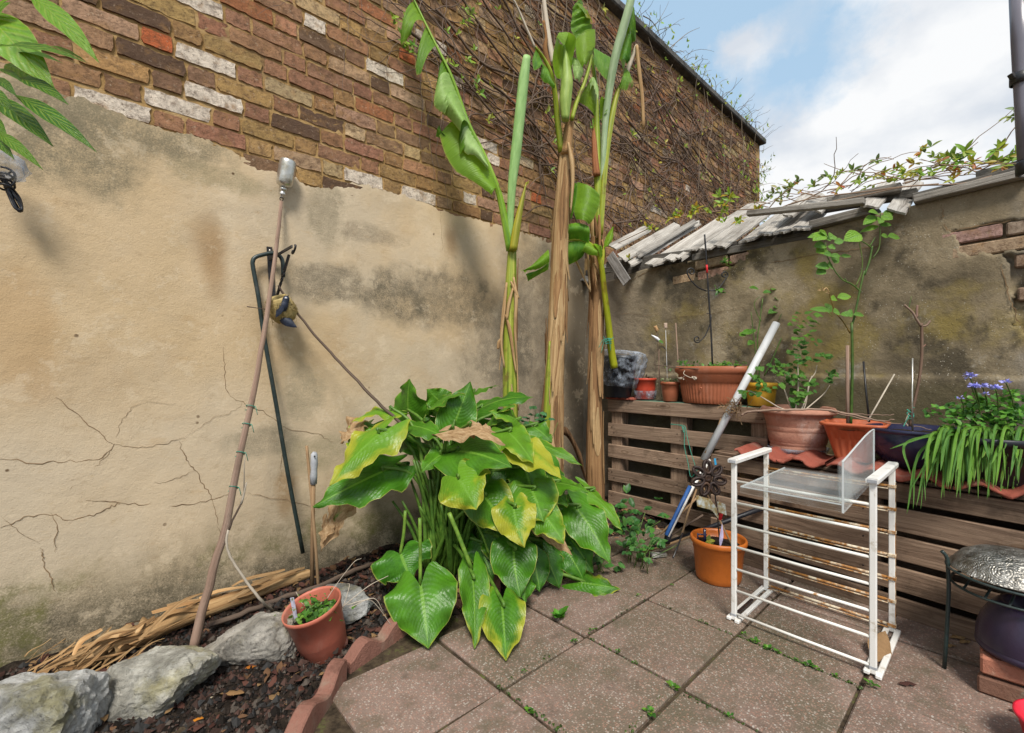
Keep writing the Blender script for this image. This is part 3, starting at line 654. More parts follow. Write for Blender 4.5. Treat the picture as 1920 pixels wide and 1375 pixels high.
for px_, py_, s_ in ((389, 108, 1), (212, 187, 1), (323, 185, 1), (411, 182, 1), (444, 38, 1), (552, 22, 0), (688, 120, 1), (700, 337, 1), (800, 370, 1), (775, 68, 1), (915, 262, 1), (860, 150, 0), (925, 305, 0), (1150, 320, 0), (1290, 360, 0), (885, 375, 0), (1215, 385, 1)):
    set_col(px_, py_, (.70, .65, .58), bool(s_))
for px_, py_, s_ in ((291, 70, 0), (1000, 365, 0), (750, 100, 0)): set_col(px_, py_, (.46, .10, .035), bool(s_))
for px_, py_, s_ in ((318, 105, 1), (580, 240, 1), (630, 235, 1), (260, 40, 1), (790, 215, 1)): set_col(px_, py_, (.04, .03, .032), bool(s_))
def brick_shape(mb, cx, cz, l, h, seed, nu=5, nv=3, depth=.03):
    y0 = WL + .004 + .004 * nz((cx * 7, cz * 7, seed), 3)
    fr = []
    for i in range(nv + 1):
        row = []
        for j in range(nu + 1):
            u, v_ = 2 * j / nu - 1, 2 * i / nv - 1
            rr = R.uniform(.955, 1.0) if (abs(u) == 1 and abs(v_) == 1) else 1
            px_ = cx + u * l / 2 * (rr if abs(u) == 1 else 1) + .010 * nz((u * 3, v_ * 2.6, seed)) * (abs(u) == 1)
            pz_ = cz + v_ * h / 2 * (.96 if rr < .97 else 1) + .0075 * nz((u * 6, v_ * 2, seed + 9))
            row.append(V((px_, y0 + .005 * nz((u * 2.5, v_ * 2, seed + 4)) + .003 * nz((u * 7, v_ * 5, seed + 4)), pz_)))
        fr.append(row)
    b = mb.grid(fr, None, True)
    ring = [j for j in range(nu + 1)] + [i * (nu + 1) + nu for i in range(1, nv + 1)] + [nv * (nu + 1) + j for j in range(nu - 1, -1, -1)] + [i * (nu + 1) for i in range(nv - 1, 0, -1)]
    m_ = len(ring); fk = len(mb.v)
    for q in ring: mb.v.append(V(mb.v[b + q]))
    bk = len(mb.v)
    for q in ring: p = mb.v[b + q]; mb.v.append(V((p.x, p.y + depth, p.z)))
    for q in range(m_): mb.face((fk + (q + 1) % m_, fk + q, bk + q, bk + (q + 1) % m_), None, False)
vis = []
for q in cells:
    a = pix(V((q[0] - q[2] / 2, WL, q[1]))); b = pix(V((q[0] + q[2] / 2, WL, q[1])))
    inn = a[2] > .05 and b[0] > 0 and a[0] < 1920 and -25 < (a[1] + b[1]) / 2 and q[1] + .02 > plaster_top(q[0])
    vis.append(((abs(b[0] - a[0]) * F * BH / max(a[2], .1)) if inn else 0))
order = sorted(range(len(cells)), key=lambda i: -vis[i]); single = set(i for i in order[:298] if vis[i] > 0)
VAR = {}
for kind, l in (('s', .247), ('h', .115)):
    for s_ in range(9):
        mb = MB(); brick_shape(mb, 0, 0, l, BH, s_ * 3.7 + len(kind), 9 if kind == 's' else 6, 4)
        for p in mb.v: p.y -= WL
        me_o = mb.build('tmp', MT['brick'], origin=(0, 0, 0)); VAR[kind, s_] = me_o.data; me_o.data.name = 'brick'; bpy.data.objects.remove(me_o)
far = MB()
for i, (x, z, l, c, k) in enumerate(cells):
    if i in single:
        kd = 's' if l > .18 else 'h'
        ob = link('brick', VAR[kd, R.randrange(9)], wall, V((0, WL, 0)))
        ob.location = (x, R.uniform(-.002, .004), z); ob.scale = (l / (.247 if kd == 's' else .115), 1, 1)
        ob.rotation_euler = (0, R.uniform(-.012, .012), 0); ob.color = (*c, 1)
    else:
        far.col = c; brick_shape(far, x, z, l, BH, i * .7, 3, 2)
ob = stuff(far.build('brick_course', MT['brick_far'], wall))

# cracks in the sandy render: thin ribbons coloured like the shade inside a crack
def crack(name, pts, w_, plane, mat, parent, off=.0022, sub=6, jit_=.010):
    mb = MB(); P3 = smooth([plane(px_, py_, off) for px_, py_ in pts], sub); n = len(P3); rows = []
    nrm = V((0, -1, 0)) if plane is LW else V((-1, 0, 0))
    for i, p in enumerate(P3):
        t = (P3[min(i + 1, n - 1)] - P3[max(0, i - 1)]).normalized(); s_ = t.cross(nrm)
        p = p + s_ * R.uniform(-jit_, jit_) * .6; ww = w_ * (.25 + .75 * min(1, min(i, n - 1 - i) / 4)) * R.uniform(.45, 1.25)
        rows.append([p - s_ * ww / 2, p + nrm * .0006, p + s_ * ww / 2])
    mb.grid(rows); return mb.build(name, mat, parent)
CR = [([(0, 858), (60, 868), (120, 865), (185, 862), (215, 832)], .007), ([(105, 745), (150, 782), (185, 810), (215, 835)], .006), ([(215, 835), (260, 840), (300, 834), (345, 822)], .005),
      ([(215, 835), (190, 866), (160, 893), (132, 918)], .004), ([(335, 828), (350, 862), (365, 880), (385, 915), (402, 945), (408, 985)], .006), ([(365, 880), (330, 898), (290, 906)], .004),
      ([(0, 990), (45, 972), (97, 965), (130, 976), (175, 966), (210, 950), (225, 944)], .0075), ([(97, 962), (108, 990), (100, 1035)], .006), ([(76, 1028), (80, 1050), (92, 1075), (103, 1110)], .0075),
      ([(160, 941), (215, 942), (270, 946), (330, 948), (395, 938), (432, 925)], .0075), ([(460, 925), (500, 932), (545, 940), (588, 952)], .006), ([(420, 650), (422, 690), (425, 735), (455, 755), (500, 775), (540, 805), (590, 812), (625, 830)], .005),
      ([(215, 820), (235, 780), (265, 755), (330, 757)], .003), ([(345, 822), (400, 785), (425, 778), (455, 757)], .003), ([(535, 805), (530, 850), (525, 905)], .004), ([(825, 380), (828, 430), (830, 470)], .003), ([(0, 970), (35, 995), (75, 1020)], .003), ([(408, 985), (412, 1010)], .004)]
for pts, w_ in CR: crack('crack', pts, w_ * .52, LW, MT['crack'], wall)

# ------------------------------------------------------------------ rear wall (right), rendered, lower
rear = thing('rear_wall', 'low rear wall of mossy grey brown render with patches of bare brick', 'wall', (WR, 0, 0))
def rear_top(y): return lerp([(-1.5, 2.13), (-.05, 2.08), (.55, 2.055), (.9, 2.02), (1.6, 1.985), (2.02, 1.985), (2.33, 1.945), (2.7, 1.93)], y)
HOLES = [([(1783, 434), (1800, 452), (1802, 472), (1822, 476), (1900, 471), (1965, 468), (1965, 415), (1895, 415), (1840, 426)], 'a'),
         ([(1250, 505), (1258, 527), (1300, 521), (1345, 515), (1405, 475), (1390, 463), (1300, 492)], 'b'),
         ([(1880, 478), (1894, 500), (1905, 610), (1935, 640), (1965, 640), (1965, 470)], 'c')]
def inside(p, poly):
    c_ = False; n = len(poly)
    for i in range(n):
        (x0, y0), (x1, y1) = poly[i], poly[(i + 1) % n]
        if (y0 > p[1]) != (y1 > p[1]) and p[0] < (x1 - x0) * (p[1] - y0) / (y1 - y0) + x0: c_ = not c_
    return c_
def hole_depth(y, z):
    q = pix(V((WR, y, z)))
    if q[2] < .3: return 0
    q = (q[0] + 7 * nz((y, z, 2), 30), q[1] + 7 * nz((y, z, 9), 30))
    return .035 if any(inside(q, h_) for h_, _ in HOLES) else 0
mb = MB(); rows = []; nyp, nzp = 330, 170
for i in range(nzp + 1):
    t = i / nzp; rows.append([])
    for j in range(nyp + 1):
        y = -.75 + (WL + .75) * j / nyp; z = -.1 + (rear_top(y) + .1) * t
        x = WR + .004 * nz((y, z, 0), 2.5) + .003 * nz((y, z, 7), 9) + (.0015 * nz((y, z, 7), 40)) + hole_depth(y, z)
        if z < 1.115 + .012 * nz((y, 0, 0), 4): x -= .02          # plinth with a small ledge
        rows[-1].append(V((x, y, z)))
rows.append([V((WR + .22, p.y, p.z)) for p in rows[-1]]); rows.append([V((WR + .22, p.y, -.1)) for p in rows[-1]])
mb.grid(rows); mb.build('grey_render', MT['render_right'], rear)
# bare bricks inside the fallen patches
for ring_, seed in (([(1803, 421, 1896, 462)], 1), ([(1822, 452, 1925, 470)], 2)): pass
def rear_brick(px0, py0, px1, py1, col, tilt=0):
    a, b = RW(px0, py0, -.010), RW(px1, py1, -.010)
    mb = MB(); mb.box((a + b) / 2 + V((.03, 0, 0)), (0, (b.y - a.y) / 2, tilt), (.03, 0, 0), (0, 0, abs(a.z - b.z) / 2), .008)
    bm_ = mb.build('brick', MT['brick'], rear); bm_.color = (*col, 1)
PB = (.40, .29, .245)
for y0, y1, zz_ in ((.02, .245, 1.85), (-.21, .008, 1.855), (-.06, .205, 1.772), (-.30, -.072, 1.775), (1.36, 1.58, 1.86), (1.60, 1.78, 1.855), (1.20, 1.345, 1.94), (1.36, 1.60, 1.945)):
    mb = MB(); mb.box((WR + .03, (y0 + y1) / 2, zz_), (0, (y1 - y0) / 2, -.004), (.03, 0, 0), (0, 0, .033), .007)
    ob = mb.build('brick', MT['brick'], rear); ob.color = (*[k * R.uniform(.7, .95) for k in PB], 1)
for y0, y1, zz_ in ((-.30, -.02, 1.685), (-.25, -.06, 1.60), (-.30, -.03, 1.52), (-.3, -.08, 1.43)):
    mb = MB(); mb.box((WR + .032, (y0 + y1) / 2, zz_), (0, (y1 - y0) / 2, .004), (.03, 0, 0), (0, 0, .033), .007)
    ob = mb.build('brick', MT['brick'], rear); ob.color = (.22, .17, .14, 1)
for pts, w_ in (([(1765, 383), (1768, 402), (1762, 410)], .006), ([(1770, 418), (1778, 430), (1784, 435)], .007), ([(1440, 492), (1470, 490), (1500, 482), (1540, 474), (1580, 472), (1630, 464), (1660, 456)], .007),
                ([(1150, 530), (1180, 526), (1210, 512), (1240, 505)], .006), ([(1155, 590), (1180, 588), (1215, 592), (1245, 586)], .003), ([(1878, 495), (1884, 530), (1895, 560), (1905, 590), (1918, 620)], .006),
                ([(1200, 520), (1225, 532), (1255, 528)], .003), ([(1250, 600), (1290, 592), (1340, 588), (1400, 575)], .003), ([(1783, 434), (1840, 424), (1895, 413)], .008), ([(1520, 716), (1640, 718), (1760, 717), (1900, 724)], .004)):
    crack('crack', pts, w_ * .8, RW, MT['crack'], rear, off=.004)
wall['kind'] = 'thing'; rear['kind'] = 'thing'

# ------------------------------------------------------------------ arum clump (large arrow-shaped leaves)
def prof_pts(pts): return lambda t: lerp(pts, t)
ARUM = prof_pts([(0, .60), (.08, .86), (.18, .99), (.28, 1.0), (.45, .86), (.6, .66), (.75, .43), (.88, .21), (.96, .07), (1, .01)])
LANCE = prof_pts([(0, .06), (.1, .4), (.3, .9), (.45, 1), (.6, .9), (.8, .5), (.93, .16), (1, .01)])
OVAL = prof_pts([(0, .08), (.12, .62), (.35, 1), (.6, .9), (.8, .58), (.93, .24), (1, .02)])
HEART = prof_pts([(0, .55), (.15, .95), (.35, 1), (.6, .8), (.8, .5), (.93, .2), (1, .02)])
STRAP = prof_pts([(0, .7), (.2, .95), (.6, 1), (.85, .75), (.96, .35), (1, .03)])
def hint(r, t, u): return RT * r - FW * t + UP * u
arum = thing('arum_plant', 'large clump of glossy arrow shaped leaves at the foot of the sandy wall', 'plant', G(850, 1075))
AB = G(850, 1068, .03)
# attach px, depth, tip px, depth, width px, yellow, brown, light, normal hint, arch
AR = [((714, 811), 2.32, (619, 912), 2.14, 84, .62, .18, .5, (-.2, .75, .75), .12),
      ((722, 882), 2.40, (587, 951), 2.20, 88, .0, .0, .05, (-.1, .8, .75), .08),
      ((735, 770), 2.55, (660, 792), 2.45, 42, .55, .05, .6, (0, .35, 1), .2),
      ((765, 772), 2.75, (768, 711), 2.70, 66, .15, .0, .1, (-.3, 1, .1), .1),
      ((805, 768), 2.66, (873, 741), 2.50, 46, .22, .0, .15, (0, .45, 1), .22),
      ((852, 795), 2.55, (882, 716), 2.60, 66, .05, .0, .08, (.2, 1, .25), .1),
      ((900, 766), 2.70, (1002, 745), 2.55, 52, .1, .0, .05, (0, .6, 1), .14),
      ((888, 738), 2.85, (936, 724), 2.80, 26, .2, .0, .2, (0, .35, 1), .15),
      ((972, 790), 2.55, (916, 772), 2.50, 44, .3, .0, .4, (.1, .55, 1), .2),
      ((770, 798), 2.50, (842, 824), 2.35, 46, .0, .0, .15, (0, .6, 1), .15),
      ((762, 830), 2.60, (798, 852), 2.5, 36, .0, .0, .05, (0, .8, .7), .1),
      ((848, 806), 2.32, (948, 834), 2.18, 36, .3, 1.0, .3, (0, .5, 1), .22),
      ((857, 846), 2.34, (960, 877), 2.14, 92, .12, .0, .12, (0, .78, .75), .14),
      ((859, 897), 2.18, (894, 956), 2.06, 98, .55, .12, .55, (-.1, 1, .5), .12),
      ((828, 852), 2.40, (790, 886), 2.28, 46, .05, .0, .2, (-.2, .8, .7), .1),
      ((953, 810), 2.42, (1001, 870), 2.2, 62, .35, .0, .45, (.2, .75, .7), .12),
      ((975, 838), 2.36, (1052, 899), 2.14, 68, .85, .25, .6, (.2, .8, .7), .1),
      ((997, 918), 2.28, (1020, 980), 2.14, 92, .35, .0, .25, (.1, .95, .5), .1),
      ((1016, 962), 2.2, (1058, 1020), 2.08, 60, .4, .1, .3, (.2, .95, .4), .08),
      ((963, 951), 2.18, (983, 1027), 2.04, 76, .72, .02, .35, (-.05, 1, .4), .1),
      ((907, 930), 2.28, (957, 1003), 2.14, 84, .42, .05, .15, (-.2, .95, .5), .1),
      ((1040, 906), 2.45, (1103, 923), 2.3, 44, .05, .0, .25, (.1, .7, 1), .15),
      ((990, 829), 2.55, (1093, 874), 2.4, 36, .3, .0, .3, (.1, .6, 1), .18),
      ((1079, 951), 2.48, (1143, 1057), 2.3, 80, .05, .0, .15, (.15, .95, .45), .1),
      ((1104, 920), 2.6, (1168, 997), 2.45, 38, .25, .0, .45, (.5, .6, .7), .14),
      ((1062, 1000), 2.5, (1112, 1075), 2.42, 66, .0, .0, .0, (.2, .9, .5), .08),
      ((1086, 1092), 2.40, (1164, 1105), 2.355, 50, .38, .0, .1, (.0, .75, .9), .16),
      ((1022, 1042), 2.42, (1049, 1104), 2.36, 54, .0, .0, .0, (.0, 1, .4), .08),
      ((963, 1030), 2.2, (976, 1121), 2.05, 80, .12, .0, .08, (0, 1, .5), .08),
      ((926, 1006), 2.36, (932, 1064), 2.3, 50, .2, .3, .0, (-.2, 1, .3), .08),
      ((789, 1100), 2.02, (803, 1221), 1.862, 122, .12, .0, .12, (-.05, .95, .75), .1),
      ((752, 1040), 2.25, (772, 1088), 2.16, 104, .1, .05, .0, (-.1, .75, .8), .05),
      ((886, 1082), 2.08, (890, 1223), 1.86, 54, .32, .03, .15, (-.15, 1, .6), .06),
      ((941, 1132), 1.98, (949, 1247), 1.782, 80, .5, .05, .12, (.1, .95, .7), .08),
      ((985, 1085), 2.16, (984, 1132), 2.08, 40, .05, .0, .05, (.4, .9, .4), .08),
      ((640, 948), 2.35, (601, 1034), 2.28, 40, .6, .85, .3, (-.3, .9, .3), .1),
      ((664, 794), 2.5, (638, 832), 2.45, 52, .3, 1.2, .3, (-.4, .8, .4), .15),
      ((1012, 985), 2.3, (1073, 1042), 2.14, 30, .5, 1.1, .2, (.3, .9, .3), .1),
      ((612, 980), 2.3, (604, 1020), 2.26, 26, .6, 1.1, .2, (-.2, .9, .3), .1), ((880, 800), 2.3, (930, 812), 2.24, 30, .4, 1.2, .3, (0, .8, .8), .2), ((1080, 944), 2.62, (1050, 934), 2.55, 34, .05, .0, .3, (0, .6, .9), .1),
      ((800, 835), 2.7, (850, 870), 2.6, 50, 0, 0, 0, (0, .8, .7), .1), ((900, 850), 2.7, (940, 905), 2.6, 60, 0, 0, 0, (.1, .8, .7), .1),
      ((960, 870), 2.6, (1010, 930), 2.5, 60, .1, 0, 0, (.2, .8, .6), .1), ((870, 900), 2.6, (850, 960), 2.5, 50, 0, 0, 0, (-.1, .9, .4), .1),
      ((930, 790), 2.75, (985, 830), 2.65, 56, .05, 0, .05, (.2, .7, .8), .1), ((1010, 1010), 2.55, (1040, 1070), 2.5, 55, 0, 0, 0, (.1, .9, .4), .1),
      ((740, 870), 2.62, (690, 905), 2.5, 50, 0, 0, 0, (-.2, .8, .6), .1), ((950, 985), 2.5, (985, 1060), 2.42, 60, 0, 0, 0, (0, 1, .3), .08),
      ((820, 790), 2.7, (790, 820), 2.62, 44, .1, 0, .1, (0, .7, .8), .12), ((1020, 860), 2.62, (1060, 930), 2.52, 48, .0, 0, .05, (.3, .8, .5), .1)]
AR += [((690, 800), 2.5, (655, 850), 2.38, 60, .3, .1, .4, (-.3, .8, .6), .12), ((830, 760), 2.75, (800, 730), 2.7, 50, .1, 0, .2, (-.1, .8, .5), .12), ((925, 780), 2.6, (965, 760), 2.5, 50, .15, 0, .2, (.1, .6, .9), .14),
       ((880, 850), 2.4, (915, 905), 2.28, 66, .1, 0, .1, (0, .9, .6), .1), ((1000, 800), 2.7, (1035, 830), 2.62, 46, .1, 0, .15, (.2, .7, .8), .12), ((935, 870), 2.5, (900, 930), 2.4, 60, 0, 0, 0, (-.1, .9, .5), .1),
       ((1050, 960), 2.5, (1040, 1030), 2.42, 60, .05, 0, .05, (.1, .95, .4), .08), ((1020, 900), 2.5, (1065, 950), 2.4, 58, .25, 0, .25, (.2, .8, .6), .1), ((985, 880), 2.45, (1000, 950), 2.34, 70, .2, 0, .2, (.1, .9, .6), .1), ((760, 800), 2.62, (725, 840), 2.52, 56, .05, 0, .1, (-.2, .8, .6), .1),
       ((1060, 1030), 2.45, (1095, 1090), 2.4, 56, 0, 0, 0, (.2, .9, .4), .08), ((900, 1020), 2.4, (925, 1090), 2.3, 50, .1, 0, 0, (0, 1, .3), .08), ((1000, 1050), 2.35, (1012, 1110), 2.28, 54, 0, 0, 0, (.1, 1, .3), .08)]
for i, (a, ya, b, yb, wpx, ye, br, li, N, ar) in enumerate(AR):
    A, B = P(*a, ya), P(*b, yb); A.z = max(A.z, .012); B.z = max(B.z, .012)
    w_ = wpx / F * (ya + yb) / 2
    mb = MB(); mb.leaf(A, B, w_ * 1.16, hint(*N), ARUM, 12, 20, back=.46, fold=-.24 if br < .8 else -.5, wave=.12 if br < .8 else .2, arch=ar, freq=R.uniform(8, 14), side=R.uniform(-.06, .06), tw=R.uniform(-.25, .25))
    lf = mb.build('leaf', MT['calla'], arum); lf.color = (ye + .02, br * 1.15 if br > .8 else br - .3, min(1, li + .06), 1)
    mb = MB()
    if i in (30, 31) or (br > .8 and a[0] < 700): continue
    base = AB + V((R.gauss(0, .07), R.gauss(0, .06), 0)); dirv = (A - base); hz_ = V((dirv.x, dirv.y, 0))
    mid = base + hz_ * .35 + UP * max(.12, (A.z - base.z) * .75 + .06)
    mb.tube(smooth([base, mid, A + UP * .015, A + (B - A) * .03], 5), rads(16, .0125, .0055), 7)
    st = mb.build('leaf_stalk', MT['stem'], arum); st.color = (1.1, 1.2, .9, 1)
for pts, y_, r_ in (([(787, 972), (788, 1030), (788, 1100)], 2.04, .008), ([(760, 958), (757, 1000), (750, 1042)], 2.26, .008), ([(842, 962), (862, 1010), (884, 1066)], 2.12, .010), ([(886, 970), (905, 1005), (917, 1040)], 2.3, .006)):
    mb = MB(); mb.tube(smooth([P(*q, y_) for q in pts], 4), r_, 8); st = mb.build('leaf_stalk', MT['stem'], arum); st.color = (1.7, 1.6, 1.3, 1)
mb = MB()
for i in range(46):                                             # upright bases of the clump
    a = R.uniform(0, 2 * pi); r_ = R.uniform(0, .15); b = AB + V((r_ * cos(a), r_ * sin(a) * .8, -.01)); t_ = b + V((cos(a) * R.uniform(.02, .2), sin(a) * R.uniform(.02, .2), R.uniform(.35, .75)))
    mb.tube(smooth([b, (b + t_) / 2 + V((0, 0, .05)), t_], 3), rads(7, R.uniform(.012, .018), .006), 6)
st = stuff(mb.build('stalk_mass', MT['stem'], arum)); st.color = (.9, 1.0, .8, 1)

# ------------------------------------------------------------------ banana plants
def loft(A, B, YA, YB, n=10, m=14, bulge=.03, ripple=.006, freq=40):
    """surface between two pixel polylines on their own depths"""
    def samp(L_, Y, k):
        q = smooth([V((p[0], p[1], (Y[min(i, len(Y) - 1)] if hasattr(Y, '__len__') else Y))) for i, p in enumerate(L_)], 6)
        t = k * (len(q) - 1); i = min(int(t), len(q) - 2); q = q[i].lerp(q[i + 1], t - i); return P(q.x, q.y, q.z)
    rows = []; mb = MB(); ph = R.random() * 6
    for i in range(m + 1):
        a, b = samp(A, YA, i / m), samp(B, YB, i / m); row = []
        for j in range(n + 1):
            t = j / n
            p = a.lerp(b, t) - FW * (bulge * sin(pi * t)) - FW * ripple * sin(freq * i / m + ph + 2 * t) * (.4 + t) + UP * ripple * .5 * nz((i * .7, j * .7, ph))
            row.append(p)
        rows.append(row)
    mb.grid(rows, lambda i, j: (.5 + .5 * j / n, i / m)); return mb
def stalk(pts, Y, rpx, parent, col=(1, 1, 1), name='leaf_stalk', mat='stalk', n=9, k=5):
    q = [P(*p, Y[i] if hasattr(Y, '__len__') else Y) for i, p in enumerate(pts)]
    rr = [(rpx[min(i, len(rpx) - 1)] if hasattr(rpx, '__len__') else rpx) / F * (Y[min(i, len(Y) - 1)] if hasattr(Y, '__len__') else Y) for i in range(len(pts))]
    sm = smooth(q, k); r2 = []
    for i in range(len(sm)):
        t = i / k; a = min(int(t), len(rr) - 2); r2.append(rr[a] + (rr[a + 1] - rr[a]) * (t - a))
    mb = MB(); mb.tube(sm, r2, n); o_ = mb.build(name, MT[mat], parent); o_.color = (*col, 1); return o_
def blade(parent, A, B, YA, YB, col=(-.3, -.4, .3), mat='banana', name='leaf_blade', **k):
    o_ = loft(A, B, YA, YB, **k).build(name, MT[mat], parent); o_.color = (*col, 1); return o_
def trunk(parent, pts, Y, rpx, mat, sheaths, seed, rough_=.10):
    q = smooth([P(*p, Y) for p in pts], 8); k = len(q); mb = MB(); n = 22; rows = []
    for i, p in enumerate(q):
        t = i / (k - 1) * (len(rpx) - 1); a = min(int(t), len(rpx) - 2); r_ = (rpx[a] + (rpx[a + 1] - rpx[a]) * (t - a)) / F * Y
        rows.append([p + V((cos(2 * pi * j / n), sin(2 * pi * j / n), 0)) * r_ * (1 + rough_ * 1.6 * nz((cos(2 * pi * j / n) * 2.2, sin(2 * pi * j / n) * 2.2, i * .09 + seed), 1.0) + rough_ * .8 * nz((cos(2 * pi * j / n) * 6, sin(2 * pi * j / n) * 6, i * .15 + seed))) for j in range(n)])
    us = [0]
    for a, b in zip(q, q[1:]): us.append(us[-1] + (b - a).length)
    mb.grid(rows, lambda i, j: (us[i], .4 * j / n), True, True)
    tr_ = mb.build('trunk', MT[mat], parent)
    for s_ in range(sheaths):                                   # dry sheaths peeling off the stem
        i0 = R.randrange(3, k - 2); a = R.uniform(0, 2 * pi); ln = R.uniform(.18, .6); r0 = (rows[i0][0] - q[i0]).length
        wd_ = R.uniform(.12, .6); lift = R.uniform(.002, .022); sr = []
        up_ = R.random() < .35
        for i in range(9):
            t = i / 8; z = q[i0].z - ln * t * (-1 if up_ else 1); 
            ci = min(range(k), key=lambda w_: abs(q[w_].z - z)); c_ = q[ci]; rr = (rows[ci][0] - c_).length * 1.03 + lift * t ** 2 + .003
            ww = wd_ * (1 - .85 * t ** 1.5) * (.25 + .75 * min(1, t * 5))
            sr.append([V((c_.x + cos(a + ww * (j / 4 - .5) * 2 + .2 * t * nz((s_, i, seed))) * (rr + .004 * (j % 2)), c_.y + sin(a + ww * (j / 4 - .5) * 2) * (rr + .004 * (j % 2)), z)) for j in range(5)])
        ms = MB(); ms.grid(sr, lambda i, j: (i * ln / 8, .03 * j)); ms.build('dry_sheath', MT[R.choice(['husk', 'husk_dark'])], parent)
    return q
# left plant: slender, one torn leaf and one rolled leaf
Y1 = 3.04
b1 = thing('banana_plant', 'slender leftmost banana plant with one long torn leaf and one pale rolled leaf', 'banana plant', V((P(957, 700, Y1).x, P(957, 700, Y1).y, 0)), 'banana plants in front of the sandy wall')
base1 = 695 + H * F / Y1
trunk(b1, [(962, base1), (957, 760), (956, 640), (957, 560), (960, 470)], Y1, [15, 14, 13, 12, 8], 'stalk', 4, 1.0, .05)
for pts in ([(950, 530), (945, 580), (940, 640), (946, 690)], [(963, 520), (968, 560), (966, 620), (970, 690), (972, 770)], [(948, 590), (956, 620), (962, 660), (968, 700)], [(962, 540), (954, 570), (950, 600)], [(958, 528), (966, 545), (972, 560)], [(940, 635), (936, 642), (934, 655)]):
    stalk(pts, Y1 - .06, [2, 4, 3, 1.5][:len(pts)], b1, (1, 1, 1), 'dry_sheath', 'husk', 5)
stalk([(957, 470), (946, 410), (936, 365), (924, 330), (905, 285), (880, 235), (862, 185), (845, 140), (820, 90), (798, 45), (776, 0), (768, -20)], [3.02, 3, 2.98, 2.95, 2.92, 2.9, 2.88, 2.85, 2.82, 2.8, 2.78, 2.77], [8, 7, 6, 5, 4, 3.5, 3, 3, 2.5, 2.2, 2, 1.5], b1, (.8, 1.15, .8))
YB1 = [2.93, 2.95, 2.98]
blade(b1, [(932, 352), (924, 330), (905, 285), (890, 254), (872, 216)], [(922, 366), (888, 341), (856, 322), (836, 292), (824, 255)], 2.93, 2.86, (-.15, -.5, .5), bulge=.04, m=22, ripple=.005, freq=60)
blade(b1, [(918, 318), (905, 285), (893, 262), (880, 236)], [(915, 318), (890, 292), (873, 288), (862, 262)], 2.91, 2.83, (-.4, -.5, .2), mat='banana_pale', bulge=.05, ripple=.004)
blade(b1, [(893, 262), (880, 236), (868, 205)], [(862, 292), (860, 268), (862, 250)], 2.9, 2.84, (-.4, -.5, .3), bulge=.05)
blade(b1, [(880, 234), (868, 204), (857, 172)], [(863, 247), (842, 222), (829, 214)], 2.88, 2.8, (.1, -.35, .6), mat='banana_pale', bulge=.09, ripple=.004)
blade(b1, [(864, 195), (857, 172), (846, 140)], [(834, 214), (814, 198), (818, 160)], 2.88, 2.78, (-.1, -.4, .5), mat='banana_pale', bulge=.07)
blade(b1, [(850, 152), (842, 130), (834, 112)], [(826, 172), (818, 166), (822, 140)], 2.87, 2.82, (-.2, -.4, .2), bulge=.03)
blade(b1, [(818, 84), (808, 64), (800, 48)], [(790, 138), (781, 140), (779, 122)], 2.82, 2.74, (-.2, -.2, .3), bulge=.03, m=10)
blade(b1, [(795, 40), (785, 18), (776, 2)], [(770, 66), (752, 84), (752, 60)], 2.8, 2.73, (-.1, -.4, .5), bulge=.05, m=10)
blade(b1, [(828, 250), (824, 234)], [(842, 264), (817, 256)], 2.86, 2.88, (-.4, -.4, 0), bulge=.02)
stalk([(958, 462), (957, 420), (960, 350), (967, 290), (975, 215), (982, 150), (988, 106)], [3.02, 3.0, 2.97, 2.95, 2.92, 2.9, 2.88], [4, 6, 8, 10, 10, 10, 7], b1, (.85, 1.05, .75), 'rolled_leaf', 'rolled', 12)
stalk([(962, 470), (968, 430), (977, 385), (987, 342)], 2.99, [8, 8, 5, 1], b1, (1.1, .85, .5), 'leaf_spear', 'stalk')
# middle plant: thick straw trunk
Y2 = 3.26
b2 = thing('banana_plant', 'tallest banana plant with a thick straw coloured trunk and a fat unopened leaf bud', 'banana plant', V((P(1040, 700, Y2).x, P(1040, 700, Y2).y, 0)), 'banana plants in front of the sandy wall')
base2 = 695 + H * F / Y2
trunk(b2, [(1036, base2), (1037, 800), (1040, 690), (1047, 560), (1052, 420), (1060, 290)], Y2, [19, 18, 17, 15.5, 14.5, 11], 'husk', 44, 5.0, .15)
stalk([(1031, 640), (1029, 700), (1026, 780), (1024, 830)], Y2 - .05, [2, 6, 8, 6], b2, (.9, .9, .7), 'green_sheath', 'stalk', 6)
stalk([(1061, 290), (1067, 240), (1076, 190)], Y2 - .03, [10, 9, 3], b2, (1.1, 1.05, 1), 'dry_sheath', 'husk', 8)
stalk([(1066, 268), (1072, 300), (1074, 340), (1070, 400)], Y2 - .1, [3, 6, 4, 1.5], b2, (1, 1, 1), 'dry_sheath', 'husk', 5)
stalk([(1052, 285), (1046, 230), (1041, 180), (1034, 140), (1020, 110), (1003, 88)], [3.24, 3.2, 3.15, 3.1, 3.06, 3.0], [6, 6, 5, 4, 3, 2.5], b2, (1.1, 1.1, .8))
stalk([(1003, 90), (990, 60), (975, 25), (962, -2)], [3.0, 2.97, 2.94, 2.9], [2.6, 2.4, 2.2, 2], b2, (1.1, 1.1, 1.1), 'dead_midrib', 'pale_twig', 6)
blade(b2, [(1006, 92), (1013, 108), (1020, 122)], [(998, 112), (1001, 133), (1012, 128)], 3.02, 2.98, (-.3, -.5, -.1), bulge=.02, n=6, m=6)
blade(b2, [(1018, 118), (1030, 135), (1040, 165)], [(1013, 146), (1026, 158), (1040, 166)], 3.06, 3.02, (-.2, .0, .1), bulge=.03, n=6, m=8)
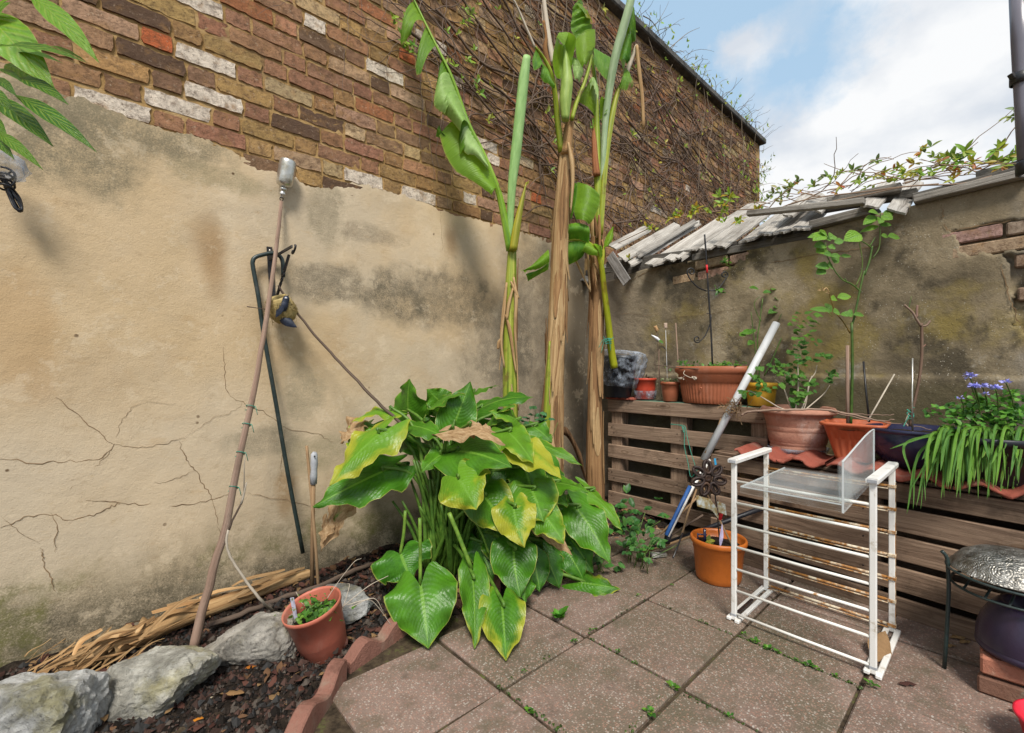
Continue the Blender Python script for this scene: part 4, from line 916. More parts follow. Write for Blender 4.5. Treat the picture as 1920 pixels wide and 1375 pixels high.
stalk([(1060, 226), (1060, 190), (1063, 155), (1062, 120), (1058, 85)], 3.12, [7, 11.5, 11.5, 7, 1.2], b2, (.75, .8, .35), 'leaf_bud', 'rolled', 14)
blade(b2, [(1056, 145), (1058, 110), (1057, 84)], [(1040, 140), (1036, 110), (1044, 68)], 3.14, 3.06, (-.35, -.5, .75), bulge=-.03, ripple=.003)
blade(b2, [(1058, 84), (1064, 112), (1070, 142)], [(1066, 60), (1080, 72), (1074, 110)], 3.13, 3.05, (-.35, -.5, .75), bulge=-.02, ripple=.003)
blade(b2, [(1044, 70), (1052, 80), (1058, 86)], [(1050, 62), (1060, 60), (1068, 62)], 3.06, 3.1, (-.35, -.5, .75), bulge=.02, ripple=.002)
stalk([(1072, 225), (1082, 190), (1096, 155), (1106, 120), (1108, 85), (1100, 50), (1090, 20), (1082, -10)], 3.18, [4, 4, 3.5, 3, 3, 2.5, 2, 2], b2, (1, 1.1, .7))
blade(b2, [(1078, 75), (1080, 100), (1084, 118), (1092, 127)], [(1116, 55), (1116, 86), (1110, 100), (1098, 126)], 3.12, 3.17, (-.05, -.2, .8), bulge=.04)
blade(b2, [(1074, 14), (1072, 35), (1070, 52), (1078, 74)], [(1092, 8), (1104, 30), (1108, 46), (1112, 60)], 3.12, 3.17, (-.15, -.3, .3), bulge=.03, ripple=.016, freq=24, m=24)
blade(b2, [(1082, 8), (1094, 22), (1100, 34)], [(1092, 14), (1106, 32), (1111, 46)], 3.10, 3.15, (.8, .4, .5), bulge=.02)
blade(b2, [(1076, -14), (1076, 2)], [(1092, -14), (1090, 6)], 3.12, 3.15, (.0, -.4, .7), bulge=.02, m=8)
blade(b2, [(1072, 108), (1074, 130), (1078, 150)], [(1092, 128), (1094, 136), (1086, 156)], 3.1, 3.14, (-.3, -.4, .3), bulge=.03, mat='banana_pale')
stalk([(1038, 120), (1032, 90), (1026, 50), (1020, 4), (1019, -12)], 3.2, [6, 5, 4.5, 4, 3], b2, (1.15, 1.15, 1.15), 'dead_leaf_stalk', 'pale_twig', 7)
stalk([(1026, 100), (1021, 60), (1017, 10)], 3.22, [4, 3.5, 2.5], b2, (1.1, 1.05, 1), 'dead_leaf_stalk', 'pale_twig', 6)
stalk([(1030, 128), (1022, 95), (1024, 70), (1019, 40)], 3.19, [5, 5, 3, 3], b2, (.8, .7, .6), 'dry_sheath', 'husk_dark', 5)
stalk([(1056, 225), (1046, 175), (1040, 125)], 3.2, [3, 3, 2], b2, (1, .9, .8), 'dead_leaf_stalk', 'pale_twig', 6)
# right plant
Y3 = 3.5
b3 = thing('banana_plant', 'banana plant beside the pallet with brown trunk and bent dry leaf stalk', 'banana plant', V((P(1117, 700, Y3).x, P(1117, 700, Y3).y, 0)), 'banana plants in front of the sandy wall')
base3 = 695 + H * F / Y3
trunk(b3, [(1116, base3), (1116, 880), (1115, 760), (1117, 640), (1119, 520), (1121, 420)], Y3, [17, 15, 13, 11.5, 11, 8], 'husk_dark', 36, 9.0, .16)
for i in range(9):
    x_ = R.uniform(1108, 1132); y_ = R.uniform(395, 470); stalk([(x_, y_), (x_ + R.uniform(-4, 5), y_ + 30), (x_ + R.uniform(-10, 10), y_ + R.uniform(45, 110))], Y3 - .1, [2, 4, 1], b3, (1, .95, .9), 'dry_sheath', R.choice(['husk', 'husk_dark']), 5)
stalk([(1121, 450), (1122, 380), (1121, 300), (1119, 230), (1117, 170), (1112, 120), (1108, 95)], 3.46, [8, 8, 8, 6, 4.5, 3, 2], b3, (1.05, 1.1, .9))
stalk([(1119, 330), (1116, 300), (1114, 265), (1112, 230)], 3.42, [7, 6, 5, 1], b3, (.8, .5, .45), 'dry_sheath', 'husk', 7)
stalk([(1127, 380), (1130, 320), (1134, 240), (1141, 180), (1152, 115), (1165, 65), (1178, 20), (1186, -14)], [3.46, 3.44, 3.4, 3.36, 3.3, 3.26, 3.22, 3.2], [4, 5, 6, 7, 8, 8.5, 8, 7], b3, (1, 1, 1.15), 'rolled_leaf', 'rolled', 12)
stalk([(1126, 440), (1132, 340), (1138, 280), (1148, 215), (1158, 175), (1166, 160)], 3.44, [5, 6, 6, 6, 5, 5], b3, (1.2, 1.1, 1.0))
stalk([(1164, 165), (1178, 128), (1194, 86)], 3.42, [4, 4.5, 3.5], b3, (1.1, 1.1, 1.1), 'dead_leaf_stalk', 'pale_twig', 7)
stalk([(1194, 86), (1198, 130), (1204, 180), (1207, 242)], 3.40, [3, 4, 3.5, 3], b3, (1, 1, 1), 'dead_leaf_stalk', 'husk', 7)
blade(b3, [(1172, 128), (1180, 135), (1184, 150)], [(1160, 165), (1172, 170), (1188, 166)], 3.40, 3.36, (.1, .5, .3), bulge=.03)
blade(b3, [(1155, 105), (1168, 62), (1182, 15)], [(1168, 138), (1178, 95), (1190, 45)], 3.30, 3.42, (-.3, -.4, .6), bulge=.04)
blade(b3, [(1178, 50), (1184, 20), (1186, 10)], [(1184, 80), (1192, 74), (1189, 36)], 3.28, 3.36, (-.2, -.4, .2), bulge=.03)
blade(b3, [(1166, 110), (1172, 85), (1180, 60)], [(1176, 120), (1182, 110), (1184, 85)], 3.30, 3.34, (-.4, -.4, .0), bulge=.02)
blade(b3, [(1111, 88), (1124, 96), (1145, 108)], [(1113, 118), (1124, 136), (1138, 152)], 3.42, 3.36, (-.4, -.5, .15), bulge=.02)
blade(b3, [(1116, 152), (1118, 190), (1116, 218)], [(1104, 155), (1090, 178), (1083, 192)], 3.42, 3.34, (-.4, -.5, .8), bulge=.03)
blade(b3, [(1104, 152), (1112, 145), (1121, 160)], [(1106, 172), (1112, 160), (1121, 190)], 3.42, 3.32, (-.4, -.5, .2), bulge=.03, mat='banana_pale')
blade(b3, [(1124, 190), (1125, 215), (1124, 228)], [(1128, 182), (1142, 192), (1138, 212)], 3.44, 3.36, (-.4, -.5, .7), bulge=.03)
blade(b3, [(1114, 222), (1114, 240)], [(1110, 224), (1112, 243)], 3.44, 3.4, (-.3, -.5, .6), bulge=.01)
# sapling in the bagged pot, leaning into the banana trunks
sap = thing('banana_sapling', 'young banana sapling with yellow green stem and torn leaf growing from the bagged black pot', 'banana plant', XP(1160, 668, 3.22))
YS = 3.32
stalk([(1152, 690), (1146, 655), (1140, 600), (1133, 545), (1128, 500), (1119, 472), (1104, 456), (1082, 450), (1060, 452)], [3.50, 3.48, 3.44, 3.40, 3.36, 3.34, 3.32, 3.3, 3.28], [7, 7, 6, 5.5, 5, 4, 3, 2.5, 1.5], sap, (1.15, 1.0, .35))
blade(sap, [(1082, 342), (1080, 370), (1076, 395), (1080, 412)], [(1125, 366), (1124, 385), (1112, 412), (1104, 422)], 3.26, 3.24, (-.4, -.5, .5), bulge=.05, m=18, ripple=.003)
blade(sap, [(1082, 345), (1080, 375), (1072, 410)], [(1072, 342), (1068, 370), (1066, 415)], 3.27, 3.34, (-.4, -.5, -.2), bulge=.01)
blade(sap, [(1104, 456), (1085, 450), (1062, 452)], [(1104, 424), (1085, 418), (1066, 420)], 3.3, 3.26, (-.4, -.5, .05), bulge=.05)
blade(sap, [(1105, 458), (1085, 452), (1062, 454)], [(1092, 482), (1078, 492), (1058, 500)], 3.3, 3.34, (-.4, -.5, -.1), bulge=.03)
blade(sap, [(1116, 468), (1108, 456), (1100, 452)], [(1120, 480), (1104, 478), (1092, 470)], 3.32, 3.27, (-.4, -.5, .7), bulge=.04)
blade(sap, [(1126, 486), (1122, 470), (1112, 458)], [(1130, 480), (1128, 462), (1116, 458)], 3.33, 3.28, (-.4, -.5, .7), bulge=.02)
blade(sap, [(1131, 466), (1136, 445), (1148, 426)], [(1140, 462), (1149, 448), (1150, 428)], 3.36, 3.33, (.1, -.3, .7), bulge=.02)
stalk([(1129, 500), (1131, 480), (1133, 462)], 3.36, [3, 3, 2], sap, (1.1, 1.0, .4))
blade(sap, [(1028, 468), (1010, 485), (984, 512)], [(1030, 492), (1008, 505), (976, 508)], 3.1, 3.06, (-.2, -.05, .4), bulge=.04)
blade(sap, [(1029, 492), (1012, 505), (986, 514)], [(1028, 506), (1006, 518), (990, 528)], 3.1, 3.14, (-.1, .05, .0), bulge=.02)
for pts in ([(1078, 485), (1090, 510), (1106, 545)], [(1102, 475), (1104, 510), (1107, 548)], [(1108, 500), (1114, 495), (1126, 520)]):
    stalk(pts, 3.42, [2.2, 2.2, 1.5], b3, (1, 1, 1), 'dead_leaf_stalk', 'husk', 5)
o_ = blade(b3, [(1030, 830), (1060, 800), (1090, 850)], [(1045, 808), (1070, 830), (1102, 915)], 3.34, 3.4, (0, 0, 0), mat='husk_dark', name='dry_sheath', bulge=.02, n=5); o_.color = (.6, .6, .65, 1)

# ------------------------------------------------------------------ tree leaves hanging into the top left corner
tl = thing('tree_branch', 'overhanging branch of long pointed glossy green leaves in the top left corner', 'branch', P(-60, 150, 1.05))
mb = MB(); mb.tube(smooth([P(-160, 40, 1.0), P(-70, 130, 1.05), P(-25, 190, 1.05), P(-20, 260, 1.04)], 5), rads(16, .009, .004), 7); mb.build('twig', MT['twig'], tl)
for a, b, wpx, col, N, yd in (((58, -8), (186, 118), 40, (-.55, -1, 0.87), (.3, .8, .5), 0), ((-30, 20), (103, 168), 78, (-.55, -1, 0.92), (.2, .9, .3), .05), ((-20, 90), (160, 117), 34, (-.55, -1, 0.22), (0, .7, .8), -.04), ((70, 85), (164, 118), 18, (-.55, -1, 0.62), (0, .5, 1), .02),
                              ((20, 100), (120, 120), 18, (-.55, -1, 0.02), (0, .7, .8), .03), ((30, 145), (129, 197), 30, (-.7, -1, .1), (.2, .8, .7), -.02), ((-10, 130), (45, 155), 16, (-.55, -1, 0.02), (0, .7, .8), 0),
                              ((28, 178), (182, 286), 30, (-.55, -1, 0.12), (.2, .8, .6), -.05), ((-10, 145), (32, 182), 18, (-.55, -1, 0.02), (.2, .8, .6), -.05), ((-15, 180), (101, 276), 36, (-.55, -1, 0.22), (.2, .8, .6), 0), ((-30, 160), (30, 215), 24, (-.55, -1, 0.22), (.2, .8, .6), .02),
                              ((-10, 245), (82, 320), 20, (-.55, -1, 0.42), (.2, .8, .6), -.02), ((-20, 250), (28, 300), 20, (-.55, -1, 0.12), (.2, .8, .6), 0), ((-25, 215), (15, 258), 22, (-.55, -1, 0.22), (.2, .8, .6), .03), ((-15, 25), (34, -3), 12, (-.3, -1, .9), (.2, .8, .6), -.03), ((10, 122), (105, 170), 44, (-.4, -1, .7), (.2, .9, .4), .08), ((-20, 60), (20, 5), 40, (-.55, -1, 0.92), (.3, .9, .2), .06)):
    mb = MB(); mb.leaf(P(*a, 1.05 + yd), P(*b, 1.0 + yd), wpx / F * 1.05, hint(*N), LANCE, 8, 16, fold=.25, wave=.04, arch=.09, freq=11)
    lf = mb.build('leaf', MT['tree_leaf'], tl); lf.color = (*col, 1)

# ------------------------------------------------------------------ long stake leaning on the left wall with an upturned tin
s0 = G(362, 1222, .0); s1 = LW(527, 375, .03)
t_ = thing('wooden_stake', 'long crooked bark covered stake leaning on the sandy wall with green ties', 'stake', s0)
SP = []
SPX = [(362, 1222), (378, 1150), (400, 1070), (425, 980), (447, 870), (468, 770), (490, 660), (505, 560), (520, 450), (527, 378)]
for i, q in enumerate(SPX):
    k = ((q[1] - 1222) / (375 - 1222)); y0 = (s0 - CAM).dot(FW); y1 = (s1 - CAM).dot(FW); SP.append(P(q[0], q[1], 1 / ((1 - k) / y0 + k / y1)))
mb = MB(); mb.tube([p + jit(.003) for p in smooth(SP, 3)], rads(28, .0185, .0085), 10); st_ = mb.build('stick', MT['stake'], t_)
for px_, py_ in ((474, 766), (462, 800), (444, 853), (452, 918)):
    k = min(range(len(SPX) - 1), key=lambda i: abs((SPX[i][1] + SPX[i + 1][1]) / 2 - py_)); a, b = SPX[k], SPX[k + 1]
    f = (py_ - a[1]) / (b[1] - a[1]); p = SP[k].lerp(SP[k + 1], f); ax = (SP[k + 1] - SP[k]).normalized(); u = ax.orthogonal().normalized(); v_ = ax.cross(u)
    mb = MB(); rr = .018
    mb.tube([p + (u * cos(a_) + v_ * sin(a_)) * rr + ax * .012 * sin(a_ * .5) for a_ in [i * .45 for i in range(20)]], .0018, 5)
    mb.tube(smooth([p + u * rr, p + RT * .03 - FW * .01 + UP * .01, p + RT * .035 + UP * -.03], 4), .0016, 5)
    mb.build('green_tie', MT['twine'], t_)
tp = SP[-1]; axd = (P(537, 322, (tp - CAM).dot(FW)) - tp).normalized(); rq = UP.rotation_difference(axd).to_matrix()
tin = thing('tin_can', 'upturned clear and silver bottle fixed on the tip of the long stake', 'bottle', tp)
mb = MB(); mb.lathe([(.0, .075), (.02, .078), (.036, .088), (.040, .10), (.041, .12), (.041, .20), (.040, .215), (.034, .223), (.0, .226)], tp, 24, rot=rq); mb.build('can', MT['silver'], tin)
mb = MB(); mb.lathe([(.010, .02), (.012, .03), (.016, .034), (.016, .046), (.011, .05), (.013, .056), (.018, .06), (.018, .074), (.0, .077)], tp, 16, rot=rq); mb.build('neck', MT['silver'], tin)
mb = MB(); mb.tube([tp + rq @ V((.008 * cos(a_), 0, .014 + .010 * sin(a_))) for a_ in [i * .5 for i in range(14)]], .0022, 6); mb.build('wire_loop', MT['rusty'], tin)

# dark hooked pole leaning behind it
hk = thing('shepherd_crook', 'dark green metal pole with a hooked top leaning on the wall behind the long stake', 'pole', G(568, 1075, .0))
mb = MB(); HP = [LW(x_, y_, o_) for x_, y_, o_ in ((568, 1037, .10), (540, 890, .085), (518, 760, .07), (495, 630, .05), (485, 560, .045), (475, 505, .04), (474, 490, .04), (480, 482, .04), (497, 477, .04), (512, 475, .04), (524, 480, .045), (530, 492, .05), (531, 520, .05))]
mb.tube(smooth(HP, 4), .0105, 10); mb.build('pole', MT['green_metal'], hk)
# iron bracket
br = thing('wall_bracket', 'black iron hanging bracket with a twisted strut screwed to the sandy wall', 'bracket', LW(505, 520, .0))
mb = MB(); mb.bar(LW(505, 463, .004), LW(513, 585, .004), .028, .006, (0, -1, 0)); mb.build('back_plate', MT['black_metal'], br)
mb = MB(); e = LW(530, 475, .16); e2 = LW(548, 462, .21); mb.bar(LW(505, 487, .004), e2, .016, .006, (1, 0, 0))
c_ = LW(550, 470, .215); dv = (e2 - LW(505, 487, .004)).normalized(); mb.tube([c_ + dv * (.022 - .0016 * i) * cos(i * .5 - .8) + UP * (.022 - .0016 * i) * -sin(i * .5 - 1.6) for i in range(11)], .006, 6); mb.build('arm', MT['black_metal'], br)
mb = MB(); a_, b_ = LW(542, 478, .17), LW(512, 580, .01); n_ = 24; rows = []
d_ = (b_ - a_).normalized(); u_ = d_.orthogonal().normalized(); v_ = d_.cross(u_)
for i in range(n_ + 1):
    p = a_.lerp(b_, i / n_); th = max(0, min(1, (i - 6) / 9)) * 2.2 * pi * 1.0; rows.append([p + (u_ * cos(th + q) + v_ * sin(th + q)) * .0075 for q in (pi / 4, 3 * pi / 4, 5 * pi / 4, 7 * pi / 4)])
mb.grid(rows, None, False, True); mb.build('twisted_strut', MT['black_metal'], br)
mb = MB(); p = LW(506, 470, .012); mb.lathe([(.006, 0), (.005, .004), (0, .005)], p, 10, rot=UP.rotation_difference(V((0, -1, 0))).to_matrix()); mb.build('screw', MT['silver'], br)
# woven nest with bird
ns = thing('bird_nest', 'woven straw nest pouch with dark blue toy birds hung on the wall bracket', 'ornament', LW(524, 590, .10))
nc = LW(528, 578, .10); rt_ = Matrix.Rotation(-.45, 3, 'Y') @ Matrix.Rotation(.25, 3, 'X')
mb = MB(); mb.lathe([(.012, -.075), (.045, -.068), (.062, -.04), (.066, 0), (.060, .03), (.050, .052), (.044, .060), (.040, .050), (.045, .02), (.04, -.03), (0, -.05)], nc, 36, mod=lambda a, i: 1 + .05 * sin(9 * a + i * 2) + .03 * sin(23 * a + i), rot=rt_); nst = mb.build('pouch', MT['straw'], ns)
mb = MB()
for i in range(150):
    a = R.uniform(0, 6.28); z = R.uniform(-.06, .05); r_ = .064 - .2 * max(0, z) ** 1.2; p = V((r_ * cos(a), r_ * sin(a), z)); q = V((r_ * 1.04 * cos(a + R.uniform(-.4, .4)), r_ * 1.04 * sin(a), z + R.uniform(-.03, .02)))
    mb.tube([nc + rt_ @ p, nc + rt_ @ ((p + q) / 2 * 1.06), nc + rt_ @ q], .0013, 3, False)
stuff(mb.build('straw_fibre', MT['straw'], ns))
def bird(c, d, s):
    mb = MB(); d = V(d).normalized(); P0 = [c - d * .052 * s, c - d * .035 * s, c - d * .01 * s, c + d * .02 * s + UP * .004, c + d * .036 * s + UP * .010, c + d * .052 * s + UP * .012, c + d * .060 * s + UP * .010]
    mb.tube(smooth(P0, 3), [.004 * s, .008 * s, .012 * s, .016 * s, .02 * s, .024 * s, .025 * s, .026 * s, .025 * s, .022 * s, .02 * s, .019 * s, .019 * s, .018 * s, .016 * s, .013 * s, .009 * s, .005 * s, .002 * s], 12)
    b_ = mb.build('bird', MT['bird'], ns)
    mb = MB(); hd = c + d * .040 * s + UP * .012; e_ = hd - FW * .014 * s + RT * .004; mb.lathe([(.0, -.006), (.0055, -.003), (.0065, 0), (.0055, .003), (0, .006)], e_, 10); mb.build('eye', MT['eye'], b_)
    mb = MB(); tip = c + d * .078 * s; mb.tube([c + d * .056 * s + UP * .01, tip], [.006 * s, .0008], 6); mb.build('beak', MT['cable'], b_)
    mb = MB(); w0 = c - RT * .0 - FW * .022 * s; mb.leaf(w0 + d * .02 * s, w0 - d * .075 * s, .04 * s, -FW, OVAL, 4, 6, fold=-.3); mb.build('wing', MT['bird'], b_)
bird(nc + rt_ @ V((.0, -.045, .012)) - FW * .01, RT * .45 + UP * .9, .85); bird(nc + V((.012, -.03, -.068)), RT * -.8 + UP * .45 - FW * .2, .95)
tw_ = thing('thin_twig', 'short thin twig stuck in the side of the woven nest', 'twig', LW(495, 578, .08)); mb = MB(); mb.tube([LW(463, 575, .08), LW(483, 578, .08), LW(508, 582, .08)], [.003, .0022, .0018], 5); mb.build('stem', MT['twig'], tw_)

# long dark stick from the bracket down to the arum
ds = MB(); ds.tube([p + jit(.003) for p in smooth([LW(521, 535, .08), LW(560, 590, .10), LW(610, 650, .16), LW(660, 703, .24), LW(718, 764, .32), LW(760, 800, .4)], 5)], rads(26, .0055, .0095), 7)
tag(ds.build('long_stick', MT['twig']), 'thin dark stick slanting from the wall bracket down into the arum leaves', 'stick')
pt = thing('bare_twig', 'pale peeled twig leaning against the lower part of the long stake', 'twig', G(510, 1143, .03))
mb = MB(); Q = smooth([P(462, 905, 1.96), P(452, 945, 1.95), P(432, 985, 1.93), P(424, 1020, 1.92), P(436, 1052, 1.93), P(462, 1092, 1.95), P(492, 1128, 1.98), G(512, 1146, .03)], 4)
mb.tube([p + jit(.002) for p in Q[9:]], rads(len(Q) - 9, .0045, .0065), 7); mb.build('peeled_stem', MT['pale_twig'], pt)
mb = MB(); mb.tube([p + jit(.002) for p in Q[4:10]], .0045, 6); mb.build('bark_stem', MT['twig'], pt)
mb = MB(); mb.tube(Q[:5], rads(5, .003, .005), 6); mb.tube([Q[2], P(458, 870, 1.97), P(461, 850, 1.97)], [.003, .002, .001], 5); mb.build('peeled_tip', MT['pale_twig'], pt)

# two garden canes / tool by the arum
g0 = G(590, 1115, .02)
cn = MB(); cn.tube(smooth([G(598, 1118, .0), P(590, 1000, 2.28), P(581, 900, 2.32), P(575, 836, 2.34)], 4), .0075, 8); tag(cn.build('garden_cane', MT['cane']), 'old brown cane standing beside the grey handled tool', 'cane')
tl_ = thing('garden_tool', 'garden tool pushed into the soil with wooden shaft and worn grey handle', 'tool', g0)
mb = MB(); mb.tube([G(585, 1118, .0), P(586, 1000, 2.3), P(588, 900, 2.3)], .010, 10); mb.build('shaft', MT['cane'], tl_)
mb = MB(); mb.tube([P(588, 908, 2.3), P(588, 893, 2.3), P(589, 880, 2.3), P(589, 870, 2.3), P(589, 852, 2.3), P(590, 848, 2.3)], [.016, .018, .015, .018, .016, .009], 14); mb.build('handle', MT['grey_handle'], tl_)
mb = MB(); p = P(590, 856, 2.28); mb.lathe([(.0, 0), (.005, .0005), (.0045, .002), (0, .0022)], p - FW * .0, 10, rot=UP.rotation_difference(-FW).to_matrix()); mb.build('hole_disc', MT['cable'], tl_)  # black disc in place of a hole, its darkness is the colour

# dried banana stem lying along the foot of the wall
hs = thing('banana_husk', 'long dried fibrous banana stem lying on the soil along the wall foot', 'banana husk', G(300, 1180, .03))
AX = smooth([G(75, 1285, .05), G(170, 1236, .055), G(260, 1195, .06), G(350, 1156, .06), G(440, 1124, .06), G(510, 1098, .06), G(578, 1076, .06)], 6)
AX = [V((p.x, min(p.y, WL - .07), p.z)) for p in AX]
def along(t):
    t *= len(AX) - 1; i = min(int(t), len(AX) - 2); return AX[i].lerp(AX[i + 1], t - i)
mb = MB(); n = 18; rows = []
for i in range(41):
    t = .0 + i / 40; p = along(.22 + .78 * t); r_ = (.038 + .012 * sin(pi * t)) * (1 - .2 * t)
    rows.append([p + (V((-.75, .66, 0)) * cos(2 * pi * k / n) * .95 + UP * sin(2 * pi * k / n) * .8) * r_ * (1 + .22 * nz((k * .9, i * .05, 3))) for k in range(n)])
mb.grid(rows, lambda i, j: (i * .045, j * .012), True, True); mb.build('stem_core', MT['husk'], hs).color = (1.0, .95, .9, 1)
def strip(mb, p0, p1, w, lift, curl=0.0):
    d = p1 - p0; sd = UP.cross(d).normalized(); rows = []; ph = R.random() * 6
    for i in range(8):
        t = i / 7; p = p0.lerp(p1, t) + UP * (lift * sin(pi * t) + .008 * sin(ph + 5 * t)) + sd * .015 * sin(ph + 3 * t); ww = w * (.35 + .65 * sin(pi * (.12 + .8 * t)))
        a = curl * t + ph * .2; rows.append([p + (sd * cos(a) + UP * sin(a)) * ww * q + UP * (.35 * ww * abs(q)) for q in (-.5, 0, .5)])
    mb.grid(rows, lambda i, j: (i * .05, j * .02))
for k in range(46):
    t0 = R.uniform(.0, .8); t1 = min(1, t0 + R.uniform(.08, .30)); off = V((R.gauss(0, .03), R.gauss(0, .022), R.uniform(.01, .05)))
    if R.random() < .45: t0 *= .5; t1 = t0 + R.uniform(.08, .25); off = V((R.gauss(0, .06), R.gauss(-.02, .035), R.uniform(-.02, .045)))
    mb = MB(); strip(mb, along(t0) + off, along(t1) + off + jit(.03) * (1.5 if t0 < .3 else .7), R.uniform(.008, .034), R.uniform(0, .02), R.uniform(-1.5, 1.5)); kc = R.uniform(.65, 1.2); mb.build('fibre_strip', MT['husk'], hs).color = (kc, kc * .93, kc * .88, 1)
# fibres spilling out at the near end
mb = MB()
for k in range(160):
    p = G(R.uniform(40, 240), R.uniform(1225, 1330), .02); p.y = min(p.y, WL - .05)
    d = V((.74, .5, 0)) * R.uniform(.05, .2) + jit(.05); d.z = R.uniform(-.01, .04); strip(mb, p, p + d, R.uniform(.002, .009), R.uniform(0, .012), R.uniform(-1, 1))
stuff(mb.build('loose_fibre', MT['husk'], hs)).color = (1, .95, .9, 1)
bp = MB(); bp.tube([p + jit(.004) for p in smooth([G(392, 1172, .05), G(450, 1152, .05), G(520, 1125, .05), G(600, 1098, .06), G(665, 1070, .06), G(700, 1058, .05)], 4)], .0125, 8)
tag(bp.build('dark_branch', MT['twig']), 'dark reddish branch lying on the soil in front of the banana husk', 'branch')

# ------------------------------------------------------------------ rocks
def rock(pts_box, Y, depth, label, seed, tint=(1, 1, 1), tilt=0.0, cuts=9):
    """pts_box = px left, top, right, bottom"""
    x0, y0, x1, y1 = pts_box; cx_, cy_ = (x0 + x1) / 2, (y0 + y1) / 2
    c = P(cx_, cy_, Y); hw = (x1 - x0) / 2 / F * Y; hh = (y1 - y0) / 2 / F * Y
    bm = bmesh.new(); bmesh.ops.create_icosphere(bm, subdivisions=5, radius=1); rr = random.Random(seed)
    pl_ = []
    for k in range(cuts):
        d = V((rr.gauss(0, 1), rr.gauss(0, 1), rr.gauss(0, .9))).normalized(); pl_.append((d, rr.uniform(.58, .86)))
    for v in bm.verts:
        d = v.co.normalized(); r_ = 1.12
        for q, h_ in pl_:
            k = d.dot(q)
            if k > .05: r_ = min(r_, h_ / k)
        r_ *= 1 + .10 * nz(d * 2.2, 1, seed) + .05 * nz(d * 6, 1, seed) + .028 * nz(d * 15, 1, seed) - .05 * abs(nz(d * 4, 1, seed + 3))
        e_ = (abs(d.x) ** 5 + abs(d.y) ** 5 + abs(d.z) ** 5) ** .2; r_ = min(r_, .93 / e_) * (1 + .03 * nz(d * 28, 1, seed) + .02 * abs(nz(d * 9, 1, seed + 1)) * 3)
        v.co = d * r_
    mb = MB(); ca, sa = cos(tilt), sin(tilt)
    for v in bm.verts:
        a, b, cc = v.co.x * hw, v.co.y * depth, v.co.z * hh
        a, cc = a * ca - cc * sa, a * sa + cc * ca
        mb.v.append(c + RT * a + FW * b + UP * cc)
    for f_ in bm.faces: mb.face([v.index for v in f_.verts], None, False)
    bm.free(); o_ = mb.build('rock', MT['rock']); o_.color = (*tint, 1); tag(o_, label, 'rock', 'rocks edging the soil bed'); return o_
rock((-70, 1262, 182, 1460), 1.40, .17, 'grey fissured rock cut off by the bottom left corner', 3, (1.1, 1.12, 1.14))
rock((132, 1232, 412, 1350), 1.60, .13, 'long pale slab like rock with a lichen stained top', 11, (1.05, 1.04, .97), .08, 6)
rock((388, 1146, 566, 1266), 1.85, .13, 'dark grey rough rock left of the small leaning pot', 21, (.85, .81, .75), .12)
rock((575, 1100, 700, 1165), 2.12, .12, 'low grey rock half hidden behind the small leaning pot', 31, (.8, .82, .84), .05)

# ------------------------------------------------------------------ small leaning pot on the soil
pc = G(600, 1236, .0) + FW * .06; axp = (UP + RT * .03 + FW * -.22 + V((0, 0, 0))).normalized(); axp = (UP * 1.0 - FW * .20 - RT * .20).normalized(); rp = UP.rotation_difference(axp).to_matrix()
sp = thing('plant_pot', 'faded red plastic pot leaning on the soil beside the wavy edging', 'plant pot', pc)
mb = MB(); mb.lathe([(.0, 0), (.082, 0), (.085, .004), (.094, .07), (.0955, .072), (.097, .112), (.0985, .114), (.108, .196), (.1125, .197), (.1135, .214), (.1105, .216), (.106, .206), (.100, .15), (.098, .135), (.0, .135)], pc, 40, rot=rp); mb.build('shell', MT['pink_pot'], sp)
mb = MB(); n_ = 16; mb.grid([[pc + rp @ V((r_ * cos(2 * pi * k / 20), r_ * sin(2 * pi * k / 20), .155 + .012 * nz((r_ * 30, k, 1)))) for k in range(21)] for r_ in (.002, .03, .06, .09, .102)]); mb.build('potting_soil', MT['soil'], sp)
mb = MB(); a_ = pc + rp @ V((0, 0, .15)) - RT * .082; b_ = a_ + UP * .085 - RT * .016; mb.bar(a_, b_, .016, .002, FW); tag(mb.build('plant_label', MT['grey_label']), 'grey plastic plant label stuck in the small leaning pot', 'label')
def foliage(mb, centre, rad, n, size, cols, flat=.5, up_=.6, prof=OVAL):
    for i in range(n):
        p = centre + V((R.gauss(0, rad[0]), R.gauss(0, rad[1]), R.gauss(0, rad[2])))
        d = V((R.uniform(-1, 1), R.uniform(-1, 1), R.uniform(-.5, .9))).normalized() * size * R.uniform(.6, 1.3)
        mb.col = R.choice(cols); k = R.uniform(.8, 1.2); mb.col = tuple(q * k for q in mb.col)
        mb.leaf(p, p + d, size * flat, V((R.uniform(-.5, .5), R.uniform(-.5, .5), 1)) - FW * up_, prof, 2, 4, fold=.25, arch=R.uniform(-.1, .25))
    mb.col = None
GREENS = [(.06, .19, .02), (.10, .27, .03), (.04, .13, .018), (.16, .33, .04)]
pcs = pc + rp @ V((0, 0, .17))
wp = thing('potted_weed', 'low bright green weed with bare stems growing in the small leaning pot', 'plant', pcs)
mb = MB(); foliage(mb, pcs + RT * .02 + UP * .012, (.038, .038, .014), 150, .024, GREENS, .8); stuff(mb.build('foliage', MT['vcol_leaf'], wp))
mb = MB(); foliage(mb, pcs + RT * .0 + UP * .045, (.06, .05, .03), 60, .011, [(.10, .2, .03), (.15, .2, .05)], .6); stuff(mb.build('leaflet_spray', MT['vcol_leaf'], wp))
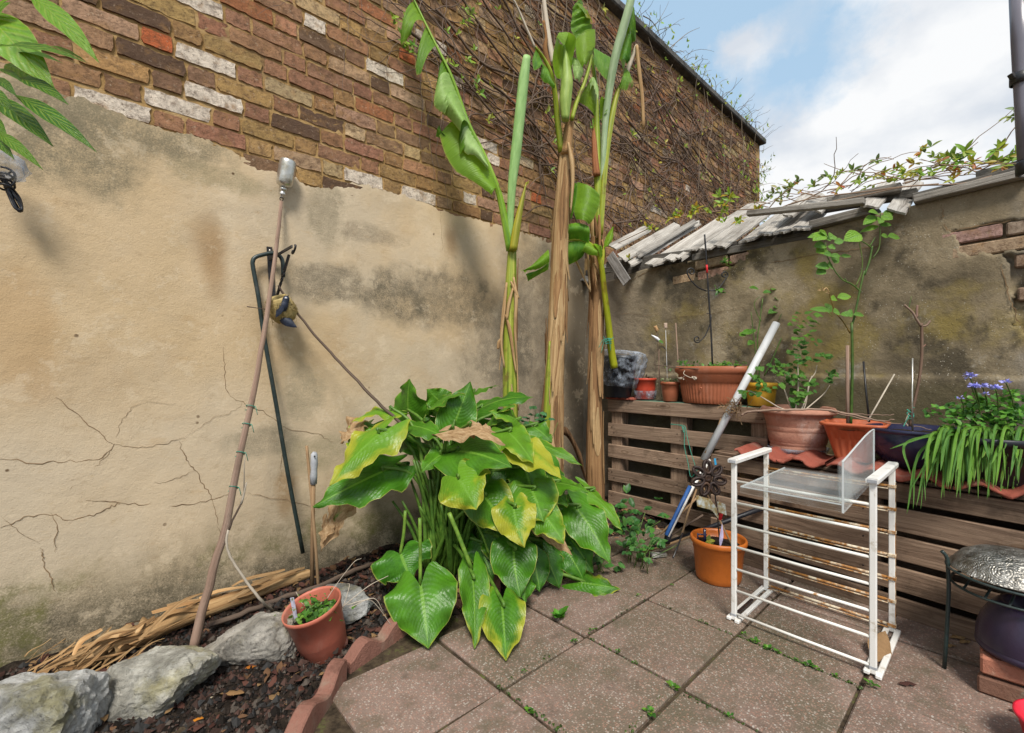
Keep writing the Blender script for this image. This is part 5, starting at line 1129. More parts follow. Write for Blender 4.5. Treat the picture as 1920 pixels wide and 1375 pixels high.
for pts in ([(600, 1160), (615, 1120), (660, 1058), (678, 1047)], [(640, 1140), (690, 1100), (728, 1080)], [(625, 1165), (580, 1150), (548, 1162), (505, 1185)], [(650, 1135), (690, 1125), (710, 1140), (735, 1175)], [(640, 1150), (655, 1100), (650, 1095)], [(600, 1150), (570, 1135), (555, 1110)], [(655, 1140), (700, 1122), (720, 1150)]):
    mb = MB(); mb.tube(smooth([P(*q, 1.86 + .03 * i) for i, q in enumerate(pts)], 5), rads(5 * (len(pts) - 1) + 1, .0018, .0011), 4); mb.build('stem', MT['pale_twig'], wp)

# ------------------------------------------------------------------ wavy edging stones
def edging(p0, p1, nw, label, h0=.052, amp=.022, th=.055, ph=0.0):
    p0, p1 = V((*p0, 0)), V((*p1, 0)); d = p1 - p0; L = d.length; d.normalize(); nrm = V((-d.y, d.x, 0)); mb = MB(); rows = []; n = 12 * nw
    for i in range(n + 1):
        t = i / n; z = h0 + amp * sin(2 * pi * nw * t + ph); p = p0 + d * L * t + nrm * .003 * nz((t * 9, 1, ph)); b_ = .005
        rows.append([p + UP * -.06, p + UP * (z - b_), p + nrm * b_ + UP * z, p + nrm * (th - b_) + UP * z, p + nrm * th + UP * (z - b_), p + nrm * th + UP * -.06])
    b = mb.grid(rows, None, False)
    mb.face([b + k for k in range(6)]); mb.face([b + n * 6 + k for k in range(5, -1, -1)])
    tag(mb.build('edging_stone', MT['edging']), label, 'edging stone', 'wavy edging stones along the soil bed')
edging((.20, 1.21), (.695, 1.675), 3, 'long wavy red concrete edging stone at the bottom edge of the picture', ph=2.2)
edging((.72, 1.70), (1.05, 1.80), 2, 'short wavy red edging stone right of the small leaning pot', ph=4.8)
edging((1.07, 1.80), (1.55, 1.78), 3, 'wavy edging stone mostly hidden under the hanging arum leaves', ph=1.2)

# ------------------------------------------------------------------ soil crumbs, bark and fallen leaves
def lump(mb, p, r_):
    b = len(mb.v); k = R.random() * 9
    for d in ((1, 0, 0), (-1, 0, 0), (0, 1, 0), (0, -1, 0), (0, 0, 1), (0, 0, -1)):
        q = V(d) * r_ * R.uniform(.6, 1.3); mb.v.append(p + q + jit(r_ * .3))
    for f_ in ((0, 2, 4), (2, 1, 4), (1, 3, 4), (3, 0, 4), (2, 0, 5), (1, 2, 5), (3, 1, 5), (0, 3, 5)): mb.face([b + i for i in f_])
mb = MB()
for i in range(34000):
    x = R.uniform(-.7, 1.3) if R.random() < .85 else R.uniform(1.3, 3.2); y = R.uniform(lerp(EDGE, x) - .0, 2.6)
    if x > 1.2 and R.random() < .6: continue
    mb.col = R.choice([(.012, .010, .009), (.03, .022, .018), (.055, .032, .026), (.09, .05, .04), (.11, .09, .075), (.02, .018, .018), (.045, .045, .045)])
    lump(mb, V((x, y, soil_z(x, y) + .002)), min(.022, R.expovariate(1 / .0042) + .0015))
stuff(tag(mb.build('soil_crumbs', MT['crumb'], origin=(0, 0, 0)), 'loose dark crumbs of soil and gravel covering the planting bed', 'soil crumbs'))
def flake(mb, p, s, col, al=.35):
    d = V((R.uniform(-1, 1), R.uniform(-1, 1), R.uniform(-al, al))).normalized() * s; mb.col = col
    mb.leaf(p - d / 2, p + d / 2, s * R.uniform(.3, .7), V((R.uniform(-.6, .6), R.uniform(-.6, .6), 1)), R.choice([OVAL, LANCE, STRAP]), 2, 4, fold=R.uniform(-.8, .8), arch=R.uniform(-.2, .3), wave=.1)
LIT = [(.075, .03, .024), (.10, .045, .035), (.05, .025, .02), (.16, .085, .045), (.28, .17, .08), (.04, .03, .025), (.13, .055, .04)]
mb = MB()
for i in range(3200):
    x = R.uniform(-.6, 3.2); y = R.uniform(lerp(EDGE, x) + .03, 2.6)
    edge_w = y > 2.45 or (.5 < x < 1.5 and y < 2.0)
    if not edge_w and R.random() < .45: continue
    flake(mb, V((x, y, soil_z(x, y) + R.uniform(.004, .03 if edge_w else .012))), R.uniform(.015, .055), R.choice(LIT))
mb.col = None; stuff(tag(mb.build('leaf_litter', MT['crumb'], origin=(0, 0, 0)), 'brown bark chips and shrivelled leaves strewn over the soil', 'leaf litter'))
for px_, py_, s, col, lab in ((470, 1252, .05, (.42, .14, .02), 'orange fallen leaf on the soil below the dark rock'), (372, 1350, .035, (.55, .20, .02), 'small bright orange fallen leaf near the bottom edge of the bed'), (438, 1302, .075, (.30, .17, .075), 'curled tan dead leaf on the soil between rocks and edging'), (395, 1310, .02, (.5, .42, .3), 'tiny pale seed husk on the dark soil')):
    mb = MB(); p = G(px_, py_, .012); mb.col = col; mb.leaf(p - RT * s * .5, p + RT * s * .5 + UP * .006, s * .5, V((0, 0, 1)), OVAL, 4, 6, fold=-.3, arch=.15, wave=.1); tag(mb.build('fallen_leaf', MT['crumb']), lab, 'leaf')
mb = MB(); mb.col = (.33, .20, .10); p = G(1640, 1225, .04); mb.leaf(G(1642, 1240, .006), P(1660, 1183, 1.90), .085, hint(-.5, .8, .4), LANCE, 5, 8, fold=-.4, arch=.1, wave=.06); tag(mb.build('fallen_leaf', MT['crumb']), 'big curled tan leaf lying inside the foot of the white rack', 'leaf')
for px_, py_, s in ((1700, 1281, .06), (1795, 1195, .07), (1812, 1205, .06), (1905, 1330, .05), (1780, 1210, .05)):
    mb = MB(); mb.col = (.07, .03, .025) if px_ in (1700, 1905) else (.30, .19, .09); p = G(px_, py_, .006); mb.leaf(p - RT * s * .5, p + RT * s * .5 + FW * R.uniform(-.03, .03), s * .4, V((0, 0, 1)), OVAL, 4, 6, fold=-.5, arch=.25, wave=.15)
    tag(mb.build('fallen_leaf', MT['crumb']), {1700: 'dark curled leaf lying on the paving right of the white rack', 1795: 'largest tan shrivelled leaf near the purple pot', 1812: 'tan shrivelled leaf beside the loose bricks', 1905: 'dark leaf at the right edge of the paving', 1780: 'small tan leaf behind the stand leg'}[px_], 'leaf')

# ------------------------------------------------------------------ bag and cable at the left edge
bag = MB(); bag.lathe([(.0, -.045), (.03, -.05), (.055, -.03), (.062, 0), (.05, .03), (.03, .045), (.0, .05)], LW(8, 312, .12), 20, mod=lambda a, i: 1 + .18 * sin(5 * a + i * 2.1) + .1 * sin(11 * a + i)); tag(bag.build('plastic_bag', MT['film']), 'crumpled clear plastic bag at the left edge above the cable', 'plastic bag')
cab = thing('cable_bundle', 'bundle of black cable tied in a loop hanging at the left edge', 'cable', LW(20, 365, .08))
for k in range(5):
    mb = MB(); o1, o2 = R.uniform(-4, 4), R.uniform(-5, 5)
    pts = [(2 + o1, 328), (10 + o1, 345 + o2), (18 + o1 * .6, 365), (32 + o1, 392 + o2 * .6), (41, 393), (33 - o1, 372), (18 - o1, 352), (4, 334 + o2)]
    mb.tube(smooth([LW(x_, y_, .10 + .008 * sin(i * 2.0 + k * 1.3)) for i, (x_, y_) in enumerate(pts)], 5), .0045, 6); mb.build('loop', MT['cable'], cab)
mb = MB(); mb.tube([LW(12, 357, .10) + V((.022 * cos(a), -.022 * sin(a), .01 * sin(a) + .002 * i)) for i, a in enumerate([j * .6 for j in range(36)])], .0042, 6); mb.build('binding', MT['cable'], cab)
mb = MB(); mb.tube(smooth([LW(12, 328, .1), LW(24, 322, .12), LW(29, 335, .12), LW(22, 348, .12), LW(8, 352, .1)], 6), .0035, 6); mb.build('loop', MT['cable'], cab)

# ------------------------------------------------------------------ pallets
def nail(mb, p, nrm, r_=.004):
    q = UP.rotation_difference(V(nrm)).to_matrix(); mb.lathe([(r_, -.001), (r_, .0012), (0, .0016)], p, 8, rot=q)
p1 = thing('wooden_pallet', 'tall weathered timber pallet standing on edge beside the banana trunks', 'pallet', (3.2, 1.63, 0), 'old pallets used as shelves')
X1F = 3.128
for zt, zb, dy, cc in ((.912, .812, .0, 1.0), (.719, .612, .01, .92), (.541, .435, .0, 1.12), (.346, .246, .008, .72), (.158, .045, .0, .95)):
    mb = MB(); mb.box((X1F + .011 + R.uniform(-.003, .003), 1.631 + dy * .4, (zt + zb) / 2), (R.uniform(-.004, .004), -.607, R.uniform(-.004, .004)), (.011, 0, 0), (0, 0, (zt - zb) / 2), .0035)
    o_ = mb.build('board', MT['pallet'], p1); o_.color = (cc, cc * .97, cc * .94, 1)
    mb = MB()
    for y in (2.19, 1.62, 1.07):
        for dz in (-.022, .022): nail(mb, V((X1F - .001, y + dz * .5, (zt + zb) / 2 + dz)), (-1, 0, 0))
    stuff(mb.build('nail_heads', MT['rusty'], o_))
for y, w_ in ((2.17, .10), (1.635, .125), (1.085, .10)):
    mb = MB(); mb.box((X1F + .072, y, .475), (0, 0, .435), (.049, 0, 0), (0, w_ / 2, 0), .004); o_ = mb.build('bearer', MT['pallet'], p1); o_.color = (.95, .92, .88, 1)
for zt in (.90, .70, .5, .3, .12):
    mb = MB(); mb.box((X1F + .134, 1.631, zt - .05), (0, -.6, 0), (.010, 0, 0), (0, 0, .045), .003); o_ = mb.build('rear_board', MT['pallet'], p1); o_.color = (.5, .48, .46, 1)
mb = MB(); mb.grid([[V((X1F + .005 + .17 * i / 6, 2.2 - 1.17 * j / 30, .915 + .003 * nz((i, j, 0), .7) - (.01 if i == 0 else 0))) for j in range(31)] for i in range(7)])
tag(mb.build('netting', MT['net']), 'faded green netting laid over the top of the tall pallet', 'netting')

p2 = thing('wooden_pallet', 'low long timber pallet behind the white rack carrying clay tiles and pots', 'pallet', (2.78, .4, 0), 'old pallets used as shelves')
def f2(y): return 2.735 + .10 * y
def board2(y0, y1, zt, zb, cc, off=.011, name='board', t=.011):
    mb = MB(); a, b = V((f2(y0) + off, y0, 0)), V((f2(y1) + off, y1, 0)); d = (b - a) / 2; n_ = V((d.y, -d.x, 0)).normalized()
    mb.box((a + b) / 2 + UP * (zt + zb) / 2, d + UP * R.uniform(-.003, .003), n_ * t, (0, 0, (zt - zb) / 2), .0035); o_ = mb.build(name, MT['pallet'], p2); o_.color = (cc, cc * .96, cc * .93, 1); return o_
for zt, zb, cc in ((.622, .535, .72), (.505, .398, .88), (.372, .262, .92), (.228, .118, .9), (.088, .0, .66)):
    o_ = board2(1.27, -.62, zt, zb, cc); mb = MB()
    for y in (1.2, .46, -.3):
        for dz in (-.022, .022): nail(mb, V((f2(y + dz) - .001, y + dz, (zt + zb) / 2 + dz)), (-1, 0, 0))
    stuff(mb.build('nail_heads', MT['rusty'], o_))
for y, w_ in ((1.19, .10), (.47, .10), (-.35, .1)):
    mb = MB(); mb.box((f2(y) + .075, y, .31), (0, 0, .30), (.049, 0, 0), (0, w_ / 2, 0), .004); o_ = mb.build('bearer', MT['pallet'], p2); o_.color = (.8, .76, .72, 1)
for zt in (.60, .42, .22): board2(1.25, -.6, zt, zt - .09, .45, .135, 'rear_board')
for x_ in (.05, .17, .29, .40):
    board2(1.27, -.62, .636, .618, .8, .06 + x_, 'top_board', .05)
mb = MB(); mb.box((2.99, .2, .30), (0, -.78, 0), (.008, 0, 0), (0, 0, .30), .002); o_ = mb.build('dark_backing', MT['pallet'], p2); o_.color = (.2, .19, .18, 1)  # near-black sheet behind the boards, its tint carries the darkness of the gaps

# clay pantiles along the front edge of the low pallet
def pantile(y0, y1, label, ph):
    mb = MB(); rows = []; n = 20
    for side in (0, 1):
        for i in range(7):
            t = i / 6; row = []
            for j in range(n + 1):
                u = j / n; y = y0 + (y1 - y0) * u; z = .656 + .017 * cos(2 * pi * u * 1.5 + ph) + .004 * nz((u * 6, t * 3, ph)) + .018 * t * .5 + (.012 if side else 0)
                x = f2(y) - .045 + .36 * t + (.018 * nz((u * 5, 0, ph), 1.5) + .012 * nz((u * 16, 0, ph))) * (1 - t); row.append(V((x, y, z)))
            rows.append(row) if side else rows.insert(0, row)
    mb.grid(rows + [rows[0]]); 
    tag(mb.build('clay_tile', MT['pantile']), label, 'roof tile', 'clay roof tiles on the low pallet')
TL = ['leftmost clay tile under the big terracotta pot', 'clay tile under the right side of the big terracotta pot', 'clay tile under the square orange pot behind the rack', 'clay tile under the dark blue bowl', 'clay tile in front of the purple flowering plant', 'clay tile under the strap leaved plant near the right edge', 'last clay tile cut off by the right edge']
for i, lb in enumerate(TL): pantile(1.10 - .235 * i, 1.10 - .235 * (i + 1) + .006, lb, i * 2.3 % 6.28)
mb = MB(); mb.box((3.20, 2.12, .922), (0, .13, .0), (.09, 0, 0), (0, 0, .006), .003); 
for k in range(4): mb.tube([V((3.10 + .0 * k, 2.20 - .06 * k, .928)), V((3.28, 2.20 - .06 * k, .930))], .008, 8)
tag(mb.build('flat_tile', MT['pantile']), 'flat ribbed red tile under the bagged black pot', 'roof tile')

# ------------------------------------------------------------------ pots standing on the tall pallet
def soil_disc(c, r_, z, parent=None, name='potting_soil', sx=1.0, sy=1.0):
    mb = MB(); mb.grid([[V(c) + V((q * r_ * cos(2 * pi * k / 28) * sx, q * r_ * sin(2 * pi * k / 28) * sy, z + .008 * nz((q * 4, k * .7, z)))) for k in range(29)] for q in (.02, .3, .55, .8, 1)]); return mb.build(name, MT['soil'], parent)
c = XP(1158, 735, 3.13); c.z = .935
bpot = thing('plant_pot', 'black plastic pot wrapped in clear polythene on the flat red tile', 'plant pot', c)
mb = MB(); mb.lathe([(0, 0), (.105, 0), (.11, .004), (.165, .30), (.172, .302), (.172, .335), (.165, .335), (.155, .29), (0, .29)], c, 36, sx=.8); mb.build('shell', MT['black_pot'], bpot)
pb = thing('polythene_bag', 'crumpled clear polythene bag pulled over the black pot and tied with green twine', 'plastic bag', c + UP * .06)
mb = MB(); rb = Matrix.Rotation(.10, 3, FW)
mb.lathe([(.145, .075), (.155, .08), (.175, .13), (.190, .19), (.200, .26), (.202, .31), (.190, .35), (.15, .365), (.11, .36), (.12, .35)], c + UP * .01 - RT * .005, 60, mod=lambda a, i: 1 + .05 * sin(7 * a + i) + .035 * sin(17 * a + i * 2) + .05 * nz((cos(a) * 4, sin(a) * 4, i * .9)), sx=.82, sy=1.05, rot=rb); mb.build('film', MT['film'], pb)
mb = MB()
for k in range(3):
    q = P(1140, 636 + 4 * k, 3.42); mb.tube([q + V((.026 * cos(a), .026 * sin(a), .003 * sin(2 * a + k))) for a in [i * .42 for i in range(17)]], .003, 5)
q = P(1140, 640, 3.38)
for dx_, dz in ((-.07, -.05), (-.05, -.09), (.02, -.07), (.04, .03), (-.035, .035)): mb.tube(smooth([q, q + RT * dx_ * .5 + UP * .012, q + RT * dx_ + UP * dz], 4), .0024, 5)
mb.build('twine_tie', MT['twine'], pb)
def simple_pot(c, r0, r1, h, mat, label, rimh=.02, fill=.8, n=36, lip=.006, ribs=0, name='plant_pot', saucer=None):
    t = thing(name, label, 'plant pot', c); mb = MB()
    mb.lathe([(0, 0), (r0, 0), (r0 + .002, .003), (r0 + (r1 - r0) * .5, h * .5), (r0 + (r1 - r0) * .52, h * .5 + .002), (r1 - lip, h - rimh), (r1, h - rimh + .002), (r1 + .001, h - .004), (r1 - .003, h), (r1 - .007, h - .004), (r1 - .012, h * .55), (0, h * .5)], c, n); mb.build('shell', MT[mat], t)
    soil_disc(c, r1 - (r1 - r0) * (1 - fill) - .01, h * fill, t); return t
c = XP(1210, 742, 3.22); c.z = .925; rpot = simple_pot(c, .066, .086, .165, 'red_pot', 'small bright red plastic pot right of the bagged black pot', .02)
mb = MB(); foliage(mb, c + UP * .16 + RT * .02, (.016, .016, .012), 16, .03, [(.05, .03, .025), (.09, .05, .03)]); stuff(tag(mb.build('dead_leaves', MT['vcol_leaf']), 'shrivelled brown leaves in the small bright red pot', 'dead leaves'))
mb = MB(); mb.lathe([(.074, .0), (.080, .01), (.088, .065), (.086, .066), (.078, .012)], c, 32); tag(mb.build('plastic_saucer', MT['film']), 'clear plastic cup around the base of the small bright red pot', 'saucer')
c = XP(1257, 746, 3.20); c.z = .92; tpot = simple_pot(c, .050, .072, .145, 'terra_brown', 'small brown terracotta pot beside the oval trough', .022)
c = c + UP * .025
iv = thing('ivy_plant', 'small variegated trailing plant in the small brown pot', 'plant', c + UP * .11)
mb = MB(); foliage(mb, c + UP * .122 - FW * .02, (.034, .03, .012), 60, .022, [(.30, .34, .20), (.20, .28, .12), (.36, .34, .22), (.10, .2, .05)], .8); stuff(mb.build('foliage', MT['vcol_leaf'], iv))
# sticks with corks, canes, white bird
def stick_to(name, label, cat, p0, p1, r_, mat, tip=None):
    t = thing(name, label, cat, p0); mb = MB(); mb.tube([p0, (p0 + p1) / 2 + jit(.002), p1], r_, 6); mb.build('stick', MT[mat], t)
    if tip:
        d = (p1 - p0).normalized(); q = UP.rotation_difference((d + V(tip[2]) if len(tip) > 2 else d).normalized()).to_matrix(); mb = MB(); mb.lathe([(0, -.012), (.0125, -.012), (.0135, -.010), (.0130, .02), (.0135, .026), (.012, .028), (0, .028)], p1, 16, rot=q); mb.build('cork', MT[tip[0]], t)
    return t
stick_to('cork_stick', 'thin stick tipped with a tan cork, tilted left', 'stick', P(1240, 745, 3.52), P(1231, 618, 3.5), .003, 'twig', ('cork', 1, (-.3, .25, 0)))
stick_to('cork_stick', 'thin wire tipped with a pale pinkish cork', 'stick', P(1252, 740, 3.5), P(1248, 613, 3.5), .0022, 'pvc', ('pale_cork', 1))
stick_to('thin_cane', 'thin upright brown cane left of the trellis stake', 'cane', P(1274, 715, 3.45), P(1267, 606, 3.48), .0045, 'stake')
hb = thing('bird_ornament', 'small white and green hummingbird ornament on a twig', 'ornament', P(1230, 637, 3.5))
mb = MB(); mb.tube([P(1236, 742, 3.5), P(1235, 690, 3.5), P(1236, 655, 3.5)], .0028, 5); mb.build('twig', MT['stake'], hb)
mb = MB(); mb.tube([P(1221, 628, 3.5), P(1226, 631, 3.5), P(1232, 635, 3.5), P(1237, 640, 3.5), P(1242, 646, 3.5)], [.001, .007, .012, .010, .002], 9); mb.build('body', MT['white_leaf'], hb)
mb = MB(); mb.leaf(P(1235, 638, 3.48), P(1244, 644, 3.46), .022, -FW, OVAL, 4, 5); mb.col = None; o_ = mb.build('wing', MT['leaf'], hb); o_.color = (-.6, -1, .4, 1)
mb = MB(); mb.leaf(P(1238, 648, 3.47), P(1250, 658, 3.46), .02, UP - FW * .5, LANCE, 4, 5); mb.build('dead_leaf', MT['cable'], hb)
mb = MB(); mb.tube(smooth([P(1226, 684, 3.42), P(1250, 687, 3.36), P(1275, 690, 3.28), P(1310, 692, 3.14)], 4), .0035, 5); mb.tube(smooth([P(1250, 642, 3.5), P(1262, 648, 3.48), P(1274, 665, 3.46), P(1278, 686, 3.42)], 4), .0015, 4); mb.tube(smooth([P(1230, 700, 3.5), P(1228, 665, 3.5), P(1238, 650, 3.5)], 4), .002, 4)
tag(mb.build('dry_twig', MT['twig']), 'dry twig lying across the rims of the small pots', 'twig')
# oval trough
c = XP(1332, 748, 3.19); c.z = .918
ot = thing('oval_planter', 'large oval ribbed terracotta coloured trough on the tall pallet', 'planter', c)
mb = MB()
def ribm(a, i): return 1 + (.05 * (abs(sin(a * 26)) ** .6 - .5) if 1 < i < 5 else 0)
mb.lathe([(0, 0), (.186, 0), (.192, .004), (.200, .04), (.213, .12), (.218, .150), (.232, .155), (.234, .205), (.244, .211), (.258, .222), (.263, .238), (.258, .254), (.248, .262), (.234, .256), (.226, .23), (.215, .16), (0, .15)], c, 208, mod=ribm, sx=.42, sy=1.0); mb.build('shell', MT['terra_brown'], ot)
soil_disc(c, .22, .225, ot, sx=.42); c = c + UP * .05
mb = MB(); mb.lathe([(.0, 0), (.008, .001), (.006, .005), (0, .007)], c + V((-.100, .02, .06)), 10, rot=UP.rotation_difference(V((-1, 0, 0))).to_matrix()); mb.build('plug', MT['terra_brown'], ot)
op = thing('trough_plant', 'patchy bright green clover like plant growing in the oval trough', 'plant', c + UP * .17)
mb = MB(); foliage(mb, c + V((-.01, -.10, .205)), (.03, .06, .018), 170, .024, GREENS, .8); foliage(mb, c + V((-.02, .05, .19)), (.03, .09, .010), 90, .022, GREENS, .8); foliage(mb, c + V((0, .20, .22)), (.02, .02, .022), 24, .024, GREENS, .8); foliage(mb, c + V((0, .13, .22)), (.02, .03, .02), 14, .02, GREENS, .8)
stuff(mb.build('foliage', MT['vcol_leaf'], op))
mb = MB(); mb.tube(smooth([c + V((-.08, .14, .19)), c + V((-.115, .14, .16)), c + V((-.11, .10, .135)), c + V((-.105, .06, .125))], 4), .0022, 4); mb.tube(smooth([c + V((-.113, .13, .15)), c + V((-.11, .15, .125))], 3), .0018, 4)
for q in ((-.112, .15, .122), (-.11, .075, .128), (-.106, .055, .122), (-.112, .165, .125)): foliage(mb, c + V(q), (.008, .008, .004), 5, .018, [(.4, .34, .2)], .9)
mb.build('trailing_stem', MT['pale_twig'], op)
# scrolled trellis stake in the trough
tr_ = thing('scroll_stake', 'black iron plant stake with curled scrolls and a red tape in the oval trough', 'plant stake', c + UP * .17)
YT = 3.20
def TP(x_, y_): return P(x_, y_, YT)
mb = MB(); mb.tube(smooth([TP(1336, 690), TP(1333, 620), TP(1328, 545), TP(1324, 480), TP(1321, 440)], 3), .0062, 7); mb.build('rod', MT['black_metal'], tr_)
def scroll(pts, cx_, cy_, r0, a0, turns, sg):
    mb = MB(); q = [TP(*p) for p in pts]; n_ = 16
    for i in range(n_):
        a = a0 + sg * turns * 2 * pi * i / n_; r_ = r0 * (1 - .78 * i / n_); q.append(TP(cx_ + r_ * cos(a), cy_ + r_ * sin(a)))
    mb.tube(smooth(q, 2), .0046, 6); mb.build('scroll', MT['black_metal'], tr_)
scroll([(1325, 546), (1310, 540), (1296, 527), (1289, 514)], 1296, 510, 8, 2.9, 1.3, 1)
scroll([(1328, 545), (1344, 544), (1356, 530), (1364, 518)], 1358, 516, 7, .2, 1.3, -1)
scroll([(1333, 590), (1332, 606), (1322, 630), (1312, 640)], 1307, 636, 7, .8, 1.3, 1)
mb = MB(); mb.tube([TP(1326, 512), TP(1325.3, 503), TP(1325, 497)], .0075, 8); mb.build('red_tape', MT['red_tape'], tr_)
mb = MB(); mb.tube([TP(1328 + 3 * cos(a), 584 + a * 1.2 + 2 * sin(a)) for a in [i * .5 for i in range(12)]], .002, 5); mb.build('wire', MT['black_metal'], tr_)
for x_, y_ in ((1348, 546), (1358, 492)):
    mb = MB(); foliage(mb, TP(x_, y_) - FW * .02, (.02, .01, .012), 12, .045, GREENS, .55); stuff(tag(mb.build('creeper_sprig', MT['vcol_leaf']), {1348: 'small green creeper sprig caught on the iron plant stake', 1358: 'five lobed creeper sprig hanging from the boards above the stake'}[x_], 'sprig'))
# yellow pot
c = XP(1427, 745, 3.22); c.z = .92; yp = simple_pot(c, .075, .095, .15, 'yellow', 'yellow plastic pot half hidden behind the leaning grey pipe', .03)
ys = thing('rose_bush', 'thin green rose bush growing from the yellow pot', 'plant', c + UP * .12)
def rleaf(parent, a, b, w, N, col, mat='rose_leaf', name='leaf', **k):
    mb = MB(); mb.leaf(a, b, w, N, OVAL, 4, 6, fold=.25, wave=.03, arch=R.uniform(0, .15), **k); o_ = mb.build(name, MT[mat], parent); o_.color = (*col, 1); return o_
def yst(pts, r0, r1, parent, col=(1, 1, 1), Y=3.0, mat='stem', name='stem'):
    mb = MB(); q = smooth([P(x_, y_, Y if not hasattr(Y, '__len__') else Y[min(i, len(Y) - 1)]) for i, (x_, y_) in enumerate(pts)], 4); mb.tube(q, rads(len(q), r0, r1), 6); o_ = mb.build(name, MT[mat], parent); o_.color = (*col, 1)
yst([(1423, 720), (1424, 680), (1420, 640), (1425, 600), (1430, 560)], .005, .003, ys)
yst([(1418, 715), (1417, 670), (1412, 620), (1408, 585)], .004, .002, ys)
yst([(1427, 602), (1420, 590), (1414, 572), (1418, 562), (1426, 556)], .0028, .0015, ys)
yst([(1433, 705), (1450, 670), (1465, 635), (1480, 608), (1490, 592)], .0045, .0025, ys)
yst([(1460, 600), (1465, 590), (1470, 578), (1470, 570)], .003, .0025, ys, (1, .7, .6))
YG = [(.0, -1, .15), (.0, -1, .45)]
for x_, y_, dx, dy, w in ((1430, 549, 16, 0, 14), (1422, 542, -18, -2, 10), (1445, 540, 14, 2, 14), (1454, 548, 14, 4, 16), (1470, 568, -18, -10, 20), (1472, 572, 12, -6, 16), (1466, 578, -16, -2, 14), (1460, 580, -20, 8, 16), (1475, 580, 10, 4, 16), (1490, 580, 22, 2, 28), (1512, 576, 14, -18, 26), (1512, 582, 18, 10, 26), (1410, 622, -20, 4, 14), (1405, 624, 14, -4, 12), (1412, 640, -10, 8, 12), (1398, 626, -12, 4, 12), (1455, 560, 14, -2, 10)):
    rleaf(ys, P(x_, y_, 3.05), P(x_ + dx, y_ + dy, 3.02), w / F * 3.0, hint(R.uniform(-.3, .3), .8, .6), (-.4, -1, R.uniform(.1, .5)), 'leaf')

# ------------------------------------------------------------------ pots on the low pallet
c = P(1495, 850, 2.78); c.z = .665
bt = thing('terracotta_pot', 'big round terracotta pot with a thick rim and ringed sides', 'plant pot', c)
mb = MB(); mb.lathe([(0, 0), (.140, 0), (.144, .004), (.148, .03), (.143, .034), (.1445, .04), (.152, .05), (.150, .053), (.153, .058), (.163, .115), (.1605, .119), (.1635, .123), (.166, .145), (.1635, .149), (.1665, .154), (.177, .20), (.181, .222), (.196, .224), (.205, .232), (.206, .240), (.190, .262), (.180, .265), (.172, .255), (.168, .2), (0, .19)], c, 56); mb.build('shell', MT['terra'], bt)
soil_disc(c, .172, .235, bt)
mb = MB(); mb.lathe([(.0, -.004), (.15, -.006), (.158, .0), (.164, .02), (.161, .021), (.152, .002)], c, 40, mod=lambda a, i: 1 + .02 * sin(5 * a)); mb.build('saucer', MT['film'], bt)
sh = thing('geranium_shrub', 'straggly shrub with pale woody stems and small lobed leaves in the big terracotta pot', 'plant', c + UP * .23)
SB = 2.66
for pts, r0 in (([(1490, 772), (1495, 745), (1497, 715), (1496, 690), (1496, 672)], .006), ([(1488, 774), (1478, 752), (1472, 735), (1466, 722), (1454, 712)], .005), ([(1484, 772), (1462, 765), (1440, 752), (1412, 736), (1402, 733)], .0045), ([(1500, 774), (1512, 745), (1518, 715), (1528, 700), (1532, 685)], .004), ([(1506, 772), (1525, 756), (1545, 738), (1556, 722)], .0045), ([(1502, 774), (1510, 760), (1516, 730), (1520, 712), (1522, 705)], .0035)):
    yst(pts, r0, .002, sh, (1, 1, 1), SB, 'pale_twig', 'branch')
SG = [(.035, .14, .035), (.06, .20, .045), (.09, .27, .05), (.05, .17, .05)]
for y_ in range(590, 760, 9):                                                     # upright leafy shoot
    for k in range(4):
        x_ = 1500 + (12 * R.uniform(-1, 1)) + (8 if y_ < 650 else -4) + (R.choice([-26, 24]) * R.random() if R.random() < .6 else 0)
        p = P(x_, y_ + R.uniform(-5, 5), SB + R.uniform(-.05, .08)); mb = MB(); a = R.uniform(-1, 1)
        mb.leaf(p, p + RT * (.034 * R.choice([-1, 1])) + UP * R.uniform(-.01, .012) - FW * .01, .030 * R.uniform(.8, 1.4), hint(R.uniform(-.4, .4), .55, .8), HEART, 4, 5, back=.2, fold=.15, wave=.1); o_ = mb.build('leaf', MT['leaf'], sh); o_.color = (-.5, -1, R.uniform(-.1, .3) + (.35 if y_ < 640 else 0), 1)
for x_, y_, n_, s_ in ((1455, 690, 9, 12), (1470, 700, 9, 12), (1485, 705, 9, 14), (1470, 725, 7, 12), (1445, 690, 5, 8), (1425, 720, 8, 10), (1432, 732, 7, 8), (1412, 738, 5, 6), (1395, 735, 4, 4), (1415, 705, 5, 8), (1550, 668, 8, 7), (1560, 700, 7, 7), (1556, 712, 5, 6), (1500, 740, 8, 12), (1485, 755, 6, 8), (1520, 725, 4, 8), (1535, 668, 4, 5), (1430, 690, 4, 6), (1525, 640, 3, 6), (1500, 680, 8, 14)):
    for k in range(n_):
        p = P(x_ + R.gauss(0, s_ * .7), y_ + R.gauss(0, s_ * .5), SB + R.uniform(-.06, .06)); mb = MB(); d = (RT * R.uniform(-1, 1) + UP * R.uniform(-.6, .5) - FW * R.uniform(0, .6)).normalized()
        mb.leaf(p, p + d * .030 * R.uniform(.7, 1.3), .028 * R.uniform(.8, 1.3), hint(R.uniform(-.5, .5), .7, .7), HEART, 4, 5, back=.2, fold=.15, wave=.1); o_ = mb.build('leaf', MT['leaf'], sh); o_.color = (-.5, -1, R.uniform(-.1, .5), 1)
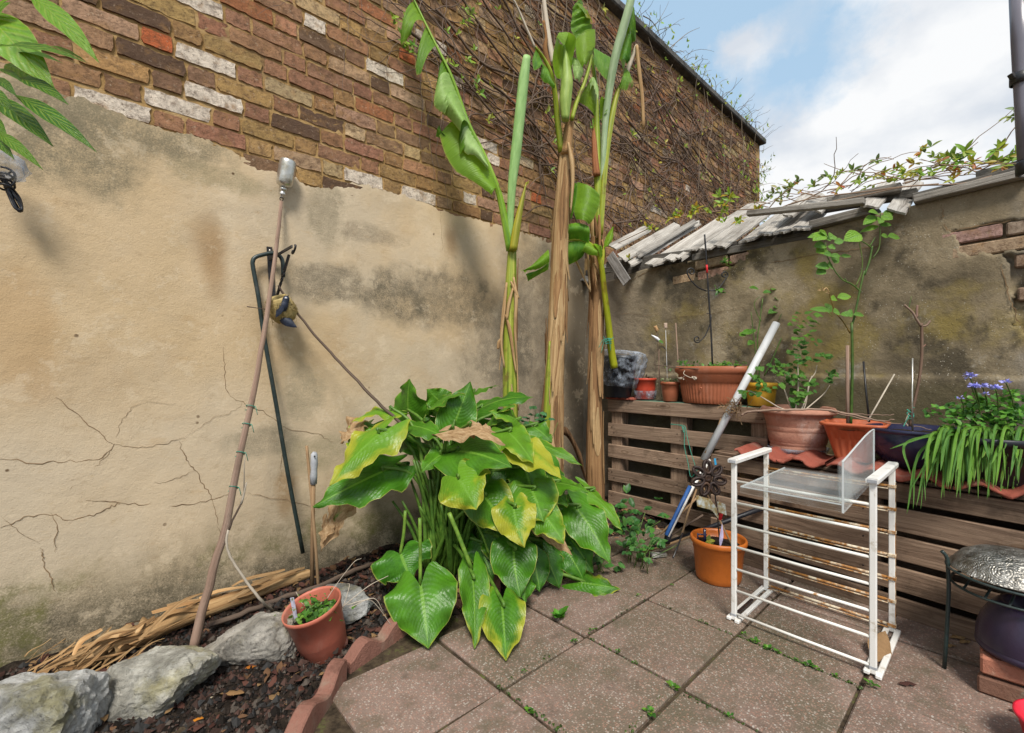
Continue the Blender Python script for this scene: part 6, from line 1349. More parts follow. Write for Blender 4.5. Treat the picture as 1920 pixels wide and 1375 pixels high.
# square orange pot with rose
c = P(1603, 850, 2.46); c.z = .668
sq = thing('square_pot', 'square tapered orange plastic pot with fluted sides behind the white rack', 'plant pot', c)
def sqr(a):
    return 1 / max(abs(cos(a)), abs(sin(a))) * .92 if max(abs(cos(a)), abs(sin(a))) > .78 else 1.18
RQ = Matrix.Rotation(.06, 3, 'Z')
mb = MB(); mb.lathe([(0, 0), (.082, 0), (.085, .004), (.090, .03), (.136, .185), (.150, .187), (.156, .194), (.156, .202), (.150, .206), (.140, .200), (.115, .12), (0, .11)], c, 96, mod=lambda a, i: sqr(a) * (1 + (.022 * (1 if sin(a * 24) > 0 else -1) if 2 < i < 5 else 0)), rot=RQ); mb.build('shell', MT['orange_sq'], sq)
soil_disc(c, .135, .17, sq)
rs = thing('rose_plant', 'tall green rose cane with bright young leaves in the square orange pot', 'plant', c + UP * .17)
YR = 2.5
yst([(1595, 800), (1597, 740), (1598, 680), (1597, 605)], .0075, .0065, rs, (.7, .7, .7), YR); yst([(1598, 608), (1603, 590), (1612, 545), (1620, 510), (1620, 515)], .0055, .0045, rs, (.8, .8, .8), YR)
yst([(1621, 516), (1630, 490), (1635, 465), (1636, 463)], .005, .0045, rs, (.9, .9, .9), YR); yst([(1636, 485), (1648, 466), (1650, 440), (1650, 415), (1651, 398)], .003, .002, rs, (1, .9, .9), YR)
yst([(1614, 548), (1606, 540), (1595, 532), (1580, 525), (1568, 512), (1561, 500), (1550, 478), (1548, 455)], .004, .002, rs, (1, 1, 1), YR); yst([(1604, 538), (1614, 515), (1617, 490), (1613, 465), (1610, 446)], .003, .002, rs, (1.2, 1, 1), YR)
yst([(1594, 625), (1582, 605), (1570, 590), (1562, 575), (1556, 555), (1552, 542)], .0035, .0018, rs, (1.6, .5, .4), YR); yst([(1635, 466), (1625, 458), (1615, 452)], .003, .003, rs, (.9, .9, .9), YR); yst([(1631, 462), (1638, 450), (1641, 445)], .003, .001, rs, (1, 1.2, .9), YR); yst([(1588, 530), (1584, 522)], .003, .003, rs, (.7, .7, .6), YR)
RL = [(1648, 402, 1628, 398, 14, .9), (1652, 405, 1674, 412, 18, .9), (1655, 400, 1676, 402, 12, .5), (1649, 408, 1648, 420, 14, .6), (1642, 406, 1618, 422, 16, .6), (1640, 416, 1618, 420, 12, .3), (1648, 424, 1612, 436, 10, .9), (1650, 423, 1672, 422, 10, .3), (1614, 440, 1582, 452, 26, 1.0), (1652, 442, 1665, 445, 10, .5), (1664, 444, 1687, 447, 14, .5),
      (1552, 446, 1536, 432, 14, 1.0), (1550, 440, 1514, 446, 14, .7), (1545, 442, 1524, 452, 20, .9), (1548, 444, 1556, 452, 22, .4), (1556, 448, 1564, 442, 18, .5), (1564, 455, 1582, 452, 14, .2), (1548, 460, 1526, 464, 18, .4), (1548, 466, 1530, 474, 22, .8), (1552, 462, 1566, 468, 16, .3), (1556, 482, 1576, 480, 10, .2), (1576, 480, 1596, 482, 9, .3), (1558, 484, 1574, 490, 22, .2), (1556, 500, 1528, 500, 16, .1), (1548, 506, 1530, 514, 16, .1), (1552, 498, 1560, 502, 16, .1),
      (1568, 560, 1556, 562, 12, 1.0), (1570, 558, 1596, 556, 14, .9), (1555, 582, 1518, 580, 11, .2), (1550, 580, 1560, 574, 18, .2), (1550, 584, 1556, 588, 18, .2), (1562, 585, 1574, 586, 14, .3), (1580, 586, 1590, 594, 18, .2), (1588, 588, 1600, 590, 16, .1), (1600, 590, 1620, 592, 9, .2), (1560, 478, 1544, 478, 14, .1)]
for x0, y0, x1, y1, w, li in RL: rleaf(rs, P(x0, y0, YR + R.uniform(-.03, .03)), P(x1, y1, YR + R.uniform(-.05, .02)), w / F * YR * 1.15, hint(R.uniform(-.4, .4), 1.0, .5), (-.35 + (.25 if li > .95 else 0), -1, min(1, li + .2)))
mb = MB(); mb.tube(smooth([P(1553, 545, YR), P(1549, 540, YR), P(1543, 546, YR)], 4), .003, 5); foliage(mb, P(1546, 546, YR), (.008, .008, .006), 8, .02, [(.5, .25, .05)]); mb.build('dead_flower', MT['husk'], rs)
stick_to('brown_stake', 'short brown wooden stake standing in the square orange pot', 'stake', P(1590, 798, 2.48), P(1589, 648, 2.5), .0085, 'stake')
stick_to('black_stick', 'thin black stick leaning in the square orange pot', 'stick', P(1630, 792, 2.44), P(1619, 678, 2.5), .005, 'black_metal')
stick_to('peeled_stick', 'pale peeled stick leaning right in the square orange pot', 'stick', P(1627, 790, 2.42), P(1677, 702, 2.5), .004, 'pale_twig')
tg = MB(); tg.tube([p + jit(.003) for p in smooth([P(1390, 779, 2.72), P(1402, 773, 2.70), P(1430, 770, 2.66), P(1480, 769, 2.55), P(1540, 768, 2.5), P(1580, 774, 2.44), P(1620, 782, 2.38), P(1650, 790, 2.34), P(1676, 787, 2.3)], 5)], rads(41, .0075, .003), 6)
tg.tube([p + jit(.003) for p in smooth([P(1545, 769, 2.5), P(1600, 776, 2.45), P(1640, 778, 2.4), P(1675, 778, 2.4)], 5)], rads(16, .003, .002), 5)
tg.tube([p + jit(.003) for p in smooth([P(1555, 772, 2.5), P(1610, 784, 2.42), P(1665, 793, 2.36), P(1720, 800, 2.28), P(1745, 806, 2.24)], 5)], rads(21, .003, .002), 5)
tag(tg.build('pruned_branch', MT['stake']), 'long pruned reddish branch resting across the rims of the three pots', 'branch')
# dark blue bowl
c = P(1722, 880, 2.28); c.z = .668
bb = thing('glazed_bowl', 'dark blue glazed ceramic bowl pot with horizontal rings', 'plant pot', c)
pr = [(0, 0), (.11, 0), (.115, .004)] + [(.125 + .078 * sin(pi * .5 * (i / 16) ** .8) + .002 * (i % 2), .01 + .16 * i / 16) for i in range(17)] + [(.204, .176), (.214, .180), (.216, .190), (.208, .196), (.192, .192), (.18, .15), (0, .14)]
mb = MB(); mb.lathe(pr, c, 56); mb.build('shell', MT['blue_glaze'], bb); soil_disc(c, .185, .165, bb)
pr_ = thing('pruned_rose', 'bare brown pruned rose stem with forked stubs in the dark blue bowl', 'plant', c + UP * .17)
YQ = 2.3
yst([(1706, 800), (1712, 765), (1722, 720), (1728, 670), (1728, 610), (1726, 612)], .0065, .006, pr_, (.62, .58, .55), YQ, 'stake', 'stem'); yst([(1727, 612), (1718, 598), (1711, 586), (1700, 576), (1696, 572)], .006, .004, pr_, (.9, .9, .9), YQ, 'stake', 'stem'); yst([(1729, 612), (1737, 610), (1744, 602)], .0055, .0045, pr_, (.8, .8, .8), YQ, 'stake', 'stem'); yst([(1719, 596), (1719, 582), (1720, 573)], .0055, .005, pr_, (.7, .6, .6), YQ, 'stake', 'stem'); yst([(1704, 580), (1706, 568), (1709, 556)], .002, .001, pr_, (1, 1, 1), YQ); yst([(1729, 652), (1736, 646)], .003, .002, pr_, (.9, .7, .7), YQ, 'stake', 'stem')
yst([(1702, 800), (1698, 790), (1704, 775)], .003, .002, pr_, (1, 1, 1), YQ, 'pale_twig', 'stem')
mb = MB()
for k in range(3):
    q = P(1707, 772 + k * 5, YQ); mb.tube([q + V((.013 * cos(a), .013 * sin(a), .01 * sin(a + k))) for a in [i * .5 for i in range(14)]], .002, 5)
mb.tube(smooth([P(1706, 778, YQ), P(1698, 792, YQ - .02), P(1694, 800, YQ - .03)], 4), .002, 5); mb.tube(smooth([P(1706, 770, YQ), P(1714, 764, YQ - .02)], 3), .002, 5); mb.build('green_tie', MT['twine'], pr_)
stick_to('silver_rod', 'thin silver twisted rod standing in the dark blue bowl', 'rod', P(1711, 808, 2.24), P(1711, 672, 2.28), .0038, 'silver')
# strap leaved plant in a dark pot at the right
c = P(1850, 905, 2.02); c.z = .665
dp = simple_pot(c, .13, .18, .2, 'black_pot', 'black pot hidden under the drooping strap leaves at the right', .03)
sv = thing('strap_leaf_plant', 'drooping clump of long narrow strap leaves hanging over the clay tiles', 'plant', c + UP * .2)
C0 = c + UP * .22
def strap(x0, y0, y_a, xm, ym, x1, y1, Y0, Y1, w, col):
    A, M_, B = P(x0, y0, Y0), P(xm, ym, (Y0 + Y1) / 2), P(x1, y1, Y1)
    q = smooth([A, M_, B], 8); mb = MB(); rows = []; n_ = len(q); tw0 = R.uniform(-.5, .5)
    for i, p in enumerate(q):
        t = i / (n_ - 1); tg_ = (q[min(i + 1, n_ - 1)] - q[max(i - 1, 0)]).normalized(); N = (-FW + UP * .35 + RT * tw0); N = (N - tg_ * N.dot(tg_)).normalized(); s_ = tg_.cross(N); ww = w * STRAP(t)
        rows.append([p + s_ * ww * u / 2 + N * (.18 * ww * abs(u)) for u in (-1, -.5, 0, .5, 1)])
    mb.grid(rows); o_ = mb.build('leaf', MT['strap'], sv); o_.color = (*col, 1)
for i in range(210):
    x0 = R.uniform(1765, 1960); y0 = R.uniform(800, 825); x1 = x0 + R.gauss(-8, 22) - (1850 - x0) * .15; y1 = R.uniform(855, 938) - (20 if R.random() < .3 else 0)
    Yb = 2.0 + R.uniform(-.08, .05); strap(x0, y0, 0, x0 + (x1 - x0) * .6 + R.uniform(-6, 6), y0 + R.uniform(0, 22), x1, y1, Yb + .04, Yb - R.uniform(.06, .16), R.uniform(.008, .017), (R.choice([-.5, -.4, -.1, .25]), -.75 + R.choice([0, 0, .3]), R.uniform(0, .7)))
for a in ((1800, 812, 1700, 830, 1707, 890), (1795, 815, 1725, 848, 1700, 965), (1790, 818, 1722, 850, 1712, 955), (1780, 820, 1735, 870, 1735, 940), (1790, 815, 1748, 850, 1706, 920), (1770, 826, 1740, 850, 1718, 950), (1800, 805, 1745, 815, 1668, 842), (1790, 820, 1738, 866, 1726, 955), (1800, 820, 1760, 850, 1738, 905)):
    strap(a[0], a[1], 0, a[2], a[3], a[4], a[5], 2.0, 1.86, .0095, (-.5, -.9, .15))
co = thing('columbine_plant', 'leafy green plant with round violet flower heads rising above the strap leaves', 'plant', C0)
mb = MB()
for x_, y_, n_ in ((1790, 772, 22), (1815, 780, 22), (1840, 765, 26), (1870, 775, 26), (1895, 770, 26), (1910, 745, 26), (1850, 790, 26), (1885, 795, 26), (1770, 776, 10), (1915, 780, 26), (1830, 752, 12), (1865, 755, 10), (1800, 795, 20)):
    foliage(mb, P(x_, y_, 2.03 + R.uniform(-.06, .1)), (.035, .035, .014), n_ * 2, .028, [(.06, .20, .03), (.10, .30, .04), (.16, .40, .05), (.04, .14, .025)], .75, .4)
stuff(mb.build('foliage', MT['vcol_leaf'], co))
for x_, y_, xb, yb, s in ((1818, 706, 1838, 775, 1.1), (1828, 726, 1838, 780, 1.2), (1842, 725, 1850, 770, 1.0), (1867, 730, 1870, 775, 1.2), (1886, 718, 1901, 765, .95), (1848, 740, 1850, 775, .6), (1801, 747, 1806, 775, .55), (1822, 727, 1840, 790, .6)):
    A, B = P(xb, yb, 2.02), P(x_, y_, 1.98); mb = MB(); mb.tube(smooth([A, (A + B) / 2 + RT * .006, B], 4), .0022, 5); stm = mb.build('flower_stem', MT['stem'], co); stm.color = (.7, .7, .7, 1)
    mb = MB()
    for k in range(int(34 * s)):
        d = V((R.gauss(0, 1), R.gauss(0, 1), R.uniform(-.2, 1.1))).normalized(); q = B + d * .006; mb.leaf(q, q + d * .015 * s + RT * R.uniform(-.010, .010) * s, .008 * s, V((R.gauss(0, 1), R.gauss(0, 1), 1)), OVAL, 2, 4, fold=.2, arch=.15)
    mb.build('flower_head', MT['petal'], co)

# ------------------------------------------------------------------ white rack with acrylic tray
rk = thing('metal_rack', 'white painted metal shoe rack with rusty rails standing on the paving', 'rack', (2.37, .6, 0))
RX0, RX1, RY0, RY1, RH = 2.165, 2.575, .345, .852, .735
ZR = [.643, .544, .443, .341, .240, .142, .035]
for x in (RX0, RX1):
    for y in (RY0, RY1):
        mb = MB(); mb.box((x, y, RH / 2), (0, 0, RH / 2 - .006), (.008, 0, 0), (0, .0115, 0), .003); mb.build('post', MT['white'], rk)
        if x == RX0: mb = MB(); mb.box((x, y, .030), (0, 0, .006), (.0087, 0, 0), (0, .0122, 0), .002); mb.build('foot_band', MT['grey_handle'], rk)
        else:
            mb = MB(); mb.box((x + .0005, y - .0120, RH * .48), (0, 0, RH * .42), (.006, 0, 0), (0, .001, 0), .0008); mb.build('rust_streak', MT['rust_rail'], rk)
    for z in ZR:
        mb = MB(); mb.tube([V((x, RY0 + .012, z)), V((x, (RY0 + RY1) / 2, z - .0015)), V((x, RY1 - .012, z))], .0058, 10); mb.build('rail', MT['white_rust'] if x == RX0 else MT['rust_rail'], rk)
        if x == RX1:
            mb = MB(); mb.box((x - .002, RY0, z), (.011, 0, 0), (0, .015, 0), (0, 0, .007), .002); mb.build('rail_socket', MT['rust_rail'], rk)
            mb = MB(); mb.tube([V((x - .012, RY0 + .012, z - .010)), V((x - .012, RY1 - .012, z - .010))], .0028, 6); mb.build('wire_rail', MT['rust_rail'], rk)
for y in (RY0, RY1):
    mb = MB(); rows = []
    for i in range(9):
        x = RX0 - .022 + (RX1 - RX0 + .045) * i / 8; rows.append([V((x, y + w_, RH + h_)) for w_, h_ in ((-.019, -.008), (-.020, .006), (-.015, .012), (.015, .012), (.020, .006), (.019, -.008))])
    b = mb.grid(rows, None, False, True); mb.face([b + k for k in range(6)]); mb.face([b + 48 + k for k in range(5, -1, -1)]); mb.build('cap', MT['white'], rk)
    mb = MB(); mb.box((RX0 - .0225, y, RH), (.0015, 0, 0), (0, .015, 0), (0, 0, .006), .0008); mb.build('cap_end', MT['grey_handle'], rk)
    for dy in (-.018, .018):
        mb = MB(); mb.box(((RX0 + RX1) / 2, y + dy, .008 + (0 if dy < 0 else .004)), ((RX1 - RX0) / 2 + .02, 0, 0), (0, .010, 0), (0, 0, .0075), .003); mb.build('foot_bar', MT['white'], rk)
mb = MB(); mb.box((RX0 + .12, RY1 + .0, .022), (.10, 0, 0), (0, .007, 0), (0, 0, .006), .002); mb.build('foot_bar', MT['rusty'], rk)
ay = thing('acrylic_tray', 'clear acrylic display tray with one upright side lying on top of the white rack', 'tray', (2.3, .6, .65))
TX0, TX1, TY0, TY1, TZ = 2.03, 2.60, .416, .772, .654
mb = MB(); mb.box(((TX0 + TX1) / 2, (TY0 + TY1) / 2, TZ), ((TX1 - TX0) / 2, 0, 0), (0, (TY1 - TY0) / 2, 0), (0, 0, .003), .001); mb.build('plate', MT['acrylic'], ay)
def slab_poly(mb, poly, y, t):
    n = len(poly); b = len(mb.v)
    for s_ in (-1, 1): mb.v.extend(V((x, y + s_ * t / 2, z)) for x, z in poly)
    mb.face([b + i for i in range(n)]); mb.face([b + n + i for i in range(n - 1, -1, -1)])
    for i in range(n): mb.face((b + i, b + (i + 1) % n, b + n + (i + 1) % n, b + n + i))
side = [(TX0, TZ - .03), (TX0, .815), (2.10, .825), (2.28, .852), (2.42, .872), (2.52, .882), (TX1, .885), (TX1, TZ - .0)]
mb = MB(); slab_poly(mb, side, TY0 - .004, .006); mb.build('side_panel', MT['acrylic'], ay)
mb = MB(); slab_poly(mb, [(TX0 + .005, TZ + .004), (TX0 + .005, .805), (TX0 + .22, .82), (TX0 + .22, TZ + .004)], TY0 + .012, .004); mb.build('inner_panel', MT['acrylic'], ay)
mb = MB(); mb.box((TX0 - .0015, (TY0 + TY1) / 2, TZ - .012), (.0015, 0, 0), (0, (TY1 - TY0) / 2, 0), (0, 0, .014), .0005); mb.build('front_lip', MT['acrylic'], ay)
mb = MB()
for (x0, z0), (x1, z1) in zip(side[:-1], side[1:]): mb.bar(V((x0, TY0 - .004, z0)), V((x1, TY0 - .004, z1)), .0066, .0012, None, .0003)
mb.bar(V((TX0, TY1, TZ)), V((TX1, TY1, TZ)), .001, .0064, None, .0002); mb.bar(V((TX0 - .002, TY0, TZ + .0015)), V((TX0 - .002, TY1, TZ + .0015)), .0012, .004, None, .0002); mb.build('frosted_edges', MT['acrylic_edge'], ay)

# ------------------------------------------------------------------ orange pot with metal flower
c = V((2.545, 1.086, 0))
og = thing('plant_pot', 'bright orange plastic pot on the paving left of the white rack', 'plant pot', c)
mb = MB(); mb.lathe([(0, 0), (.108, 0), (.114, .006), (.118, .03), (.1285, .165), (.132, .168), (.1325, .196), (.141, .199), (.146, .208), (.146, .222), (.141, .230), (.134, .228), (.131, .215), (.125, .17), (0, .165)], c, 56); mb.build('shell', MT['orange'], og); soil_disc(c, .126, .185, og)
mb = MB(); p0 = c + UP * .18 + RT * -.0 - FW * .02; mb.leaf(P(1350, 1027, 2.46), P(1354, 982, 2.46), .024, hint(.2, 1, .1), LANCE, 4, 6, arch=.03); tag(mb.build('plant_label', MT['lavender']), 'lavender plastic plant label in the bright orange pot', 'label')
fs = thing('metal_flower', 'dark metal flower ornament on a rod in the bright orange pot', 'ornament', c + UP * .18)
fc = P(1328, 897, 2.50)
mb = MB(); mb.tube([P(1350, 1025, 2.5), P(1346, 975, 2.50), P(1341, 930, 2.51), P(1336, 900, 2.52)], .0038, 7); mb.build('rod', MT['black_metal'], fs)
fu, fv = RT, UP * .98 + FW * .15
for k in range(7):
    a = pi / 2 + k * 2 * pi / 7 + .05; d = fu * cos(a) + fv * sin(a); s_ = fu * -sin(a) + fv * cos(a)
    ring = [fc + d * (.062 + .034 * cos(b)) + s_ * .021 * sin(b) - FW * .008 * sin(b * .5) for b in [i * 2 * pi / 18 for i in range(19)]]
    mb = MB(); mb.tube(ring, .0085, 7); pe = mb.build('petal', MT['rusty'], fs)
    mb = MB(); mb.tube([fc + d * (.062 + .021 * cos(b)) + s_ * .0105 * sin(b) for b in [i * 2 * pi / 14 for i in range(15)]], .0045, 6); mb.build('inner_ring', MT['rusty'], pe)
mb = MB(); mb.lathe([(.0, -.006), (.020, -.004), (.022, 0), (.017, .006), (.008, .003), (0, .002)], fc, 20, rot=UP.rotation_difference(-FW).to_matrix()); mb.build('centre', MT['rusty'], fs)
pl_ = MB(); w = Mat('mottled_glass', 0.25, 0.5); w.base(w.ramp(w.noise(35, 5, 0.7), [(0.35, (.20, .12, .03)), (0.5, (.30, .27, .17)), (0.65, (.42, .48, .50))])); MT['mglass'] = w.m
pl_.grid([[P(1306 + 26 * j / 4 + (2 if i else 0), 928 + 20 * i + 2 * j, 2.46 + .004 * j) for j in range(5)] for i in range(2)]); pl_.grid([[P(1346 + 13 * j / 3, 938 + 20 * i + 3 * j + (5 * i), 2.46 + .01 * j) for j in range(4)] for i in range(2)])
b0 = len(pl_.v); mbp = MB()
for x0, y0, x1, y1, Ya in ((1306, 929, 1333, 936, 2.46), (1333, 936, 1345, 952, 2.46), (1346, 940, 1361, 946, 2.45)):
    a, b = P(x0, y0, Ya), P(x1, y1, Ya); mbp.box((a + b) / 2 - UP * .03, (b - a) / 2, FW * .002, (RT * .004 - UP * .03), .001)
mbp.build('glass_leaf', MT['mglass'], fs)
mb = MB(); mb.tube([P(1350, 975, 2.49), P(1352, 965, 2.49), P(1351, 958, 2.49)], [.008, .010, .006], 8); mb.build('bead', MT['red_tape'], fs)
for a_, b_, r_, mt, nm, lab in (((1322, 1022, 2.56), (1321, 992, 2.56), .008, 'blue', 'pot_clip', 'short dark blue plastic peg at the back of the bright orange pot'),):
    mb = MB(); mb.tube([P(*a_), P(*b_)], r_, 8); mb.tube([P(1308, 1002, 2.55), P(1325, 1003, 2.56)], .004, 6); mb.tube([P(1309, 1015, 2.55), P(1308, 1000, 2.55)], .004, 6); tag(mb.build(nm, MT['blue_glaze']), lab, 'peg')
mb = MB(); foliage(mb, P(1333, 1020, 2.5), (.012, .012, .008), 10, .03, [(.35, .35, .05), (.2, .25, .05)], .8); stuff(tag(mb.build('seedling', MT['vcol_leaf']), 'yellowing seedling in the bright orange pot', 'seedling'))
mb = MB(); mb.tube([P(1375, 1028, 2.5), P(1354, 985, 2.56), P(1330, 935, 2.62), P(1300, 880, 2.7)], rads(4, .006, .004), 7); tag(mb.build('garden_cane', MT['cane']), 'tan cane leaning back from the bright orange pot', 'cane')

# ------------------------------------------------------------------ leaning poles
gp = MB(); a, b = P(1322, 858, 2.84), P(1456, 606, 2.86); d = (b - a).normalized(); a = a - d * .02
q = d.orthogonal().normalized(); q2 = d.cross(q); rows = [[c0 + (q * cos(2 * pi * k / 20) + q2 * sin(2 * pi * k / 20)) * r_ for k in range(20)] for c0, r_ in ((a, .0), (a, .0225), (a.lerp(b, .5), .0225), (b, .0225), (b, .019), (b - d * .1, .019))]
gp.grid(rows, None, True, True); pip = thing('plastic_pipe', 'grey white plastic pipe leaning on the pallet', 'pipe', a); gp.build('pipe', MT['pvc'], pip)
mb = MB(); tpv = P(1372, 765, 2.80)
for k in range(60): q = tpv + V((R.gauss(0, .03), R.gauss(0, .03), R.gauss(0, .022))); mb.tube([q, q + jit(.03), q + jit(.04)], .0018, 4, False)
stuff(tag(mb.build('dead_vine', MT['cane']), 'tangle of dead brown vine caught behind the grey pipe', 'vine'))
pls = thing('broom_pole', 'blue and white pole leaning on the pallet below the grey pipe', 'pole', P(1252, 1005, 2.85))
mb = MB(); mb.tube([P(1252, 1006, 2.72), P(1276, 958, 2.77), P(1300, 912, 2.82), P(1330, 862, 2.86)], .011, 12); mb.build('white_shaft', MT['white'], pls)
mb = MB(); mb.tube([P(1249, 1004, 2.70), P(1272, 956, 2.75), P(1294, 912, 2.79)], .012, 10); mb.build('blue_sleeve', MT['blue'], pls)
mb = MB(); mb.tube([P(1250, 1018, 2.74), P(1254, 1000, 2.74)], .020, 10); mb.build('foot', MT['cable'], pls)
pls2 = MB(); pls2.tube([P(1322, 850, 2.83), P(1340, 820, 2.84), P(1352, 785, 2.85)], .005, 6); tag(pls2.build('bamboo_cane', MT['cane']), 'thin cane lying against the grey pipe', 'cane')
for nm, mat, a_, b_, r_, lab in (('black_tube', 'cable', (1215, 1032, 2.85), (1432, 952, 2.60), .014, 'long black foam covered tube leaning across behind the orange pot'), ('bamboo_cane', 'cane', (1238, 1002, 2.80), (1310, 930, 2.86), .006, 'cane crossing the blue pole from lower left to upper right'),
                              ('bamboo_cane', 'cane', (1278, 1004, 2.72), (1306, 918, 2.86), .006, 'steep cane just right of the blue pole'), ('bamboo_cane', 'cane', (1205, 1036, 2.85), (1300, 1004, 2.7), .007, 'cane lying low on the ground left of the orange pot'), ('bamboo_cane', 'twig', (1240, 1018, 2.78), (1318, 966, 2.82), .006, 'dark cane behind the orange pot'), ('metal_peg', 'black_metal', (1262, 1046, 2.36), (1280, 1000, 2.55), .005, 'short black peg standing on the paving left of the orange pot')):
    mb = MB(); mb.tube([P(*a_), (P(*a_) + P(*b_)) / 2 + jit(.004), P(*b_)], r_, 8); tag(mb.build(nm, MT[mat]), lab, 'tube' if nm == 'black_tube' else 'peg' if nm == 'metal_peg' else 'cane')
mb = MB(); p = G(1235, 1040, .012); mb.box(p, RT * .05 + FW * .01, FW * .025, UP * .012, .006); tag(mb.build('broken_stone', MT['rock']), 'small pale broken stone on the paving edge left of the orange pot', 'stone')
tw = thing('green_twine', 'green twine tied round the middle upright of the tall pallet', 'twine', XP(1282, 800, 3.11))
for pts in ([(1257, 796), (1272, 797), (1284, 800), (1288, 818), (1296, 850), (1306, 885), (1302, 905)], [(1258, 795), (1282, 802), (1283, 835), (1290, 868), (1296, 895), (1312, 875)], [(1280, 800), (1282, 812), (1279, 800)]):
    mb = MB(); mb.tube(smooth([XP(x_, y_, 3.115 - .0004 * max(0, y_ - 800) * 1.5) for x_, y_ in pts], 4), .0025, 5); mb.build('strand', MT['twine'], tw)
mb = MB(); mb.bar(P(1340, 860, 2.7), P(1343, 878, 2.7), .012, .003, FW); tag(mb.build('blue_tag', MT['cyan']), 'small light blue plastic tag above the metal flower', 'tag')

# ------------------------------------------------------------------ plant stand, dish, upturned pot, bricks at the right edge
c = G(1885, 1170, 0); c = V((2.30, .01, 0)); 
st_ = thing('plant_stand', 'black iron tripod plant stand holding the embossed silver dish', 'plant stand', c)
SC = P(1893, 1075, 1.62); SR = .185
SC = P(1905, 1082, 1.66)
for a in (2.62, 2.62 + 2 * pi / 3, 2.62 + 4 * pi / 3):
    d = RT * cos(a) + FW * -sin(a) * -1
    d = RT * cos(a) + FW * sin(a); tp_ = SC + d * SR + UP * .04; ft = V((SC.x, SC.y, 0)) + d * (SR + .01)
    mb = MB(); mb.tube(smooth([ft, SC + d * (SR - .002) + UP * -.12, SC + d * SR, SC + d * (SR + .004) + UP * .035, SC + d * (SR + .018) + UP * .055], 4), .0065, 8); mb.build('leg', MT['green_metal'], st_)
for z, r_ in ((.0, SR), (-.055, SR - .012)):
    mb = MB(); mb.tube([SC + RT * r_ * cos(a) + FW * r_ * sin(a) + UP * z for a in [i * 2 * pi / 40 for i in range(41)]], .0048, 7, False); mb.build('ring', MT['green_metal'], st_)
for k in range(-2, 3):
    y = k * .06; h_ = math.sqrt((SR - .012) ** 2 - y * y); d1 = (RT * .8 + FW * .6).normalized(); d2 = V((-d1.y, d1.x, 0)); mb = MB(); mb.tube([SC + d1 * -h_ + d2 * y + UP * -.055, SC + d1 * h_ + d2 * y + UP * -.055], .0042, 6); mb.build('cross_bar', MT['green_metal'], st_)
mb = MB(); rr = SR - .012; dpf = [(.02, .078), (.07, .075), (.11, .065), (.145, .045), (.165, .020), (.174, .004), (.180, .0), (.182, -.003), (.172, -.001), (.160, .015), (.1, .058), (0, .07)]
mb.lathe(dpf, SC + UP * .012, 64, mod=lambda a, i: 1 + .012 * sin(16 * a) * (3 < i < 9)); mb.lathe([(.0, .0785), (.02, .078)], SC + UP * .012, 64)
tag(mb.build('silver_dish', MT['dish']), 'upturned embossed silver dish resting on the black iron stand', 'dish')
c = P(1925, 1215, 1.66); c = V((c.x, c.y, .0))
lb = []
for (dx_, dy_, z, lab, l_) in ((0, 0, .0325, 'mossy grey loose brick at the bottom of the pile under the purple pot', .11), (.0, 0, .105, 'red and white loose brick directly under the purple pot', .11), (.0, -.235, .0325, 'reddish loose brick at the right edge of the picture', .11), (.13, -.03, .0325, 'loose brick behind the others under the purple pot', .11)):
    q = G(1838, 1300, 0) + V((.055 + dx_, -.105 + dy_, z)); mb = MB(); mb.box(q, (0.012 * R.uniform(-1, 1), .107, 0), (.052, .012 * R.uniform(-1, 1), 0), (0, 0, .031), .007)
    o_ = mb.build('loose_brick', MT['loose_brick']); tag(o_, lab, 'brick'); o_.color = (.62, .78, .8, 1) if 'mossy' in lab else (1.2, 1.15, 1.1, 1) if 'white' in lab else (.9, .9, .9, 1)
pc_ = P(1937, 1200, 1.60); pc_.z = .142
pp = thing('purple_pot', 'dark purple ribbed round ceramic pot standing on loose bricks under the plant stand', 'plant pot', pc_)
pr = [(0, 0), (.125, 0), (.142, .006), (.146, .018), (.142, .028)] + [(.142 - .050 * (i / 26) ** 2.2 + (.0022 if i % 2 else -.0008), .03 + .145 * i / 26) for i in range(27)] + [(.085, .182), (.075, .184), (.07, .17), (0, .1)]
mb = MB(); mb.lathe(pr, pc_, 64); mb.build('shell', MT['purple'], pp)
mb = MB()
for k in range(9):
    a = pi + AZ + .25 + .0 * k; z = .05 + .008 * k
    mb.tube([pc_ + V((.149 * cos(aa), .149 * sin(aa), z)) - V((cos(aa), sin(aa), 0)) * .050 * ((z - .03) / .145) ** 2.2 for aa in [a + j * .06 for j in range(-2, 3)]], .0022, 5)
mb.build('pale_motif', MT['pvc'], pp)
tub = G(1915, 1390, 0); mb = MB(); tubc = tub + RT * .05 + FW * -.08; mb.lathe([(0, 0), (.08, 0), (.105, .10), (.112, .102), (.112, .11), (.104, .11), (.08, .01), (0, .008)], tubc, 40)
tag(mb.build('red_tub', MT['red']), 'red plastic tub whose rim just shows in the bottom right corner', 'tub')

